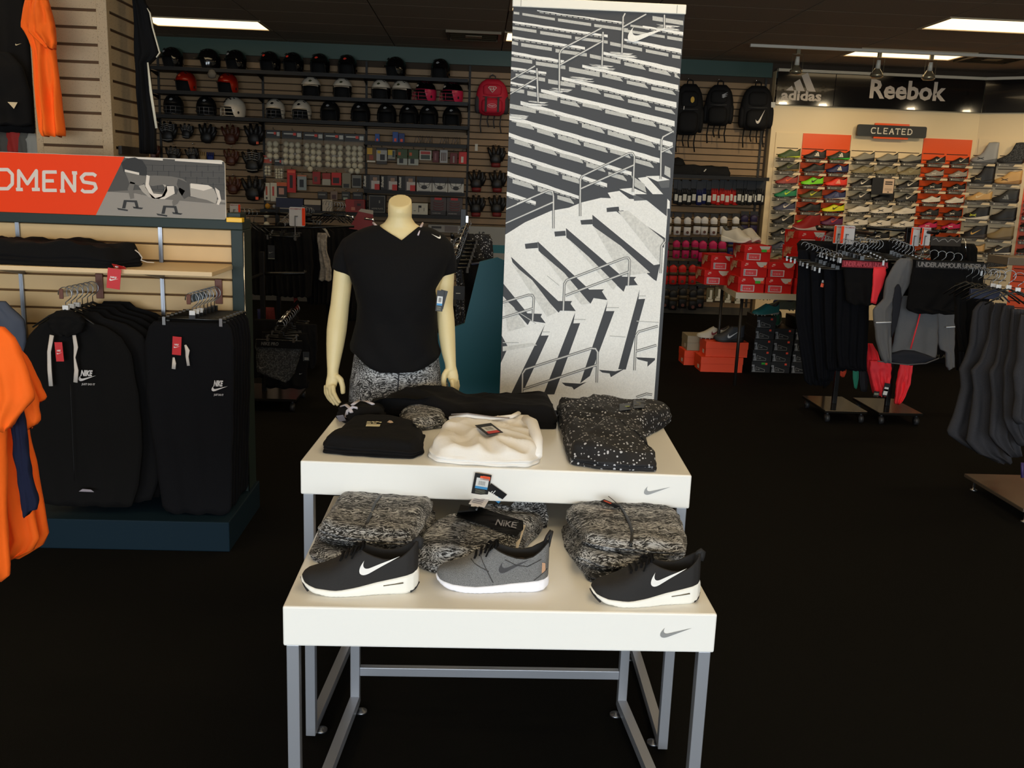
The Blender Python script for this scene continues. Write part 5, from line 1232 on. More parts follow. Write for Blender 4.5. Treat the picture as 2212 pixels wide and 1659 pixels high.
for i,(px,rz) in enumerate(((376,-35),(454,-60),(512,-35),(585,-25),(635,-25),(692,-12),(751,-8),(855,-45),(951,-15))):
    helmet('glossy black batting helmet, %s from the left on the top shelf'%ORD[i],px,1,bg,rz,g1,em=reds if i in (3,4,5,6) else (greys if i in(0,2,8) else None))
for px,lb in ((403,'red batting helmet, left one on the second shelf'),(493,'red batting helmet, right one on the second shelf')): helmet(lb,px,2,redg,-20,g2,em=M('emblem_orange',(220,90,50),.5))
for i,px in enumerate((672,740,823,868)): helmet('black batting helmet with white crown, %s from the left on the second shelf'%ORD[i],px,2,bg,(5,0,-8,-15)[i],g2,top=whiteg,em=M('emblem_olive',(60,62,30),.5))
for px,lb in ((920,'pink and black caged helmet, left one on the second shelf'),(978,'pink and black caged helmet, right one on the second shelf')): helmet(lb,px,2,pinkg,-48,g2,top=bg,cage=wirep,em=whiteg)
for i,px in enumerate((374,445)): helmet('matte black helmet with steel face cage, %s from the left on the third shelf'%ORD[i],px,3,bm_,5,g3,cage=wire,em=greys)
helmet('white helmet with open cage turned left on the third shelf',506,3,whiteg,-50,g3,cage=whiteg,em=bg)
for i,px in enumerate((594,651)): helmet('white front-facing helmet, %s of the pair on the third shelf'%('left' if i==0 else 'right'),px,3,whiteg,-5,g3,em=bg,cage=wire)
for i,px in enumerate((713,779,836,884,927,978)): helmet('black helmet with small grey emblem, %s in the right group of the third shelf'%ORD[i],px,3,bm_,-5,g3,em=greys)
a=MB(); p=P(459,160,YB-.4); a.lathe([(.002,-.05),(.04,-.04),(.05,0),(.03,.04),(.004,.05)],(p.x,YB-.42,p.z),10,sy=.5); tag(a.build('mini_glove',M('mini_grey',(92,88,82),.7)),'small grey padded item hanging off the top shelf edge','glove')
# ---------------------------------------------------------------- fielding gloves
def glove_geo():
    g=MB(); 
    for i,(a_,L) in enumerate(((-24,.115),(-8,.13),(8,.13),(23,.115))):
        d=Vector((math.sin(R(a_)),0,math.cos(R(a_)))); b=Vector((-.045+.03*i,0,.0)); g.tube([b-d*.02,b+d*L*.5+Vector((0,-.02,0)),b+d*L+Vector((0,-.008,0))],[.022,.021,.013],8)
    g.tube([(.055,0,-.03),(.085,-.025,.03),(.098,-.02,.075)],[.026,.022,.014],8)
    g.lathe([(.002,-.085),(.05,-.075),(.068,-.03),(.06,.02),(.03,.045),(.002,.05)],(0,-.005,0),14,sy=.5)
    w=MB(); w.grid(lambda u,v:(.045+.05*u-.005*v,-.018-.02*math.sin(math.pi*u),.02+.085*v),5,6)
    l=MB()
    for k in range(4): l.tube([(-.075+.005*k,-.03,.035+.02*k),(0,-.036,.045+.02*k),(.07,-.03,.03+.02*k)],.0022,5)
    l.tube([(-.05,-.036,-.055),(0,-.042,-.06),(.05,-.036,-.055)],.003,5)
    return g.mesh('glove_body',blackp),w.mesh('web',blackp),l.mesh('lacing',blackp)
GM=glove_geo()
gb_=M('leather_black',(22,20,19),.5); gbr=M('leather_brown',(74,34,18),.5); lace_=M('lace_tan',(120,96,66),.7); lacew=M('lace_white',(175,172,165),.7); laced=M('lace_dark',(32,28,26),.7); lred=M('leather_red_trim',(110,18,18),.6)
def glove(label,px,py,m,lm,s=1.0,rz=0,ry=0,group='fielding gloves on the wall',tagc=None,Y=YB-.11):
    p=P(px,py,Y); t=emp('fielding_glove',label,'glove',p,R(rz),group); t.scale=(s,s,s); t.rotation_euler=(0,R(ry),R(rz))
    for me,nm,mm_ in zip(GM,('glove_body','web','lacing'),(m,m,lm)): o=objof(nm,me,t); setmat(o,mm_)
    if tagc: a=MB(); a.box(.03,.055,-.05,-.048,-.07,-.045); a.build('price_sticker',tagc,t)
    peg(px,py-24,.08)
stk=M('sticker_orange',(240,90,50),.6)
for (px,py,m_,lm,s,ry,lb,tg) in ((363,290,gb_,lacew,1.1,0,'black glove with white lacing, leftmost in the upper glove row',None),(403,287,gb_,lacew,.8,6,'narrow black and white glove, second in the upper glove row',None),(447,293,gb_,laced,1.05,8,'all black glove, third in the upper glove row',None),(498,296,gbr,lace_,1.05,0,'brown leather glove in the upper glove row',None),(549,296,gb_,laced,1.15,0,'big black catcher mitt with orange sticker in the upper glove row',stk),
   (329,333,gbr,lace_,.9,0,'brown glove, leftmost in the second glove row',None),(374,338,gb_,lacew,.9,4,'black glove, second in the second glove row',None),(416,338,gb_,lacew,.8,-6,'striped black glove, third in the second glove row',None),(499,344,gbr,lace_,.9,4,'brown leather glove above the white box, second glove row',None),(546,354,gb_,lacew,1.25,0,'big round black mitt in the second glove row',None),(503,405,gbr,lace_,.95,0,'brown leather glove in the third glove row beside the photo sign',None),(547,413,gb_,laced,1.35,0,'large black glove in the third glove row',stk)):
    glove(lb,px,py,m_,lm,s,0,ry,tagc=tg)
for px,py,lb in ((1071,340,'black glove with red cuff, uppermost under the red backpack'),(1029,393,'black glove with red cuff, left one in the middle pair'),(1074,394,'black glove with red cuff, right one in the middle pair'),(1028,447,'black glove with red cuff, left one in the lowest pair'),(1073,447,'black glove with red cuff, right one in the lowest pair')):
    glove(lb,px,py,gb_,laced,1.05,0,0,'black and red gloves right of the mask boxes')
    p=P(px,py+16,YB-.13); a=MB(); a.lathe([(.002,-.03),(.05,-.028),(.056,0),(.05,.02),(.002,.022)],p,12,sy=.45); o=a.build('cuff',lred,bpy.data.objects[[o.name for o in bpy.data.objects if o.type=='EMPTY'][-1]] if False else None)
    t=[o_ for o_ in COL.objects if o_.type=='EMPTY' and o_.get('label')==lb][0]; o.parent=t; o.matrix_parent_inverse=(Matrix.Translation(t.location)@Matrix.Diagonal((1.05,1.05,1.05,1))).inverted()
# batting gloves tan and blue
p=P(446,340,YB-.06); t=emp('batting_glove_pair','tan and blue batting gloves in the second glove row','glove',p)
for k,(dx,mm_) in enumerate(((-.04,M('glove_tan',(170,140,95),.8)),(.045,M('glove_blue',(20,40,110),.7)))):
    a=MB(); a.lathe([(.002,-.06),(.035,-.055),(.04,.0),(.03,.02)],(dx,0,0),8,sy=.4)
    for j in range(4): a.tube([(dx-.03+.02*j,0,.0),(dx-.034+.023*j,-.004,.06)],[.010,.007],6)
    a.build('glove',mm_,t)
# ---------------------------------------------------------------- bags of white balls
ballm=M('ball_white',(214,206,180),.45,bump=.2,bscale=60); a=MB(); a.sphere((0,0,0),1,10); BALL=a.mesh('ball',ballm)
film=M('bag_film',(200,200,190),.08,alpha=.10)
cardk=M('card_black',(24,22,22),.5); cw=M('card_white',(200,198,188),.6)
def ballbag(label,px,py0,pyb,cols,rows,rad,extra=0,hdr=None,seed=0):
    Y=YB-.10; a_=P(px,py0,Y); t=emp('ball_bag',label,'ball bag',a_,0,'bags of white balls'); rd=random.Random(seed)
    w=cols*rad*2+.02; z0=P(px,pyb,Y).z-a_.z
    a=MB(); a.box(-w/2,w/2,-.004,.004,-.085,0); a.build('header_card',hdr or cardk,t)
    a=MB(); a.box(w*.25,w*.45,-.006,-.004,-.065,-.02,0); a.box(-w*.42,w*.1,-.006,-.004,-.04,-.025,0); a.build('card_print',cw,t)
    a=MB(); a.box(w*.05,w*.2,-.0062,-.004,-.05,-.02); a.build('red_sticker',reds,t)
    n=0
    for r_ in range(rows):
        for c_ in range(cols):
            o=objof('ball',BALL,t); o.location=(-w/2+.01+rad*(2*c_+1)+rd.uniform(-.1,.1)*rad,-rad*.9+rd.uniform(-.3,.3)*rad,-.115-rad*(2*r_+1)*.97-rd.uniform(0,.3)*rad); o.scale=(rad,rad,rad)
    for k in range(extra):
        o=objof('ball',BALL,t); o.location=(-w*.15+rad*2.05*k,-rad*.8,-.115-rad*(2*rows+1)*.96); o.scale=(rad,rad,rad)
    a=MB(); H_=.115+rad*2*rows*.99+extra*rad*.6; a.loft([ell_ring(0,-rad*.9,-.08,w/2,.006,16),ell_ring(0,-rad*.9,-.12,w/2+.004,rad*1.05,16,3),ell_ring(0,-rad*.9,-H_+.02,w/2+.006,rad*1.1,16,3),ell_ring(0,-rad*.9,-H_-.01,w/2*.9,rad*.5,16,3)],caps=False); a.build('clear_bag',film,t)
    peg(px,py0,.10)
ballbag('clear bag of six white balls, leftmost of the large bags',590,281,336,2,3,.036,seed=1)
ballbag('clear bag of white balls, second of the large bags',631,283,352,3,4,.035,seed=2)
ballbag('clear bag of white balls, third of the large bags',677,286,358,3,4,.035,1,seed=3)
ballbag('clear bag of white balls, fourth of the large bags',722,288,358,3,4,.035,0,seed=4)
ballbag('clear bag of white balls, rightmost and longest bag',766,290,372,3,4,.035,2,seed=5)
ballbag('small pack of six pale golf-size balls under an orange card',578,336,372,2,3,.019,hdr=M('card_orange',(190,70,40),.5),seed=6)
ballbag('small pack of white perforated balls beside the orange card',603,342,386,3,4,.015,seed=7)
# ---------------------------------------------------------------- carded goods and boxes
_cm={}
def cm(c):
    if c not in _cm: _cm[c]=M('print_%d_%d_%d'%c,c,.55)
    return _cm[c]
def carded(name,cat,label,x0,y0,x1,y1,base,prints=(),Y=YB-.12,thick=.02,group=None,hook=True,stand=None,rz=0):
    p=P((x0+x1)/2,(y0+y1)/2,Y); q=P(x1,(y0+y1)/2,Y); r_=P((x0+x1)/2,y1,Y); w=2*(q.x-p.x); h=2*(p.z-r_.z)
    t=emp(name,label,cat,(p.x,Y,p.z),rz,group); z0=-h/2
    if stand is not None: z0=stand-p.z+.0015
    a=MB(); a.cbox(-w/2,w/2,0,thick,z0,h/2,min(.003,thick*.2)); a.build('box' if thick>.04 else 'card',cm(base),t)
    if prints:
        cols=[]; a=MB()
        for i,(u0,v0,u1,v1,c) in enumerate(prints):
            if c not in cols: cols.append(c)
            f=lambda u,v:(-w/2+w*u,-.0008-.0002*i,z0+(h/2-z0)*v); a.add([f(u0,v0),f(u1,v0),f(u1,v1),f(u0,v1)],[(0,1,2,3)],cols.index(c))
        a.build('print',[cm(c) for c in cols],t)
    if hook: peg((x0+x1)/2,y0,.10)
    return t,w,h
W_,K_,G_,Rd=(205,200,185),(22,20,20),(110,110,105),(190,34,26)
for (x0,y0,x1,y1,base,pr,lb) in (
 (791,318,813,352,(90,66,20),[(.1,.55,.6,.95,(210,160,30)),(.3,.2,.7,.5,(150,60,30)),(.1,.05,.9,.15,W_)],'yellow and brown carded pack, leftmost under the short shelf'),
 (813,319,836,355,(50,44,40),[(.0,.2,1,.85,(170,168,160)),(.1,.65,.4,.82,(220,180,40)),(.35,.25,.8,.6,(30,28,30))],'grey carded pack with dark picture under the short shelf'),
 (838,324,854,346,(150,146,130),[(.0,.5,.6,1,(215,180,40)),(.6,.3,.9,.9,(40,60,60)),(0,0,1,.12,K_)],'small yellow and white carded pack'),
 (858,322,880,356,(60,80,40),[(0,.0,1,.4,(170,172,160)),(.2,.1,.6,.4,(40,40,40)),(.1,.6,.35,.8,(200,90,40))],'green carded pack with dark spikes, left of a pair'),
 (882,323,904,357,(60,80,40),[(0,.0,1,.4,(170,172,160)),(.2,.1,.6,.4,(40,40,40)),(.1,.6,.35,.8,(200,90,40))],'green carded pack with dark spikes, right of a pair'),
 (906,325,932,346,(200,196,180),[(.12,.1,.88,.55,(60,70,60)),(.1,.6,.9,.9,(180,60,50))],'white framed blister pack in the small goods row'),
 (935,326,948,351,(96,24,28),[(.3,.2,.6,.8,(140,90,90))],'narrow dark red pack in the small goods row'),
 (950,324,967,352,(180,176,172),[(.2,.15,.35,.8,(90,60,50)),(.45,.15,.6,.8,(90,60,50)),(.7,.15,.8,.8,(90,60,50))],'clear pack of striped bars in the small goods row'),
 (972,330,988,354,(110,28,26),[(.4,.1,.6,.7,(150,140,130))],'dark red small pack, second from the right'),
 (991,328,1008,354,(200,30,24),[(.3,.1,.6,.6,W_)],'bright red small pack at the right end of the row'),
 (620,366,639,416,(190,26,20),[(.3,.2,.65,.75,(40,16,14)),(.1,.85,.9,.95,(230,90,60))],'tall red carded pack left of the grey picture pack'),
 (642,378,662,411,(140,150,150),[(.25,.2,.7,.7,(30,34,40)),(0,.9,1,1,(180,110,80))],'grey blue picture pack beside the tall red pack'),
 (675,371,692,398,(150,24,20),[(.2,.2,.6,.6,(90,60,50))],'dark red pack, first of the three red packs'),
 (696,374,714,400,(150,40,30),[(0,0,1,.5,(165,160,145))],'red pack with white lower half'),
 (716,373,737,400,(190,28,22),[(.15,.15,.8,.6,(40,16,16))],'bright red pack with dark shape, third of the red packs'),
 (739,374,758,407,(130,124,104),[(.15,.05,.8,.3,(30,30,30))],'tan carded pack beside the red packs'),
 (760,378,781,406,(120,120,112),[(.1,.15,.9,.75,(26,28,30))],'grey carded pack beside the first photo box'),
 (570,395,583,433,(205,198,178),[(.3,.3,.6,.8,(190,90,60)),(.3,.08,.6,.2,(70,60,50))],'tall white tube pack, left of the pair'),
 (584,395,598,435,(205,198,178),[(.3,.3,.6,.8,(190,60,50))],'tall white tube pack, right of the pair'),
 (598,394,620,434,(34,28,26),[(0,.8,1,1,(200,90,40)),(.2,.35,.7,.7,(190,140,120)),(0,.02,1,.2,W_)],'black and orange box with a ball picture above the blue box'),
 (686,414,707,430,(40,36,34),[(.1,.5,.8,.7,G_)],'dark small carded pack above the cream box'),
 (714,413,729,432,(120,100,86),[(.2,.1,.8,.6,(60,30,28))],'brown small carded pack above the cream box'),
 (738,414,756,432,(36,38,34),[(.1,.5,.8,.7,G_),(.2,0,.7,.3,(150,160,140))],'dark green small pack above the red box'),
 (762,415,784,431,(32,30,32),[(.1,.5,.8,.7,G_)],'black small pack above the red box')):
    carded('carded_pack','pack',lb,x0,y0,x1,y1,base,pr,group='small carded goods on the back wall')
for (x0,y0,x1,y1,c,lb) in ((810,289,820,304,(40,80,150),'small blue carded mouth guard, left one'),(848,285,860,304,(40,80,150),'small blue carded mouth guard, middle one'),(861,288,874,304,(20,50,110),'dark blue carded mouth guard, right one')):
    carded('mouthguard_pack','pack',lb,x0,y0,x1,y1,c,[(.3,.1,.7,.4,(240,80,50))],Y=YB-.2,group='blue packs on the short shelf',hook=False,stand=SZ[4][0])
for k,px in enumerate((905,925,960,985)):
    p=P(px,303,YB-.18); a=MB()
    for j in range(3): a.tube([(p.x-.05+.03*j,YB-.18,SZ[4][0]+.002),(p.x-.04+.035*j,YB-.2,SZ[4][0]+.05),(p.x-.02+.03*j,YB-.16,SZ[4][0]+.09),(p.x+.03+.01*j,YB-.18,SZ[4][0]+.002)],.0025,6)
    tag(a.build('wire_mask',wire),'thin wire mask frame standing on the short shelf, %s from the left'%ORD[k],'mask','wire masks on the short shelf')
def mbox(label,x0,y0,x1,y1,row,base,prints,depth=.12,txt=None,group=None,Yd=.2):
    Y=SZ[row][1]+.02; t,w,h=carded('goods_box','box',label,x0,y0,x1,y1,base,prints,Y=Y,thick=depth,hook=False,stand=SZ[row][0],group=group)
    return t,w,h,Y
for i,(x0,x1) in enumerate(((784,820),(822,858),(860,897))):
    t,w,h,Y=mbox('black box with vertical Schutt lettering and batter photo, %s of three'%ORD[i],x0,378+i*1.3,x1,410+i*1.3,5,(26,24,26),[(.42,.0,1,1,(70,66,66)),(.5,.05,1,.62,(190,182,176)),(.7,.0,1,.4,(190,40,36)),(.6,.6,.85,.85,(150,120,100)),(.2,.05,.4,.92,(12,12,13))],group='batter photo boxes')
    a=MB(); z0=SZ[5][0]-t.location.z
    lettering(a,'Schutt',lambda u,v:(-w*.47+(.03-v),-.0025,z0+.03+u),h*.75,.030,0,bold=.04,shear=.2); a.build('lettering',cm(W_),t)
for i,(x0,x1) in enumerate(((900,933),(934,967),(968,1002))):
    t,w,h,Y=mbox('white and black box picturing a wire face mask, %s of three'%ORD[i],x0,382+i,x1,413+i,5,(190,188,180),[(.0,.6,1,1,(24,24,30)),(.1,.0,.9,.06,(120,120,120))],group='face mask boxes')
    a=MB(); z0=-h/2+.0; zc=(SZ[5][0]-t.location.z)
    for pts in ([(-.075,.13),(-.06,.09),(-.03,.07),(.03,.07),(.06,.09),(.075,.13)],[(-.075,.11),(-.05,.05),(0,.03),(.05,.05),(.075,.11)],[(0,.07),(0,.11)]): a.tube([(x,-.004,zc+z) for x,z in pts],.0022,5,flat=.4)
    a.build('mask_picture',cm(K_),t); a=MB(); a.flat(ell(0,zc+.05,.035,.022),lambda u,v:(u,-.0032,v)); a.build('chin_cup_picture',cm((40,38,36)),t)
t,w,h,Y=mbox('black box with white outline and home plate lettering',796,421,833,459,6,(18,18,18),[(.05,.05,.95,.06,W_),(.05,.93,.95,.94,W_),(.05,.05,.06,.94,W_),(.94,.05,.95,.94,W_),(.6,.55,.68,.7,G_)])
a=MB(); zc=SZ[6][0]-t.location.z; lettering(a,'HOME PLATE',lambda u,v:(-.06+u,-.003,zc+.045+v),.13,.016,0); a.build('lettering',cm((170,165,150)),t)
mbox('white box with line drawing of a batting tee',890,439,924,463,6,(196,192,176),[(.4,.2,.44,.8,K_),(.44,.6,.6,.8,K_),(.1,.3,.25,.34,K_),(.75,.3,.78,.6,K_)])
for i,(x0,x1) in enumerate(((930,964),(965,999))):
    t,w,h,Y=mbox('red and black fielder mask box, %s of the pair'%('left' if i==0 else 'right'),x0,426+i,x1,458+i,6,(36,28,28),[(.0,.25,1,.95,(70,58,56)),(.25,.85,.7,.97,(190,30,30))],group='red fielder mask boxes')
    a=MB(); zc=SZ[6][0]-t.location.z
    for z in (.06,.085,.115,.14): a.tube([(-.06,-.003,zc+z+.015),(-.03,-.005,zc+z),(.03,-.005,zc+z),(.06,-.003,zc+z+.015)],.005,5,flat=.4)
    a.build('mask_picture',cm((150,30,34)),t); a=MB(); lettering(a,'FIELDERS MASK',lambda u,v:(-.07+u,-.003,zc+.02+v),.10,.010,0); a.build('lettering',cm((180,176,170)),t)
mbox('dark blue box with pale lettering under the white tubes',596,428,655,452,6,(16,24,60),[(.1,.08,.5,.16,(150,140,120))],depth=.1)
mbox('cream box with black lower half, right of the blue box',657,432,693,455,6,(36,30,30),[(0,.55,1,1,(180,164,140))])
mbox('cream round-cornered box beside the hanger cluster',696,431,718,456,6,(180,168,150),[])
mbox('red box picturing bases, lower right of the wall',746,431,788,457,6,(150,36,34),[(.45,.15,.95,.95,(110,24,24)),(.3,.15,.5,.4,(190,110,90)),(.6,.5,.8,.7,(40,20,22))])
for i,(px,py,c) in enumerate(((578,443,(200,140,40)),(592,443,(150,150,150)))):
    p=P(px,py,YB-.2); a=MB(); a.sphere((p.x,YB-.2,SZ[6][0]+.035),.033 if i==0 else .022,10); tag(a.build('loose_ball',cm(c)),['yellow ball on the long lower shelf','small grey ball on the long lower shelf'][i],'ball')
for i,(px,py) in enumerate(((576,464),(576,485))):
    p=P(px,py,YB-.35); a=MB(); a.sphere(p,.036,12); tag(a.build('white_ball',ballm),['white ball above its twin, low on the left of the back wall','white ball below its twin, low on the left of the back wall'][i],'ball')
wshelf(556,640,494,.4,'short black shelf under the two white balls')
carded('price_strip','label','white vertical price strip left of the uppermost red-cuffed glove',1026,311,1032,326,W_,Y=YB-.016,thick=.002,hook=False)
t,w,h=carded('long_pack','box','long white printed box low on the back wall, behind the hook rack',925,486,996,502,(150,146,138),[(.5,.1,.9,.9,(110,100,96)),(.1,.5,.4,.8,(40,36,36))],Y=YB-.2,thick=.178,hook=False)
t,w,h=carded('poster_board','poster','pale board with an emblem and teal corner beside the stadium banner',1012,490,1092,560,(150,148,140),[(.65,.2,1,.45,(20,110,120)),(.2,.75,.4,.78,(40,38,36))],Y=YB-.3,thick=.278,hook=False)
a=MB(); lettering(a,'LS',lambda u,v:(-.1+u,-.003,.06+v),.07,.07,0,bold=.04); a.build('emblem',cm((40,38,36)),t)
# ---------------------------------------------------------------- backpacks
def backpack(label,px,py0,py1,w_px,Y,mb_,mp,trim,straps=True,rz=0):
    p=P(px,(py0+py1)/2,Y); h=P(px,py0,Y).z-P(px,py1,Y).z; w=w_px*Y/FPX
    t=emp('backpack',label,'backpack',(p.x,Y,p.z),R(rz))
    a=MB(); rg=[]
    for k in range(13):
        v=k/12; z=-h/2+h*v; s=(1-abs(2*v-1)**5)**.35 if 0<v<1 else .55; ww=w/2*s*(1-.22*max(0,v-.6)/.4); dd=.10*s*(1-.3*v)
        rg.append(ell_ring(0,0,z,max(ww,.01),max(dd,.01),20,3))
    a.loft(rg); a.build('main_body',mb_,t)
    a=MB(); rg=[]
    for k in range(9):
        v=k/8; z=-h*.46+h*.42*v; s=(1-abs(2*v-1)**6)**.4 if 0<v<1 else .6; rg.append(ell_ring(0,-.085,z,w*.33*s,.05*s,16,3.5))
    a.loft(rg); a.build('front_pocket',mp,t)
    a=MB(); rg=[]
    for k in range(7):
        v=k/6; z=h*.02+h*.34*v; s=(1-abs(2*v-1)**6)**.4 if 0<v<1 else .6; rg.append(ell_ring(0,-.06,z,w*.3*s,.035*s,16,3.5))
    a.loft(rg); a.build('upper_pocket',mp,t)
    for sg in (-1,1):
        a=MB(); rg=[]
        for k in range(7):
            v=k/6; z=-h*.45+h*.5*v; s=(1-abs(2*v-1)**4)**.4 if 0<v<1 else .5; rg.append(ell_ring(sg*w*.44,-.01,z,w*.10*s,.06*s,12,3))
        a.loft(rg); a.build('side_pocket',mp if mp is not mb_ else trim,t)
    a=MB(); a.tube([(-.035,0,h/2-.02),(-.03,0,h/2+.035),(0,0,h/2+.05),(.03,0,h/2+.035),(.035,0,h/2-.02)],.008,6); a.build('grab_handle',trim,t)
    a=MB(); a.tube([(-w*.3,-.098,h*.0),(0,-.112,-.005),(w*.3,-.098,h*.0)],.004,5); a.build('zip',M('zip_grey',(70,68,66),.5),t)
    if straps:
        for i,(x,L) in enumerate(((-.32,.2),(-.1,.13),(.1,.14),(.3,.19))):
            a=MB(); a.tube([(x*w,.02,-h/2+.03),(x*w-.012,.0,-h/2-L*.5),(x*w+.006*(i%2),.0,-h/2-L)],.008,6,flat=.3); a.build('strap',trim,t)
    peg(px,py0-8,.10); return t,w,h
redf=M('bag_crimson',(190,20,48),.7); gryf=M('bag_grey',(58,54,54),.8); blkf=M('bag_black',(15,14,14),.8,spec=.3)
t,w,h=backpack('crimson and grey backpack hanging on the wall left of the stadium banner',1063,172,250,66,YB-.16,redf,redf,gryf)
a=MB(); a.flat([(0,-.035),(.05,.02),(.035,.035),(-.035,.035),(-.05,.02)],lambda u,v:(u,-.112,h*.2+v),0); a.flat([(0,-.027),(.04,.018),(.03,.029),(-.03,.029),(-.04,.018)],lambda u,v:(u,-.1135,h*.2+v),1); lettering(a,'LS',lambda u,v:(-.022+u,-.115,h*.2-.004+v),.044,.026,0,bold=.03); a.build('upper_emblem',[cm(W_),redf],t)
a=MB(); a.flat(ell(0,-h*.25,.052,.024),lambda u,v:(u,-.1365,v),0); a.flat(ell(0,-h*.25,.047,.02),lambda u,v:(u,-.1380,v),1); lettering(a,'Slugger',lambda u,v:(-.036+u,-.1392,-h*.25-.011+v),.072,.022,0,bold=.02); a.build('oval_badge',[cm((210,170,175)),redf],t)
for x in (-.16,.16):
    a=MB(); a.box(x*w*1.2-.012,x*w*1.2+.012,-.139,-.13,-h*.42,h*.0); a.build('webbing',gryf,t)
for (px,y0,y1,wp,lb,kind,rz) in ((1487,182,292,60,'black backpack with a yellow tag, leftmost of the three right of the banner','y',-8),(1553,184,272,58,'black backpack with winged emblem, middle of the three','e',-18),(1634,186,282,66,'black backpack with white check emblem, rightmost beside the cream wall','n',-8)):
    t,w,h=backpack(lb,px,y0,y1,wp,YB-.17,blkf,blkf,blkf,True,rz)
    a=MB()
    if kind=='y': a.prism(ell(0,.0,.022,.035,10),-.125,-.12); a.v=[(v[0]+.03,v[1],v[2]+h*.18) for v in a.v]; a.build('yellow_tag',cm((205,160,20)),t); a=MB(); a.tube([(-.06,-.12,h*.05),(-.062,-.125,-h*.02)],.005,6); a.build('zip_pull',whitec,t)
    elif kind=='e':
        for k in range(3): a.flat([(.05,.05-.02*k),(-.02,.018-.012*k),(.0,.008-.012*k)],lambda u,v:(u+.05,-.112,h*.2+v),0)
        a.build('winged_emblem',greys,t)
    else:
        swoosh(a,lambda u,v:(u+.01,-.142,-h*.38+v),.17,tilt=R(48)); a.build('check_emblem',cm((215,205,190)),t)
        a=MB(); a.box(w*.42,w*.55,-.06,-.055,h*.02,h*.14); a.build('hang_tag',cm(W_),t)
# duffel bag on the shelf
df=blob('duffel_bag',blkf,[(P(1440,372,YB-.3).x,YB-.34),(P(1575,372,YB-.3).x,YB-.33),(P(1583,372,YB-.3).x,YB-.2),(P(1570,372,YB-.2).x,YB-.06),(P(1440,372,YB-.2).x,YB-.05)],SZ[7][0],.11,.012,5,folds=1,nfreq=.4,rings=14)[0]
tag(df,'soft black duffel bag lying on the shelf under the black backpacks','bag')
a=MB(); a.lathe([(.01,0),(.09,.0),(.095,.05),(.06,.11),(.003,.13)],(P(1462,372,YB-.2).x,YB-.2,SZ[7][0]+.07),16,sy=.9); a.build('raised_end',blkf,df)
a=MB(); p=P(1523,368,YB-.345); a.obox(p,Vector((.012,0,.014)),Vector((.004,0,-.004)),Vector((0,.002,0))); a.build('tag',cm(W_),df)
# ---------------------------------------------------------------- packs of batting gloves and socks right of the banner
hdr=M('header_card',(20,18,18),.5)
def gpack_geo():
    b=MB(); b.lathe([(.002,-.155),(.03,-.15),(.036,-.1),(.032,-.07),(.002,-.065)],(0,-.006,0),8,sy=.45)
    for j in range(4): b.tube([(-.024+.016*j,-.006,-.075),(-.026+.0175*j,-.008,-.02)],[.009,.006],6)
    c=MB(); c.box(-.035,.035,-.002,.002,-.03,.055); l=MB(); l.box(-.018,.018,-.024,-.021,-.125,-.07)
    return b.mesh('glove',blackp),c.mesh('header_card',hdr),l.mesh('size_label',cw)
GP=gpack_geo()
gcol=[(26,26,28)]*5+[(16,26,80)]*2+[(26,26,28)]+[(190,30,24)]*6+[(40,38,34)]*3+[(24,24,26)]*5
xs_=[1462,1471,1480,1489,1500,1512,1522,1533,1544,1553,1562,1572,1581,1590,1598,1606,1614,1621,1628,1635,1641,1646]
cname={(26,26,28):'black',(16,26,80):'blue',(190,30,24):'red',(40,38,34):'dark olive',(24,24,26):'black'}
for i,(px,c) in enumerate(zip(xs_,gcol)):
    Y=YB-.16-.012*(i%3); p=P(px,402+(i%2)*3,Y); t=emp('batting_glove_pack','%s batting glove pack under the duffel shelf, number %s from the banner'%(cname[c],(ORD+['thirteenth','fourteenth','fifteenth','sixteenth','seventeenth','eighteenth','nineteenth','twentieth','twenty-first','twenty-second'])[i]),'glove pack',p,0,'batting gloves under the duffel shelf'); t.scale=(1.15,1,1.35)
    for me,nm,mm_ in zip(GP,('glove','header_card','size_label'),(cm(c),hdr,cw)): o=objof(nm,me,t); setmat(o,mm_)
a=MB(); p0,p1=P(1452,393,YB-.15),P(1650,401,YB-.15); a.tube([p0,p1],.006,6); tag(a.build('display_rail',chrome),'thin chrome rail carrying the batting gloves','rail')
def sock_geo():
    b=MB(); rg=[]
    for z,a_,d in ((-.205,.03,.008),(-.2,.042,.016),(-.12,.045,.02),(-.07,.04,.016),(-.055,.043,.022),(-.02,.045,.028),(.0,.03,.022),(.012,.008,.01)): rg.append(ell_ring(-.004 if z>-.06 else .0,-.012,z,a_,d,12,2.6))
    b.loft(rg); h=MB(); h.box(-.045,.045,-.003,.002,.0,.05); w=MB(); w.loft([ell_ring(0,-.012,z,.0455,.026,12,2.6) for z in (-.105,-.07)]); l=MB(); l.add([(.018*math.cos(t),-.034,-.17+.018*math.sin(t)) for t in [i*math.pi/5 for i in range(10)]],[tuple(range(10))])
    return b.mesh('sock',whitec),h.mesh('header_card',hdr),w.mesh('paper_band',blackp),l.mesh('round_seal',cm((80,40,30)))
SKm=sock_geo(); bandm=M('band_brown',(60,48,26),.6)
def socks(px,py,c,label,group,s=1.0,dy=0):
    Y=YB-.13-dy; p=P(px,py,Y); t=emp('sock_pack',label,'socks',p,0,group); t.scale=(s,1,s)
    for me,nm,mm_ in zip(SKm,('sock','header_card','paper_band','round_seal'),(cm(c),hdr,bandm,cm((80,40,30)))): o=objof(nm,me,t); setmat(o,mm_)
for i,px in enumerate((1444,1464,1486,1507,1523,1543,1564,1590)): socks(px,469+(i%3),(215,212,210),'white sock pack, %s from the banner in the white sock row'%ORD[i],'white socks',1.0)
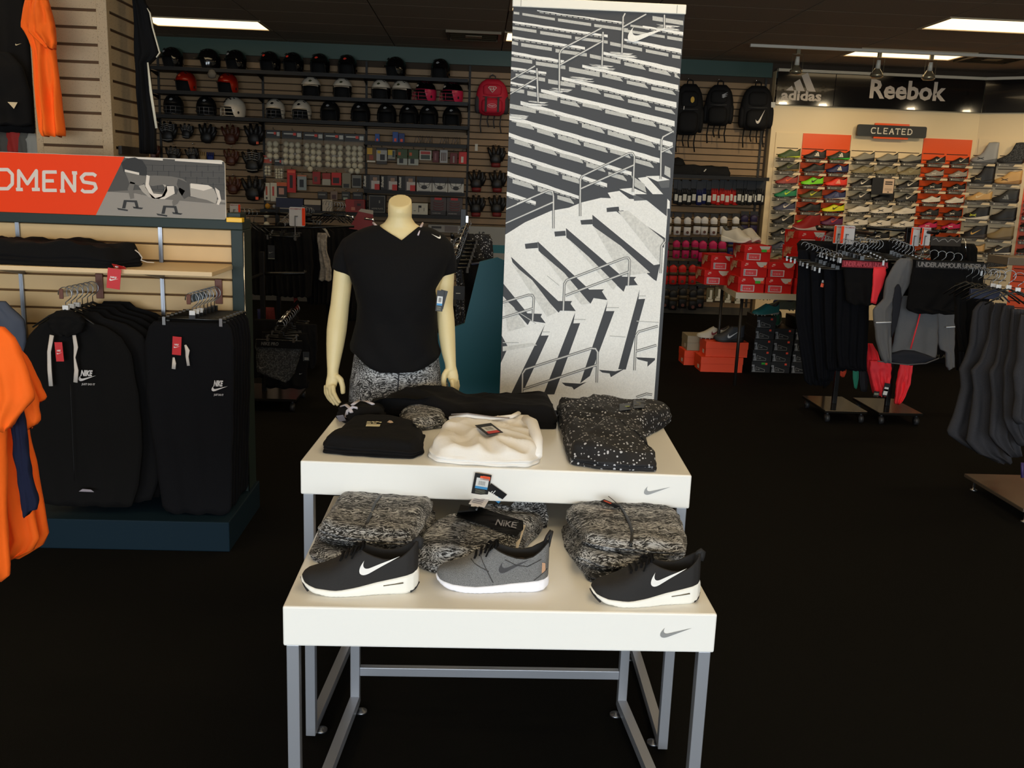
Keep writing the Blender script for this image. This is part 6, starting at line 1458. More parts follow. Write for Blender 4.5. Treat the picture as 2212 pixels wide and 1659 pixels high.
for i,px in enumerate((1609,1629)): socks(px,466,(34,22,60),'dark purple sock pack, %s of the two at the end of the white row'%('left' if i==0 else 'right'),'purple socks',1.05)
for i,px in enumerate((1438,1462,1482,1502,1519,1541,1561)): socks(px,521+(i//4)*1.5,(190,24,92),'magenta sock pack, %s from the banner in the pink sock row'%ORD[i],'pink socks',1.0 if i<4 else 1.15)
socks(1580,515,(14,28,90),'royal blue sock pack ending the pink row','blue socks',1.0)
for i,px in enumerate((1436,1455,1475,1497)): socks(px,574,(196,28,22),'red sock pack, %s from the banner in the red sock row'%ORD[i],'red socks',1.1)
socks(1521,570,(12,20,60),'navy sock pack in the red row','navy socks',1.0)
for i,(px,py) in enumerate(((1539,570),(1558,568),(1534,622),(1552,620),(1573,624),(1595,626))):
    t,w,h=carded('sock_card','socks','khaki card showing a white sock, %s of six going right and down'%ORD[i],px-8,py,px+8,py+30,(92,86,60),[(.1,0,.9,.18,W_),(.45,.2,.75,.85,(215,212,200)),(.25,.2,.75,.32,(215,212,200))],thick=.01,group='khaki sock cards')
for i,px in enumerate((1437,1455,1476,1498,1513)): socks(px,624+(i%2)*4,(16,16,18),'black sock pack, %s from the banner in the bottom sock row'%ORD[i],'black socks',1.15)
# rails carrying the sock rows
for k,(py,xe) in enumerate(((462,1640),(516,1600),(567,1570),(618,1605))):
    a=MB(); a.box(P(1425,py,YB-.05).x,P(xe,py,YB-.05).x,YB-.06,YB-.014,P(1500,py,YB-.05).z,P(1500,py,YB-.05).z+.012); tag(a.build('crossbar',M('crossbar_black',(26,24,22),.5)),'thin black crossbar behind the sock packs, %s from the top'%ORD[k],'rail')
# ================================================================ cream shoe wall with orange panels
SWY=YB-.12
swl=P(1664,300,SWY).x; swr=P(2110,300,SWY).x
zbt=P(1677,225,SWY).z; ztop=P(1669,150,SWY).z
ANG=R(35); ca,sa=math.cos(ANG),math.sin(ANG)
a=MB(); a.box(swl,swr,SWY,YB+.0,.0,ZC-.1); cwp=a.build('cream_wall_panel',creamw); tag(cwp,'cream display wall behind the cleated shoes, straight part','wall panel')
aw=emp('cream_wall_panel','cream display wall turning towards the viewer at the right edge','wall panel',(swr,SWY,0),-ANG)
a=MB(); a.box(0,2.6,0,.1,0,ZC-.1); a.build('board',creamw,aw)
oranp=M('orange_panel',(238,84,20),.35)
slotm=M('slot_shadow',(50,28,16),.8)
zr1=P(1757,344,SWY-.1).z; RP=.1524
cols=[1701.5,1757,1808.5,1863.5,1914,1964.5,2019,2070]
def colX(px,d=.0): return P(px,309,SWY-d).x
CXs=[colX(c) for c in cols]
def shoe_panel(label,x0,x1,z0,z1,mat,xs,nrow,base=None,yoff=0):
    t=emp('shoe_wall_panel',label,'wall panel',(x0,SWY-.012,0) if base is None else (0,0,0)); 
    if base is not None: t.location=(swr+ca*x0,SWY-sa*x0-.012,0); t.rotation_euler=(0,0,-ANG)
    a=MB(); a.box(0,x1-x0,0,.012,z0,z1); a.build('panel',mat,t)
    a=MB()
    for xc_ in xs:
        zz_=z1-.09
        for k in range(nrow*2+1):
            z=zr1+.115-k*RP/2+.0
            if z0<z<z1-.03: a.box(xc_-x0-.128,xc_-x0+.128,-.0015,.001,z,z+.009)
    s_=a.build('slot_rows',slotm,t); s_['kind']='stuff'
zl=.25
zo=P(1785,290,SWY).z
shoe_panel('cream slotted panel, single shoe column at the left end',CXs[0]-.15,CXs[1]-.152,zl,zo+.0,creamw,[CXs[0]],13)
shoe_panel('orange slotted panel left of the cleated sign',colX(1733),colX(1836),zl,zo,oranp,CXs[1:3],13)
shoe_panel('cream slotted panel under the cleated sign',colX(1837),colX(1993),zl,zo,creamw,CXs[3:6],13)
shoe_panel('orange slotted panel right of the cleated sign',colX(1994),colX(2099),zl,zo,oranp,CXs[6:8],13)
# angled section columns
def angX(px,py=330):
    d=ray(px,py); # intersect with the angled plane
    n=Vector((sa,ca,0)); o=Vector((swr,SWY,0)); t=(o-Vector((0,0,CAMH))).dot(n)/d.dot(n); p=Vector((0,0,CAMH))+d*t
    return (p.x-swr)/ca,p.z
AX=[angX(2128)[0],angX(2186)[0]]; dA=AX[1]-AX[0]
shoe_panel('cream slotted panel with high-top shoes at the right edge',.02,AX[1]+.17,zl,zo+.02,creamw,AX,13,base=1)
shoe_panel('orange slotted panel cut off by the right picture edge',AX[1]+.172,AX[1]+.8,zl,zo-.2,oranp,[AX[1]+.32,AX[1]+.63],13,base=1)
# ---- brand boards
def board(name,label,x0,x1,z0,z1,ang=False):
    w=x1-x0
    t=emp(name,label,'sign',(x0,SWY-.07,z0)) if not ang else emp(name,label,'sign',(swr-.0215,SWY-.0705,z0),-ANG)
    a=MB(); a.cbox(.001,w-.001,0,.06,0,z1-z0,.003); a.build('board',blackg,t)
    a=MB(); a.cbox(0,w,-.02,.06,z1-z0+.002,z1-z0+.035,.003); a.build('top_rail',M('rail_cream',(214,200,172),.4),t)
    return t,w,z1-z0
bx1=P(1804,190,SWY-.07).x; bx2=P(2113,190,SWY-.07).x
zb0=P(1740,228,SWY-.07).z; zb1=P(1740,157,SWY-.07).z
t,w,h=board('brand_board','glossy black board with the adidas lettering and three-bar emblem',swl,bx1,zb0,zb1)
lg_=M('logo_cream',(206,190,170),.5)
pos=lambda x,y:(P(x,y,SWY-.07).x-swl,P(x,y,SWY-.07).z-zb0)
pxx=P(1700,200,SWY-.07).x-P(1699,200,SWY-.07).x
def bpoly(mb,pts,x0): 
    pp2=[(P(x,y,SWY-.07).x-x0,P(x,y,SWY-.07).z-zb0) for x,y in pts]; mb.flat(pp2,lambda u,v:(u,-.002,v))
S2=3.614
a=MB()
for pl in ([(355,702),(400,668),(415,708),(357,706)],[(415,645),(462,617),(500,712),(435,710)],[(475,590),(524,568),(585,716),(520,714)]): bpoly(a,[(1600+x/S2,y/S2) for x,y in pl],swl)
a.build('three_bar_emblem',lg_,t)
a=MB(); q=pos(1600+313/S2,(780)/S2); q2=pos(1600+626/S2,793/S2); sl_=(q2[1]-q[1])/(q2[0]-q[0])
lettering(a,'adidas',lambda u,v:(q[0]+u,-.002,q[1]+v+sl_*0),(q2[0]-q[0]),.115,0,bold=.035); a.build('lettering',lg_,t)
t,w,h=board('brand_board','glossy black board with large Reebok lettering',bx1,swr-.022,zb0,zb1)
a=MB(); q=P(1600+1003/S2,765/S2,SWY-.07); q2=P(1600+1600/S2,765/S2,SWY-.07)
lettering(a,'Reebok',lambda u,v:(q.x-bx1+u,-.002,q.z-zb0+v-.005),(q2.x-q.x),.215,0,bold=.03); a.build('lettering',lg_,t)
board('brand_board','plain glossy black board angled at the right edge',0,2.2,zb0,zb1,True)
# ---- cleated sign
c0,c1=P(1852,285,SWY-.12),P(2001,290,SWY-.12); z0=P(1925,296,SWY-.12).z; z1=P(1925,271,SWY-.12).z
t=emp('cleated_sign','black sign reading CLEATED over the shoe wall','sign',(c0.x,SWY-.12,z0)); w=c1.x-c0.x; h=z1-z0
a=MB(); a.prism(rrect(0,w,0,h,.02),0,.03); a.build('plate',M('sign_black',(30,32,30),.5),t)
for zz0,zz1 in ((h-.004,h+.022),(-.022,.004)):
    a=MB(); a.prism(rrect(w*.25,w*.75,zz0,zz1,.008),.012,.035); a.build('orange_backer',oranp,t)
for x in (.15*w,.8*w): a=MB(); a.box(x,x+.03,.03,.118,h*.3,h*.6); a.build('standoff',M('sign_black',(30,32,30),.5),t)
a=MB(); n=7
for i,ch in enumerate('CLEATED'):
    x0=w*.2+i*w*.0875; 
    for st in GL[ch]: stroke(a,[(x0+u*w*.062,h*.27+v*h*.46) for u,v in st],.011,lambda u,v:(u,-.0015,v))
a.build('lettering',cm((214,204,184)),t)
# ---- shoes
SM={}
for kind,S in (('cleat',.27),('runner',.26),('high',.27),('boot',.27)):
    d=shoe_mesh(kind,22,7); 
    e1,e2,e3=MB(),MB(),MB(); f=lambda x0,z0:(lambda u,v:tuple(c*S for c in d['onside'](x0+u,z0+v,.012)))
    swoosh(e1,f(.42,.13),.42,0,sub=1,tilt=R(14)); stripes3(e2,f(.42,.13),.27)
    arcs2(e3,f(.28,.12),.2)
    SM[kind]=dict(upper=sc(d['upper'],S).mesh('shoe_upper',blackp),sole=sc(d['sole'],S).mesh('shoe_sole',blackp),lining=sc(d['lining'],S).mesh('shoe_lining',blackp),n=e1.mesh('swoosh',blackp),a=e2.mesh('stripes',blackp),u=e3.mesh('arcs',blackp))
TR=MB(); TR.box(-.13,.13,-.13,0,-.006,0); TRm=TR.mesh('tray',M('tray_acrylic',(120,116,108),.2,alpha=.75))
ST=MB(); ST.add([(-.12,-.131,-.035),(.05,-.131,-.035),(.065,-.131,-.004),(-.12,-.131,-.004)],[(0,1,2,3)]); STm=ST.mesh('label_strip',M('strip_grey',(84,78,68),.4))
PT=MB(); PT.add([(.045,-.1315,-.037),(.14,-.1315,-.037),(.14,-.1315,-.012),(.065,-.1315,-.012)],[(0,1,2,3)]); PTm=PT.mesh('price_tag',cm((224,200,160)))
LT_=MB(); lettering(LT_,'SOCCER',lambda u,v:(-.075+u,-.1318,-.027+v),.075,.014,0); LTm=LT_.mesh('strip_lettering',cm((190,184,170)))
LB_=MB(); lettering(LB_,'BASEBALL',lambda u,v:(-.08+u,-.1318,-.027+v),.085,.014,0); LBm=LB_.mesh('strip_lettering',cm((190,184,170)))
DM=MB(); DM.flat(ell(-.095,-.019,.010,.010,6),lambda u,v:(u,-.1318,v)); DMm=DM.mesh('strip_mark',cm((190,184,170)))
def wshoe(label,xc_,z,kind,up,so,logo,lc,ang=False,shelf=True,txt=0,collar=(20,18,18),s=1.0):
    def loc(x,y): return (x,SWY-.012-y) if not ang else (swr+ca*x-sa*(y+.012),SWY-sa*x-ca*(y+.012))
    if shelf:
        x_,y_=loc(xc_,0); t=emp('shoe_tray',' '.join(('clear tray under the '+label).split()[:16]),'shoe tray',(x_,y_,z),-ANG if ang else 0,'shoe trays on the wall')
        objof('tray',TRm,t); objof('label_strip',STm,t); objof('price_tag',PTm,t); objof('strip_lettering',LTm if txt==0 else LBm,t); objof('strip_mark',DMm,t)
    x_,y_=loc(xc_-.13*s,.068); t=emp('display_shoe',label,'shoe',(x_,y_,z+.001),-ANG if ang else 0,'shoes on the cleated wall'); t.scale=(s,s,s)
    g=SM[kind]
    for nm,k,c in (('upper','upper',up),('sole','sole',so),('collar','lining',collar)): o=objof(nm,g[k],t); setmat(o,cm(c) if not hasattr(c,'name') else c)
    if logo: o=objof('side_emblem',g[logo],t); setmat(o,cm(lc))
B_,Wh,GrN,Gy,Kh,Nv=(20,18,18),(216,204,184),(40,150,60),(130,124,108),(126,112,78),(24,30,74)
Lime,Red2,Yel,Pur,Tan=(120,210,30),(226,50,30),(220,215,30),(90,30,70),(206,160,96)
camo=pat('camo_print','camo')
DATA={ # (row,col): label, kind, upper, sole, emblem, emblem colour
(0,0):('green camouflage shoe with lime sole','cleat',(60,80,40),(190,200,50),None,B_),
(0,1):('black shoe with three cream stripes','cleat',B_,(40,34,30),'a',Wh),(0,2):('dark shoe with bright green sole and cream stripes','cleat',(34,44,30),(60,190,50),'a',Wh),
(0,3):('grey mid-top with black and white sole, leftmost of three','runner',Gy,B_,None,B_),(0,4):('grey mid-top with black and white sole, middle of three','runner',Gy,B_,None,B_),(0,5):('grey mid-top with black and white sole, rightmost of three','runner',Gy,B_,None,B_),
(0,6):('black cleat with white check on the right orange panel, top left','cleat',B_,Gy,'n',Wh),(0,7):('black cleat with white check on the right orange panel, top right','cleat',B_,Gy,'n',Wh),
(1,0):('dark olive shoe with gum sole','cleat',(44,44,26),(150,110,50),'n',(90,100,40)),(1,1):('black shoe with grey heel on the left orange panel','cleat',B_,(120,112,100),None,B_),(1,2):('navy shoe with three white stripes','cleat',Nv,(30,28,34),'a',Wh),
(1,3):('khaki grey cleat, leftmost of three in the second row','cleat',Kh,(90,84,66),'n',(150,140,104)),(1,4):('khaki grey cleat, middle of three in the second row','cleat',Kh,(90,84,66),'n',(150,140,104)),(1,5):('khaki grey cleat, rightmost of three in the second row','cleat',Kh,(90,84,66),'n',(150,140,104)),
(1,6):('black and white cleat, second row left on the right orange panel','cleat',(150,140,126),B_,'u',Wh),(1,7):('black and white cleat, second row right on the right orange panel','cleat',(150,140,126),B_,'u',Wh),
(2,0):('orange and purple shoe','cleat',(150,54,46),(80,36,44),'n',(220,90,40)),(2,1):('lime shoe with black sole, upper one','cleat',Lime,B_,'n',B_),(2,2):('bright red shoe with pale emblem','cleat',Red2,(150,30,20),'a',(240,160,130)),
(2,3):('black cleat with white check, third row left under the sign','cleat',B_,Wh,'n',Wh),(2,5):('black cleat with white check beside the black placard','cleat',B_,Wh,'n',Wh),(2,6):('black shoe with white sole, third row left on the right orange panel','cleat',B_,Wh,'u',Wh),(2,7):('black shoe with white sole, third row right on the right orange panel','cleat',B_,Wh,'u',Wh),
(3,0):('green shoe with lime check and black sole','cleat',(24,120,76),B_,'n',(190,220,30)),(3,1):('olive and yellow shoe','cleat',(66,66,36),(140,120,70),'n',(200,200,40)),(3,2):('navy and white striped shoe','cleat',(44,48,86),Wh,'a',(90,96,130)),
(3,3):('black and grey cleat with white check, fourth row','cleat',(52,50,46),B_,'n',Wh),(3,4):('black cleat half hidden by the placard','cleat',B_,B_,None,B_),(3,5):('black and grey cleat right of the placard, fourth row','cleat',(40,38,36),B_,'n',Wh),(3,6):('pale and black cleat, fourth row left on the right orange panel','cleat',Wh,B_,'u',Wh),(3,7):('pale and black cleat, fourth row right on the right orange panel','cleat',Wh,B_,'u',Wh),
(4,0):('slate blue and white shoe','cleat',(54,56,78),(150,146,150),'n',Wh),(4,1):('all black shoe on the left orange panel','cleat',B_,(40,34,20),None,B_),(4,2):('yellow shoe with black studs','cleat',Yel,B_,'n',(60,60,20)),
(4,3):('white cleat with black toe, leftmost in the fifth row','cleat',Wh,B_,'u',Wh),(4,4):('white cleat with black toe, middle of the fifth row','cleat',Wh,B_,'u',B_),(4,5):('white cleat with black toe, rightmost in the fifth row','cleat',Wh,B_,'u',Wh),(4,6):('black cleat with grey heel and pale lines, fifth row left','cleat',(34,32,32),B_,'u',Wh),(4,7):('black cleat with grey heel and pale lines, fifth row right','cleat',(34,32,32),B_,'u',Wh),
(5,0):('black shoe with white check and an orange sticker','cleat',B_,B_,'n',Wh),(5,1):('lime shoe with black check, lower one','cleat',Lime,B_,'n',B_),(5,2):('purple and red shoe','cleat',Pur,(90,20,24),'n',(200,60,50)),
(5,3):('white cleat with black emblem, leftmost in the sixth row','cleat',Wh,(110,104,96),'u',B_),(5,4):('white cleat with black emblem, middle of the sixth row','cleat',Wh,(110,104,96),'u',B_),(5,5):('white cleat with black emblem, rightmost in the sixth row','cleat',Wh,(110,104,96),'u',B_),(5,6):('black and pink cleat, left one','cleat',(190,24,74),B_,'u',Wh),(5,7):('black and pink cleat, right one','cleat',(190,24,74),B_,'u',Wh),
(6,0):('black shoe with white check in the seventh row','cleat',B_,(90,84,76),'n',Wh),(6,1):('green and yellow shoe low on the left orange panel','cleat',(20,130,90),(190,210,40),'n',B_),(6,2):('dark shoe behind the hanger signs','cleat',(60,20,24),B_,None,B_),
(6,3):('black shoe with white sole left, seventh row','cleat',B_,Wh,'u',Wh),(6,4):('black shoe with white sole middle, seventh row','cleat',B_,Wh,'u',Wh),(6,5):('black shoe with white sole right, seventh row','cleat',B_,Wh,'u',Wh),(6,6):('black shoe behind the white size signs','cleat',B_,Wh,'u',Wh),(6,7):('black shoe with white sole above the dark rail','cleat',B_,Wh,'u',Wh),
(7,0):('slate shoe with white heel in the eighth row','cleat',(52,54,72),(150,146,150),'a',(110,110,130)),(7,7):('black and grey shoe with white check low on the right orange panel','cleat',(30,28,28),Wh,'n',Wh),(7,6):('dark grey shoe low behind the rail','cleat',(50,46,40),B_,'n',Wh),(7,3):('black shoe low behind the hangers','cleat',B_,B_,None,B_),
(8,0):('khaki and maroon shoe above the red boxes','cleat',Kh,(80,60,40),'n',(110,30,24))}
for (r_,c_),(lb,k,up,so,lg,lc) in DATA.items():
    wshoe(lb,CXs[c_],zr1-RP*r_,k,up,so,lg,lc,txt=0 if c_<3 else 1,shelf=True,s=.98 if c_<6 else .82)
    if k=='high': pass
AZ=[angX(2128,y)[1] for y in (353,397,436,475,515,548)]
ANGD=[('grey mid-boot with black knit collar at the right, top row','boot',(150,148,144),(90,90,90),'u',B_,(16,16,16)),('camouflage high-top boot at the right, top row','boot',camo,B_,None,B_,(40,36,24)),
('black camouflage boot, second row right','boot',B_,B_,'u',(170,150,110),(20,18,18)),('tan high-top, second row at the right edge','high',Tan,(150,110,60),'u',(70,50,30),(150,110,60)),
('tan low shoe with pale collar, third row right','cleat',Tan,(110,90,60),'n',(230,200,150),(230,200,150)),('black high shoe with grey stripes, third row right','high',(34,34,32),B_,'a',(120,120,116),(20,18,18)),
('black shoe with yellow laces and white sole','high',B_,Wh,'u',(220,220,60),(20,18,18)),('black high-top with tan strap, fourth row right','high',B_,B_,None,B_,(20,18,18)),
('black high-top with gold check','high',B_,(60,50,44),'n',(220,170,80),(20,18,18)),('khaki high-top with red mark, fifth row right','high',(140,118,80),(90,74,50),None,B_,(120,100,70)),
('tan low shoe, sixth row right','cleat',Tan,(120,96,60),'u',(60,46,26),(150,110,60)),('black shoe with cream check and sole, sixth row right','cleat',(40,34,28),Wh,'n',(220,200,160),(20,18,18))]
for i,(lb,k,up,so,lg,lc,co_) in enumerate(ANGD):
    wshoe(lb,AX[i%2],AZ[i//2],k,up,so,lg,lc,ang=True,txt=1,collar=co_,s=1.06)
wshoe('tan and brown camouflage shoe low at the right edge',AX[1]-.02,angX(2128,578)[1],'cleat',camo,Tan,None,B_,ang=True,s=1.05)
for i,y in enumerate((440,468,493,520,548)): wshoe('%s shoe, cream sole, last orange panel, %s from top'%('black and red' if i<2 else 'black',ORD[i]),AX[1]+.33,angX(2205,y)[1],'cleat',(120,16,16) if i<2 else B_,Wh,None,B_,ang=True,s=1.0)
# black placard with a white card
t,w,h=carded('black_placard','placard','black placard with a white printed card among the shoes',1884,384,1932,421,(24,22,20),[(.5,.1,.97,.95,(212,180,150)),(.57,.72,.9,.8,(70,56,46)),(.57,.6,.9,.68,(70,56,46)),(.57,.35,.9,.37,(120,100,84)),(.57,.28,.9,.3,(120,100,84)),(.7,.15,.78,.2,(60,50,40))],Y=SWY-.16,thick=.02,hook=False)
# ================================================================ folding table with red shoe boxes
tz_=.74; fa=G(1590,632,tz_); fb=G(1541,602,tz_); print('table',fa,fb)
TY=fa.y; tl=fa.x
t=emp('folding_table','cream folding table loaded with red shoe boxes','table',(tl+.6,TY+.3,0))
a=MB(); pl=[(fa.x-tl-.6,fa.y-TY-.3),(.28,fa.y-TY-.3),(.28,.55),(fb.x-tl-.6,.55),(fb.x-tl-.6,fb.y-TY-.3)]
a.prism(pl,tz_-.045,tz_,axis='z'); a.build('table_top',M('table_cream',(190,180,158),.4),t)
for x,y in ((-.52,-.2),(.2,-.2),(-.52,.4),(.2,.4)):
    a=MB(); a.tube([(x,y,0),(x,y,tz_-.046)],.013,8); a.build('leg',M('table_leg',(50,46,42),.4,.4),t)
# box: 0.2 wide, 0.118 high, 0.32 deep
def boxgeo(w,d,h):
    b=MB(); b.box(0,w,0,d,0,h-.002); l=MB(); l.cbox(-.003,w+.003,-.003,d+.003,h*.55,h+.002,.0015); return b.mesh('box_base',redbox),l.mesh('box_lid',redbox)
BW,BD,BH=.2,.32,.116
RB=boxgeo(BW,BD,BH)
LBm2=MB(); f=lambda u,v:(u,-.0045,v)
LBm2.add([f(.02,.008),f(.125,.008),f(.125,.058),f(.02,.058)],[(0,1,2,3)],0); LBm2.add([(u,-.005,v) for u,v in ((.034,.013),(.118,.013),(.118,.053),(.034,.053))],[(0,1,2,3)],1); 
for k in range(5): LBm2.add([(u,-.005,v) for u,v in ((.022,.012+k*.009),(.031,.012+k*.009),(.031,.017+k*.009),(.022,.017+k*.009))],[(0,1,2,3)],2)
lettering(LBm2,'11 9.5 42',lambda u,v:(.045+u,-.0055,.024+v),.05,.010,0)
LBm3=LBm2.mesh('size_label',[cm((206,204,206)),cm((214,60,66)),cm((50,60,90))])
PM=MB(); PM.flat([(.11,.114),(.195,.114),(.19,.095),(.175,.08),(.15,.074),(.13,.085),(.118,.1)],lambda u,v:(u,-.0046,v)); PMm=PM.mesh('cutout_print',cm((196,190,182)))
SWm=MB(); lettering(SWm,'NIKE',lambda u,v:(.03+u,-.0048,.094+v),.022,.010,0,bold=.04,shear=.3); swoosh(SWm,lambda u,v:(.025+u,-.0048,.083+v),.034); SWm2=SWm.mesh('small_emblem',cm((230,190,180)))
SDm=MB(); swoosh(SDm,lambda u,v:(-.0042,BD-.04-u,.018+v),.22,0,tilt=R(8)); lettering(SDm,'NIKE',lambda u,v:(-.0042,BD-.07-u,.058+v),.15,.05,0,bold=.06,shear=.35); SDm2=SDm.mesh('big_emblem',cm((196,160,130)))
def redbox_at(label,x,y,z,stick=None,rz=0):
    t=emp('shoe_box',label,'shoe box',(x,y,z),R(rz),'red shoe boxes on the table')
    objof('box_base',RB[0],t); objof('box_lid',RB[1],t); objof('size_label',LBm3,t); objof('cutout_print',PMm,t); objof('small_emblem',SWm2,t); objof('big_emblem',SDm2,t)
    if stick:
        if 'g' in stick: a=MB(); a.box(.128,.168,-.0065,-.005,.07,.09); a.build('green_sticker',cm((50,170,40)),t)
        if 'o' in stick: a=MB(); a.box(.17,.192,-.0065,-.005,.072,.09); a.build('orange_sticker',cm((240,80,30)),t)
xA=P(1594,620,TY+.03).x; xB=xA+.212; xC=xB+.225; y0=TY+.03
redbox_at('red shoe box with green sticker, bottom of the left front stack',xA,y0,tz_+.001,'go')
redbox_at('red shoe box, middle of the left front stack',xA+.012,y0+.0,tz_+.001+.119,'o')
redbox_at('red shoe box with green sticker, top of the left front stack',xA+.03,y0+.01,tz_+.001+.238,'go')
redbox_at('red shoe box, bottom of the second stack',xB,y0,tz_+.001,'o'); redbox_at('red shoe box, top of the second stack',xB+.008,y0,tz_+.12)
for i in range(4): redbox_at('red shoe box in the tall right stack on the table, %s from the bottom'%ORD[i],xC+.008*i-.03*(i>1),y0+.0,tz_+.001+.119*i)
redbox_at('red shoe box set back at the left rear of the table',xA-.14,y0+.5,tz_+.001)
redbox_at('red shoe box upon the rear left box',xA-.09,y0+.52,tz_+.12)
def loose(label,px,py,z,Y,kind,up,so,lg,lc,rz,s=1.0,grp=None):
    p=P(px,py,Y); t=emp('sneaker',label,'shoe',(p.x,Y,z),R(rz),grp); t.scale=(s,s,s); g=SM[kind]
    for nm,k,c in (('upper','upper',up),('sole','sole',so),('collar','lining',(60,56,50))): o=objof(nm,g[k],t); setmat(o,cm(c))
    if lg: o=objof('side_emblem',g[lg],t); setmat(o,cm(lc))
wsh=(200,192,176)
zt3=tz_+.001+.119*3
loose('white sneaker standing toe-down on the left box stack',1622,530,zt3+.004,y0+.12,'runner',wsh,(210,204,190),None,B_,125,1.1)
loose('second white sneaker behind it on the left box stack',1640,530,zt3+.002,y0+.26,'runner',wsh,(210,204,190),None,B_,110,1.1)
loose('white sneaker on the second box stack',1660,560,tz_+.001+.119*2+.002,y0+.1,'runner',wsh,(210,204,190),None,B_,140,1.05)
loose('red sneaker with pale sole on the tall right stack',1712,505,tz_+.001+.119*4+.002,y0+.12,'high',(150,20,16),(190,180,165),None,B_,15,.85)
# ---- orange boxes on the floor
OYb=7.66; ox0,ox1=P(1513,800,OYb).x,P(1603,800,OYb).x; wO=ox1-ox0
og=boxgeo(wO,.22,.125)
def orbox(label,x,y,z,rz=0,sx=1,mat=orangebox):
    t=emp('shoe_box',label,'shoe box',(x,y,z),R(rz),'orange shoe boxes on the floor'); t.scale=(sx,1,1)
    for nm,me in (('box_base',og[0]),('box_lid',og[1])): o=objof(nm,me,t); setmat(o,mat)
    a=MB(); a.box(-.0045,-.003,.05,.10,.02,.05); a.build('end_label',cm(W_),t); return t
orbox('orange shoe box on the floor, lower of the pair',ox0,OYb,.001); orbox('orange shoe box on the floor, upper of the pair',ox0+.035,OYb+.01,.130)
orbox('orange and white shoe box behind the pair, lower',ox0-.08,OYb+.28,.001,0,.8); orbox('pale shoe box behind the pair, upper',ox0-.06,OYb+.29,.130,0,.7,cm((150,140,116)))
loose('white sneaker with maroon check on the orange boxes',1506,720,.257,OYb+.17,'cleat',(190,184,170),(180,176,164),'n',(110,20,26),0,1.0)
loose('dark grey mid sneaker with white check on the orange boxes',1541,735,.257,OYb+.04,'high',(40,44,52),(16,16,18),'n',(200,206,214),0,.95)
# ---- black boxes
KYb=7.7; kw=.158; kh=.0925
kg_=boxgeo(kw,.3,kh); kbox=M('card_box_black',(15,14,14),.5)
KL=MB(); KL.add([(u,-.0045,v) for u,v in ((.004,.006),(.028,.006),(.022,.05),(.022,.066),(.0,.066),(.0,.052),(.008,.052))],[(0,1,2,3,4,5,6)],0)
for k in range(6): KL.add([(u,-.005,v) for u,v in ((.006,.010+k*.008),(.016,.010+k*.008),(.016,.014+k*.008),(.006,.014+k*.008))],[(0,1,2,3)],2)
_sk[0]=0
stroke(KL,[(.03,.008),(.11,.008),(.112,.026),(.035,.050),(.03,.008)],.0022,lambda u,v:(u,-.0047,v),1)
lettering(KL,'11K',lambda u,v:(.042+u,-.005,.020+v),.028,.013,1); KLm=KL.mesh('size_label',[cm((150,152,156)),cm((170,168,164)),cm((40,42,46))])
def kb(label,x,y,z,stick):
    t=emp('shoe_box',label,'shoe box',(x,y,z),0,'black shoe boxes under the table')
    for nm,me in (('box_base',kg_[0]),('box_lid',kg_[1])): o=objof(nm,me,t); setmat(o,kbox)
    objof('size_label',KLm,t)
    if stick: a=MB(); a.box(.112,.13,-.006,-.005,.068,.084); a.build('orange_sticker',cm((240,80,50)),t)
    if stick=='g': a=MB(); a.box(.08,.112,-.006,-.005,.07,.086); a.build('green_sticker',cm((50,170,40)),t)
kx=[P(1623,800,KYb).x,P(1665,800,KYb).x,P(1709,800,KYb).x]
for c_,n_ in ((0,5),(1,4),(2,5)):
    for r_ in range(n_): kb('black shoe box with outlined size label, %s stack, %s from the floor'%(('left','middle','right')[c_],ORD[r_]),kx[c_]+.003*r_,KYb+.004*(r_%2),.001+.095*r_,'g' if (c_==0 and r_==0) else c_<2)
for i,(px,py,up,so,rz,lb,zk) in enumerate(((1628,665,(40,120,116),(170,166,156),20,'teal and grey sneaker heaped above the left black boxes',5),(1668,690,(50,110,84),(160,150,140),60,'green and red sneaker on the middle black boxes',4),(1655,650,(96,96,70),(120,116,96),-10,'olive sneaker heaped behind the teal one',5),(1672,650,(24,34,90),(90,90,100),10,'dark blue sneaker in the heap under the table',5),(1640,650,(110,24,30),(130,120,110),30,'dark red sneaker in the heap under the table',5),(1690,640,(180,196,40),(60,58,50),-15,'yellow-green sneaker in the heap under the table',5))):
    loose(lb,px,py,.001+.095*zk+(.0 if i<2 else .055*(i-1)*.6),KYb+.05+.09*(i>1)+.05*i,'cleat',up,so,None,B_,rz,.95,'sneakers heaped under the table')
a=MB(); b0=P(1936,806,8.4); a.cbox(b0.x,b0.x+.62,8.4,8.8,.0,.28,.004); o=a.build('long_black_box',M('card_box_dark',(7,6,6),.8,spec=.1)); tag(o,'long black box with faint gold lettering behind the rolling racks','box')
a=MB(); lettering(a,'HOME PLATE',lambda u,v:(b0.x+.14+u,8.397,.05+v),.38,.035,0); a.build('lettering',cm((60,52,30)),o)
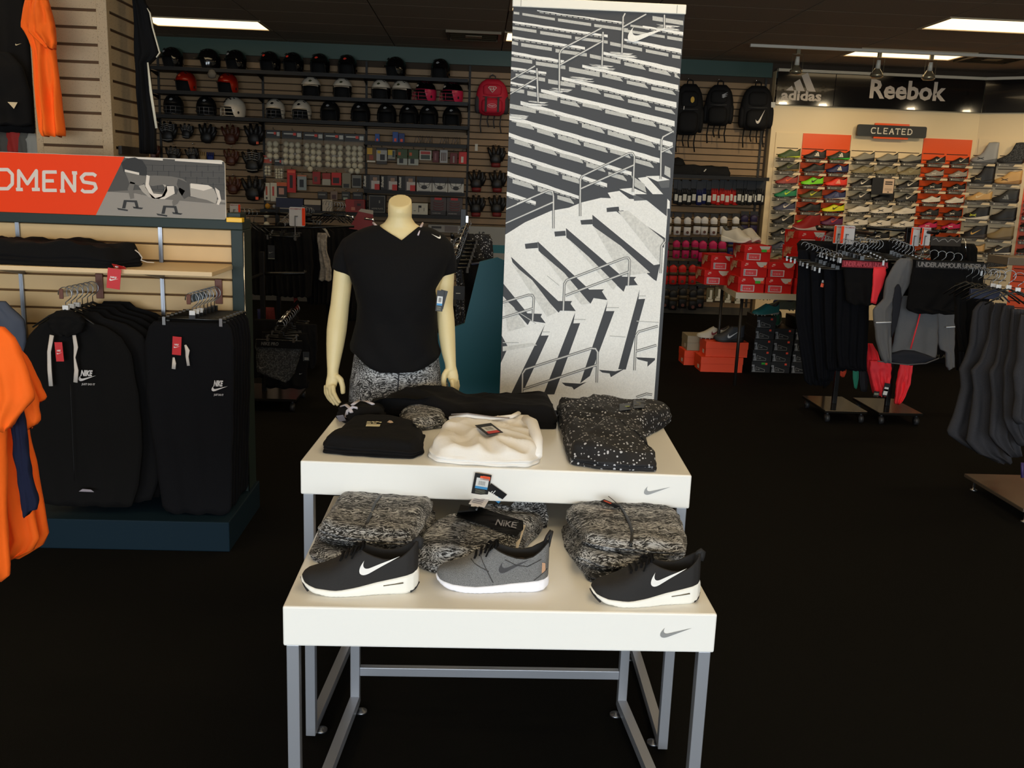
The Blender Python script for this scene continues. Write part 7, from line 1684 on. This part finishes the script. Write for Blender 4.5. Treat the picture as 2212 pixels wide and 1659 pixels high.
# ================================================================ rolling clothes racks
polish=M('polished_base',(70,66,62),.14,.85); rubber=M('caster_rubber',(40,40,42),.5); rackk=M('rack_black',(18,17,17),.35,.3)
def rack(label,x0,x1,y0,y1,h,zp=.085,arms=(),pole=.03,casters=True,mat=None,group=None):
    cx,cy=(x0+x1)/2,(y0+y1)/2
    t=emp('clothes_rack',label,'clothes rack',(cx,cy,0),0,group)
    w,d=(x1-x0)/2,(y1-y0)/2
    a=MB(); a.cbox(-w,w,-d,d,zp-.018,zp,.003); a.build('base_plate',mat or polish,t)
    for sx in (-1,1):
        for sy in (-1,1):
            if casters:
                a=MB(); a.tube([(sx*(w-.03)-.012,sy*(d-.03),.027),(sx*(w-.03)+.012,sy*(d-.03),.027)],.0265,14); a.tube([(sx*(w-.03),sy*(d-.03),.05),(sx*(w-.03),sy*(d-.03),zp-.018)],.009,8); a.tube([(sx*(w-.03)-.014,sy*(d-.03),.03),(sx*(w-.03)+.014,sy*(d-.03),.03)],.011,8); a.build('caster',rubber,t)
            else:
                a=MB(); a.lathe([(.018,0),(.018,.006),(.006,.01),(.006,zp-.018)],(sx*(w-.04),sy*(d-.04),0),10); a.build('levelling_foot',steel,t)
    a=MB(); a.cbox(-pole/2,pole/2,-pole/2,pole/2,zp,h,.002); a.build('upright',rackk,t)
    for dx,dy,z in arms:
        a=MB(); a.tube([(0,0,z),(dx,dy,z),(dx*1.03,dy*1.03,z+.02)],.011,8); a.build('arm',rackk,t)
    return t
# --- front right pair of racks
r1=rack('rolling rack with polished base carrying black trousers, centre right',2.36,2.65,6.0,6.45,1.28,arms=((.0,-.35,1.26),(-.15,.25,1.26),(.2,.25,1.26)))
r2=rack('rolling rack with polished base carrying the grey jacket, centre right',2.72,3.02,5.98,6.43,1.30,arms=((.05,-.3,1.28),(.3,.1,1.28),(-.2,.2,1.28)))
jb=M('trouser_black',(12,13,18),.9,noise_amt=.2,nscale=40,spec=.15)
def dr(label,name,cat,rows,Y,mat=black,group=None,**k):
    o=drape(name,mat,rows,Y,**k); tag(o,label,cat,group); return o
RT='black trousers on the centre right rack'
for i,(rows,Y,lb,s) in enumerate((
 ([(540,1724,1760),(560,1724,1768),(619,1722,1778),(680,1718,1785),(760,1728,1792),(826,1738,1794),(832,1745,1790)],6.16,'long black trousers, leftmost on the centre right rack',1),
 ([(545,1750,1800),(620,1752,1806),(720,1756,1808),(790,1762,1806),(822,1766,1800)],6.10,'long black trousers, second from the left on the centre right rack',2),
 ([(550,1778,1838),(600,1780,1838),(700,1782,1836),(780,1786,1830),(800,1790,1826)],6.02,'long black trousers, third from the left on the centre right rack',3),
 ([(560,1808,1872),(600,1808,1878),(700,1806,1876),(770,1808,1872),(797,1812,1872),(800,1840,1870)],5.94,'long black trousers, rightmost on the centre right rack',4))):
    o=dr(lb,'trousers','trousers',rows,Y,jb,RT,thick=.035,folds=4,amp=.012,seed=s*1.3)
    if i==1:
        c=P(1777,612,Y-.05); hangtag(o,'hang_tag',c,.020,.05,tagmats,R(-8),((.0,.5,.0,1,4),(.6,.9,.1,.9,1)))
def band(o,x0,x1,y0,y1,Y,mat,txt,tm,tx0,tx1,dy=.03):
    a=MB(); p0,p1=P(x0,y0,Y),P(x1,y0+(x1-x0)*.04,Y); hh=P(x0,y0,Y).z-P(x0,y1,Y).z
    sl=(p1.z-p0.z)/(p1.x-p0.x); a.add([(p0.x,Y-dy,p0.z-hh),(p1.x,Y-dy,p1.z-hh),(p1.x,Y-dy,p1.z),(p0.x,Y-dy,p0.z)],[(0,1,2,3)]); a.build('waistband',mat,o)
    a=MB(); q0,q1=P(tx0,y1,Y),P(tx1,y1,Y); lettering(a,txt,lambda u,v:(q0.x+u,Y-dy-.002,p0.z+sl*(q0.x+u-p0.x)-hh*.86+v),q1.x-q0.x,hh*.72,0,bold=.03,sp=.85); a.build('waistband_lettering',tm,o)
coral=M('coral_cloth',(255,52,62),.7)
cs=dr('black shorts with red UNDER ARMOUR waistband and coral side panel','shorts','shorts',[(562,1822,1914),(578,1822,1914),(600,1824,1912),(650,1828,1908),(658,1832,1906)],5.84,black,None,thick=.05,folds=3,amp=.008,seed=1)
band(cs,1816,1914,561,576,5.83,M('band_red',(130,18,34),.7),'UNDER ARMOUR UNDER A',M('band_letter_red',(190,70,84),.7),1818,1914)
dr2=drape('coral_panel',coral,[(577,1887,1914),(590,1886,1914),(600,1885,1912),(620,1885,1906),(640,1882,1897),(655,1881,1893)],5.80,.02,1,.002,0,cs,nx=12,nz=14)
# grey running jacket
gj=M('jacket_grey',(104,104,106),.9,noise_amt=.25,nscale=900)
gd=M('jacket_dark',(22,25,36),.85)
jk=dr('grey running jacket with coral zip, dark hem and reflective cuffs, on the second rack','jacket','jacket',[(640,1950,2010),(668,1940,2026),(700,1936,2026),(740,1930,2025),(762,1924,2023),(774,1922,2020)],5.78,gj,None,thick=.05,folds=2,amp=.008,seed=2)
o=drape('sleeve',gj,[(558,1945,1968),(563,1938,1973),(580,1927,1972),(605,1913,1970),(646,1908,1945),(668,1886,1932),(700,1888,1926),(735,1892,1925),(762,1899,1925),(782,1905,1925)],5.72,.05,2,.006,1,jk)
dp=drape('underarm_panel',gd,[(614,1938,1942),(622,1933,1946),(645,1929,1948),(670,1928,1944),(700,1926,1938),(728,1925,1927)],5.685,.012,1,.001,1,jk,nx=10,nz=14)
o=drape('sleeve',gj,[(671,2022,2063),(700,2024,2063),(740,2027,2062),(756,2030,2061),(760,2042,2061),(794,2043,2062),(797,2046,2050)],5.84,.03,1,.004,1,jk)
hm=drape('dark_hem',gd,[(757,1950,1975),(764,1926,2000),(772,1900,2022),(778,1915,2010),(786,1930,1990)],5.745,.05,1,.003,1,jk,nx=20,nz=14)
a=MB(); a.tube([P(1896,780,5.71),P(1925,784,5.71),P(1960,788,5.71),P(2000,785,5.71),P(2028,774,5.72)],.004,6); a.build('hem_edge',M('edge_grey',(90,90,94),.8),jk)
a=MB(); a.tube([P(1988,676,5.735),P(1982,700,5.73),P(1975,725,5.73),P(1967,754,5.725)],.0045,6); a.build('coral_zip',coral,jk)
for x0,x1,y,YY in ((1892,1925,697,5.675),(2044,2063,707,5.80)):
    a=MB(); p,q=P(x0,y,YY),P(x1,y-1,YY); a.tube([p,q],.004,6); a.build('reflective_strip',M('reflect_white',(235,240,250),.3),jk)
us=dr('black shorts with grey UNDER ARMOUR waistband on the second rack','shorts','shorts',[(563,1972,2126),(580,1972,2126),(620,1964,2122),(668,1958,2060),(676,1966,2119),(677,1975,2060)],5.66,black,None,thick=.05,folds=3,amp=.01,seed=3)
band(us,1974,2126,562,577,5.65,M('band_black',(16,15,15),.7),'UNDER ARMOUR UNDER A',M('band_letter_grey',(130,126,124),.7),1976,2124,.035)
# coral tops low on the racks
for i,(rows,Y,lb) in enumerate((([(742,1872,1885),(760,1870,1895),(790,1872,1905),(830,1880,1910),(850,1886,1902)],6.2,'coral top hanging low, leftmost behind the grey jacket'),([(780,1880,1925),(800,1878,1925),(830,1884,1922),(855,1890,1915)],6.14,'coral top hanging low, middle one with size labels'),([(788,1944,1972),(800,1942,1970),(830,1936,1965),(855,1935,1955),(871,1934,1942)],6.1,'coral top hanging low, right of the rack upright'))):
    o=dr(lb,'coral_top','shirt',rows,Y,coral,'coral tops behind the jacket',thick=.05,folds=3,amp=.014,seed=i*1.9)
    if i==1:
        hangtag(o,'hang_tag',P(1893,851,Y-.06),.038,.035,tagmats,R(-3),((.3,.7,.1,.9,5),))
        hangtag(o,'hang_tag',P(1914,842,Y-.07),.04,.09,tagmats,R(-8),((.1,.7,.15,.85,1),(.4,.55,.15,.85,3)))
for x0,x1,y0,y1,c,lb in ((1812,1828,795,813,(190,60,26),'rust orange garment corner under the black trousers'),(1842,1855,794,838,(40,130,100),'green garment edge under the black trousers'),(1856,1876,800,845,(20,18,22),'black garment with white label under the trousers')):
    dr(lb,'garment_hem','shirt',[(y0,x0,x1),((y0+y1)/2,x0,x1),(y1,x0+3,x1-4)],6.25,M('hem_%d_%d_%d'%c,c,.8),None,thick=.02,folds=2,amp=.006,nx=10,nz=8)
# hangers on the racks: rows of black hangers with chrome clips and hooks
random.seed(9)
def hrow(label,pts,Y0,dY,kind,w,group,n,lift=.0,body=None):
    for i in range(n):
        k=i/max(1,n-1); px=pts[0][0]+(pts[1][0]-pts[0][0])*k; py=pts[0][1]+(pts[1][1]-pts[0][1])*k; Y=Y0+dY*k; p=P(px,py,Y)
        hanger(label%((ORD+['thirteenth','fourteenth','fifteenth','sixteenth'])[i]),(p.x,Y,p.z+lift),kind,w,group,rz=R(random.uniform(-25,5)),body=body)
hrow('black clip hanger over the centre right rack, %s along the left arm',[(1740,524),(1812,548)],6.2,-.3,'clip',.26,'clip hangers on the centre right rack',9)
hrow('black clip hanger over the centre right rack, %s along the front arm',[(1818,515),(1866,527)],6.05,-.25,'clip',.30,'clip hangers on the centre right rack, front arm',7)
hrow('chrome hook hanger behind the white size signs, %s from the left',[(1770,506),(1795,514)],6.4,0,'clip',.25,'hook hangers behind the signs',5)
hrow('black hanger right of the white size signs, %s from the left',[(1852,512),(1900,520)],6.3,-.2,'clip',.28,'hook hangers right of the signs',8)
hrow('black clip hanger over the second rack, %s from the left',[(1930,516),(1965,530)],6.0,-.2,'clip',.30,'clip hangers on the second rack',6)
hrow('black clip hanger carrying the printed waistband shorts, %s from the left',[(1985,537),(2070,548)],5.95,-.25,'clip',.34,'front clip hangers on the second rack',6)
for x0,x1,y0,y1,Y,lb in ((1722,1900,522,560,6.35,'dense row of dark hanging garments behind the centre right rack'),(1895,1975,520,640,6.3,'dark hanging garments between the two right racks'),(2010,2110,525,600,6.3,'dark garments at the back of the second rack'),(2064,2112,560,800,6.35,'long dark garment at the right end of the second rack')):
    dr(lb,'dark_garment','shirt',[(y0,x0+6,x1-6),(y0+8,x0,x1),(y1,x0+4,x1-3)],Y,black,None,thick=.10,folds=8,amp=.02,nx=40,nz=14)
# white size signs with orange edge
def sizesign(label,x0,x1,y0,y1,Y,txt='WOMENS',stripe='l',rz=0):
    p0,p1=P(x0,y1,Y),P(x1,y0,Y); w,h=p1.x-p0.x,p1.z-p0.z
    t=emp('size_sign',label,'sign',(p0.x,Y,p0.z),R(rz))
    a=MB(); a.prism(rrect(0,w,0,h,min(w,h)*.1),0,.004); a.build('card',M('sign_card',(196,192,190),.5),t)
    a=MB(); sw=w*.2; x_=0 if stripe=='l' else w-sw; a.add([(x_,-.001,h*.04),(x_+sw,-.001,h*.04),(x_+sw,-.001,h*.96),(x_,-.001,h*.96)],[(0,1,2,3)]); a.build('orange_edge',orangesign,t)
    a=MB(); lettering(a,txt,lambda u,v:((sw if stripe=='l' else 0)+w*.05+u,-.0015,h*.86+v),w*.7,h*.08,0,bold=.02); a.build('lettering',cm((170,90,80)),t)
    a=MB(); a.cbox(w*.35,w*.40,-.012,-.002,-.06,h*.55,.001); a.cbox(w*.35,w*.55,-.012,-.002,h*.5,h*.55,.001); a.build('clip_stem',M('stem_grey',(110,108,104),.4,.4),t)
    return t
sizesign('white WOMENS sign card with orange left edge over the centre right rack',1814,1848,488,527,6.02)
sizesign('white sign card with orange edge just behind the WOMENS card',1799,1826,487,526,6.12)
sizesign('white WOMENS card, left of the pair over the second rack',1965,1989,491,531,6.05,stripe='n' and 'l')
sizesign('white WOMENS card, right of the pair over the second rack',1988,2012,492,530,6.0)
t,w,h=carded('arm_plate','sign','dark rail plate with a silver scribble beside the white cards',2011,512,2077,532,(48,40,32),[],Y=6.05,thick=.012,hook=False)
a=MB(); stroke(a,[(-.09+.02*i,.01+.012*math.sin(i*2.2)) for i in range(10)],.004,lambda u,v:(u,-.002,v)); a.build('scribble',cm((150,146,140)),t)
a=MB(); a.tube([P(2085,514,5.9),P(2087,560,5.9)],.004,6); tag(a.build('chrome_drop',chrome),'short chrome drop bar right of the dark rail plate','bar')
# --- right edge rack of grey tanks
r3=rack('rack with wide grey base plate at the right edge, holding the grey tanks',2.61,3.3,4.1,4.65,1.30,zp=.08,arms=((-.25,-.15,1.24),(.3,.2,1.24)),casters=False,mat=M('base_taupe',(96,84,72),.35,.5))
tk=M('tank_grey',(60,59,62),.95,noise_amt=.35,nscale=500,spec=.1)
TS=[([(652,2118,2146),(668,2102,2150),(700,2098,2152),(740,2094,2152),(783,2080,2156),(797,2072,2158),(840,2076,2160),(900,2058,2160),(937,2043,2160),(963,2080,2160),(998,2150,2164)],4.62),
 ([(655,2150,2172),(680,2141,2175),(730,2134,2176),(780,2117,2176),(800,2098,2178),(840,2104,2180),(900,2096,2180),(955,2086,2182),(980,2110,2182),(1000,2160,2184)],4.52),
 ([(660,2168,2190),(690,2160,2192),(740,2158,2192),(785,2150,2194),(802,2136,2196),(860,2142,2200),(940,2136,2200),(960,2150,2202),(985,2180,2204)],4.42),
 ([(668,2186,2214),(700,2182,2216),(760,2178,2220),(800,2168,2222),(840,2170,2226),(905,2168,2228),(925,2176,2228),(960,2200,2230)],4.32),
 ([(680,2206,2240),(720,2200,2244),(780,2196,2246),(810,2188,2250),(860,2192,2252),(903,2186,2254),(915,2196,2256)],4.22)]
for i,(rows,Y) in enumerate(TS):
    dr('charcoal grey tank top on the right edge rack, %s from the left'%ORD[i],'tank_top','shirt',rows,Y,tk,'grey tanks at the right edge',thick=.05,folds=2,amp=.016,seed=i*1.4)
for i,(px,py) in enumerate(((2148,592),(2160,594),(2182,595),(2202,600))):
    Y=4.5-.07*i; p=P(px,py,Y); hanger('large chrome hook hanger over the grey tanks, %s from the left'%ORD[i],(p.x,Y,p.z+.02),'top',.26,'hook hangers over the grey tanks',rz=R(-20),size=True)
nh=M('hanger_navy',(30,36,60),.5)
for i in range(7):
    if i>4: continue
    px=2086+13*i; py=612+2.5*i; Y=4.82-.03*i; p=P(px,py,Y); hanger('dark moulded hanger in the row left of the chrome hooks, %s from the left'%ORD[i],(p.x,Y,p.z+.09),'top',.20,'dark hangers at the right edge',rz=R(-35),body=nh if i>3 else None)
dr('black garments under the dark hangers at the right edge','dark_garment','shirt',[(612,2066,2130),(630,2062,2140),(700,2064,2120),(760,2076,2104)],4.85,black,None,thick=.08,folds=5,amp=.02)
a=MB(); p=P(2118,632,4.6); a.cbox(p.x-.06,p.x+.09,4.58,4.6,p.z-.03,p.z+.02,.003); tag(a.build('size_clip_bar',nh),'navy plastic hanger bar with white size labels at the right edge','hanger')
a=MB(); p=P(2190,556,5.2); a.cbox(p.x-.03,p.x+.5,5.2,5.42,p.z-.045,p.z,.003); tag(a.build('taupe_counter',M('counter_taupe',(110,96,78),.4)),'taupe counter edge cut off by the right picture border, under the shoes','counter')
a=MB(); p=P(2208,1030,4.2); a.tube([p+Vector((-.01,0,.07)),p+Vector((0,.0,.0)),p+Vector((.06,0,.01))],.008,6); tag(a.build('purple_strap',M('strap_purple',(50,36,90),.6)),'dark purple strap on the right rack base','strap')
# ================================================================ racks behind the mannequin
rk4=rack('rolling rack with patterned NIKE PRO shorts, left of the mannequin',-1.62,-1.12,5.9,6.35,1.0,arms=((.0,-.35,.86),(.25,.1,.86)))
pro=dr('patterned grey shorts with NIKE PRO waistband on the low rack','shorts','shorts',[(734,553,652),(748,552,654),(760,554,650),(780,554,644),(805,556,636),(818,590,628),(823,612,626)],5.75,pat('brush_pattern','camo'),None,thick=.04,folds=1,amp=.004,seed=2)
a=MB(); p0,p1=P(553,733,5.72),P(654,738,5.72); hh=.048; a.add([(p0.x,5.722,p0.z-hh),(p1.x,5.722,p1.z-hh),(p1.x,5.722,p1.z),(p0.x,5.722,p0.z)],[(0,1,2,3)]); a.build('waistband',black,pro)
a=MB(); q0,q1=P(564,745,5.72),P(602,745,5.72); lettering(a,'NIKE PRO',lambda u,v:(q0.x+u,5.718,q0.z-.002+v),q1.x-q0.x,.022,0,bold=.03,shear=.2); a.build('waistband_lettering',cm((90,88,86)),pro)
a=MB(); q=P(560,796,5.71); swoosh(a,lambda u,v:(q.x+u,5.71,q.z+v),.045); a.build('emblem',cm((110,106,104)),pro)
LR='black garments on the low rack'
for i,(rows,Y,lb) in enumerate((([(718,566,664),(740,566,668),(800,568,664),(834,572,662)],5.85,'black garment directly behind the patterned shorts'),([(700,640,684),(730,640,686),(780,640,684),(794,650,680)],5.9,'black top at the right side of the low rack'),([(820,570,668),(838,572,666)],5.95,'black garment hem low on the low rack'),([(690,548,620),(720,546,640),(815,548,600)],6.05,'black garment at the left rear of the low rack'))):
    dr(lb,'black_garment','shirt',rows,Y,black,LR,thick=.04,folds=3,amp=.01,seed=i)
a=MB(); q=P(647,808,5.8); swoosh(a,lambda u,v:(q.x+u,5.79,q.z+v),.022); tag(a.build('loose_emblem_tag',cm((190,186,180))),'tiny white check emblem on the dark garments of the low rack','tag')
t,w,h=carded('hang_card','tag','tiny black hang card with white lettering on the low rack',655,760,668,780,(20,19,19),[(.2,.3,.9,.36,W_),(.2,.15,.9,.2,W_),(.0,.0,.05,1,(90,90,88))],Y=5.8,thick=.004,hook=False)
hrow('chrome hook hanger on the slanting arm of the low rack, %s from the front',[(606,712),(640,676)],5.7,.5,'clip',.20,'hangers on the low rack',10,lift=.05)
a=MB(); a.tube([P(604,714,5.65)+Vector((0,0,.05)),P(643,668,6.25)+Vector((0,0,.05))],.012,8); tag(a.build('slanting_arm',chrome),'slanting chrome arm above the low rack','display arm')
for x0,x1,y0,y1,c,lb in ((556,572,668,716,(14,20,70),'dark blue garment left of the low rack hangers'),(572,592,664,700,(90,14,14),'dark red garment left of the low rack hangers'),(634,642,640,668,(100,20,16),'narrow dark red garment above the low rack hangers')):
    dr(lb,'garment','shirt',[(y0,x0,x1),(y1,x0+2,x1+4)],6.9,M('hem_%d_%d_%d'%c,c,.8),None,thick=.04,folds=2,amp=.01,nx=10,nz=8)
p=P(683,655+6,7.0)
# upper rack with women's black clothes
rk5=rack('tall rack of black womens clothes behind the gondola and mannequin',-1.75,-1.25,7.0,7.5,1.25,arms=((.3,-.3,1.2),(-.3,-.2,1.2),(.5,.1,1.2)))
UB='black clothes on the tall womens rack'
for i,(rows,Y,lb) in enumerate((([(486,545,600),(500,540,610),(560,540,615),(636,545,612)],6.95,'black clothes, left end of the tall womens rack'),([(482,595,665),(500,592,672),(580,594,676),(640,600,672)],6.9,'black clothes, second block of the tall womens rack'),([(486,660,700),(500,655,722),(580,658,722),(655,664,716)],7.1,'black clothes, third block of the tall womens rack'),([(488,700,760),(500,690,780),(600,700,780),(690,706,775)],7.2,'black clothes just behind the mannequin shoulder'))):
    o=dr(lb,'black_clothes','shirt',rows,Y,black,UB,thick=.10,folds=6,amp=.02,seed=i*1.1,nx=40)
    if i==0:
        hangtag(o,'hang_tag',P(586,545,Y-.1),.048,.10,tagmats,0,((.03,.07,.0,1,5),))
        a=MB(); q=P(581,547,Y-.11); swoosh(a,lambda u,v:(q.x+u,Y-.112,q.z+v),.034); q2=P(579,594,Y-.1); swoosh(a,lambda u,v:(q2.x+u,Y-.1,q2.z+v),.036); a.build('emblem',cm((150,146,140)),o)
lt=dr('pale grey tights hanging beside the mannequin sleeve','tights','trousers',[(503,686,708),(515,685,706),(540,688,706),(560,690,712),(580,692,716),(606,688,716)],7.0,M('pale_tights',(150,140,128),.8,noise_amt=.5,nscale=50),None,thick=.03,folds=2,amp=.008,seed=1)
a=MB(); a.tube([P(697,492,6.65),P(704,498,6.65),P(712,512,6.65)],[.02,.022,.01],8,flat=.4); a.build('waist_tape',cm((160,150,134)),lt)
hrow('chrome hook hanger on the tall womens rack, %s from the front',[(608,492),(634,468)],6.72,.4,'clip',.24,'hangers on the tall womens rack',10,lift=.04)
hrow('chrome hook hanger right of the WOMENS card, %s from the left',[(656,458),(672,462)],7.1,.1,'clip',.2,'hangers right of the WOMENS card',4,lift=.04)
hrow('chrome hook hanger in the cluster below the red box, %s from the left',[(705,446),(740,450)],7.3,.1,'top',.22,'hanger cluster below the red box',7,lift=.04)
hrow('chrome hook hanger beside the yellow block, %s from the left',[(521,459),(548,463)],6.5,.1,'top',.24,'hangers beside the yellow block',4,lift=.03)
sizesign('white WOMENS card with orange right edge left of the mannequin neck',625,659,448,488,6.6,stripe='r')
sizesign('small white MENS card with orange right edge above the yellow block',497,519,441,466,6.5,'MENS','r')
a=MB(); a.flat([(-.09,-.05),(.09,-.07),(.09,.06),(-.02,.08)],lambda u,v:(P(780,480,7.15).x+u,7.15,P(780,480,7.15).z+v),0); a.flat([(-.02,.08),(.09,.06),(.09,.09),(-.0,.1)],lambda u,v:(P(780,480,7.15).x+u,7.149,P(780,480,7.15).z+v),1); tag(a.build('red_shirt_corner',[cm((120,14,14)),cm((150,140,126))]),'dark red shirt corner with pale trim behind the mannequin shoulder','shirt')
for i,(x0,y0,x1,y1) in enumerate(((745,466,762,476),(787,472,806,482))):
    a=MB(); o=a.tube([P(x0,y0,6.9),P(x1,y0+2,6.9),P(x1+1,y1,6.9)],.009,6).build('bar_end',chrome,rk5); o.matrix_parent_inverse=Matrix.Translation(rk5.location).inverted()
# right of the mannequin: chain of chrome hooks and speckled tights
rk6=rack('rack with chrome hooks and speckled tights right of the mannequin',.02,.42,5.1,5.5,1.34,arms=((-.05,-.3,1.2),))
rk6.location.x=P(993,780,5.3).x
for i in range(9):
    px=1008-3*i; py=482+8*i; Y=5.35-.05*i; p=P(px,py,Y); hanger('chrome hook hanger in the slanting chain right of the mannequin, %s from the top'%ORD[i],(p.x,Y,p.z+.02),'clip',.16,'hook chain right of the mannequin',rz=R(20))
a=MB(); p=P(1007,470,5.3); a.cbox(p.x-.014,p.x+.014,5.29,5.32,p.z-.03,p.z+.012,.003); tag(a.build('chrome_finial',chrome),'chrome finial on the hook chain right of the mannequin','bar')
for i,(rows,Y,mat_,lb) in enumerate((([(505,990,1058),(520,985,1064),(560,990,1066),(570,992,1064)],5.35,speck,'speckled black tights folded over the hanger right of the mannequin'),
  ([(560,985,1070),(600,986,1074),(680,988,1070),(712,1000,1066)],5.2,black,'black tights hanging right of the mannequin'),
  ([(690,985,1000),(705,985,1040),(730,990,1062),(742,1030,1055)],5.12,speck,'speckled hem of the tights right of the mannequin'),
  ([(575,984,998),(620,986,1004),(690,984,1004),(710,986,1000)],5.1,speck,'speckled edge of the tights beside the mannequin arm'))):
    dr(lb,'tights','trousers',rows,Y,mat_,'speckled tights right of the mannequin',thick=.04,folds=2,amp=.01,seed=i)
a=MB(); p,q=P(985,574,5.05),P(1062,566,5.05); a.tube([p,q],.014,8,flat=.5); tag(a.build('navy_hanger_bar',nh),'navy hanger bar across the speckled tights','hanger')
t,w,h=carded('hang_card','tag','small black hang card with white check beside the mannequin forearm',980,618,1004,648,(24,24,26),[(.2,.45,.6,.5,W_)],Y=5.0,thick=.004,hook=False)
for x,y in ((971,520),(975,512)): pass
a=MB(); a.box(P(974,515,5.3).x,P(976,515,5.3).x+.004,5.3,5.31,P(974,524,5.3).z,P(974,514,5.3).z); tag(a.build('white_tab',whitec),'tiny white tab right of the mannequin shoulder','tag')
bpy.context.view_layer.update()
# rail of the tall womens rack that carries the size card and the hangers
for nm_,a_,b_,r_ in (('hang_rail',P(560,494,6.61),P(765,489,6.61),.009),):
    o=MB().tube([a_,b_],r_,8).build(nm_,rackk,rk5); o.matrix_parent_inverse=Matrix.Translation(rk5.location).inverted()
for nm_,a_,b_,r_ in (('hook_rail',P(1009,478,5.36),P(980,550,4.93),.007),):
    o=MB().tube([a_,b_],r_,8).build(nm_,chrome,rk6); o.matrix_parent_inverse=Matrix.Translation(rk6.location).inverted()
bpy.context.view_layer.update()
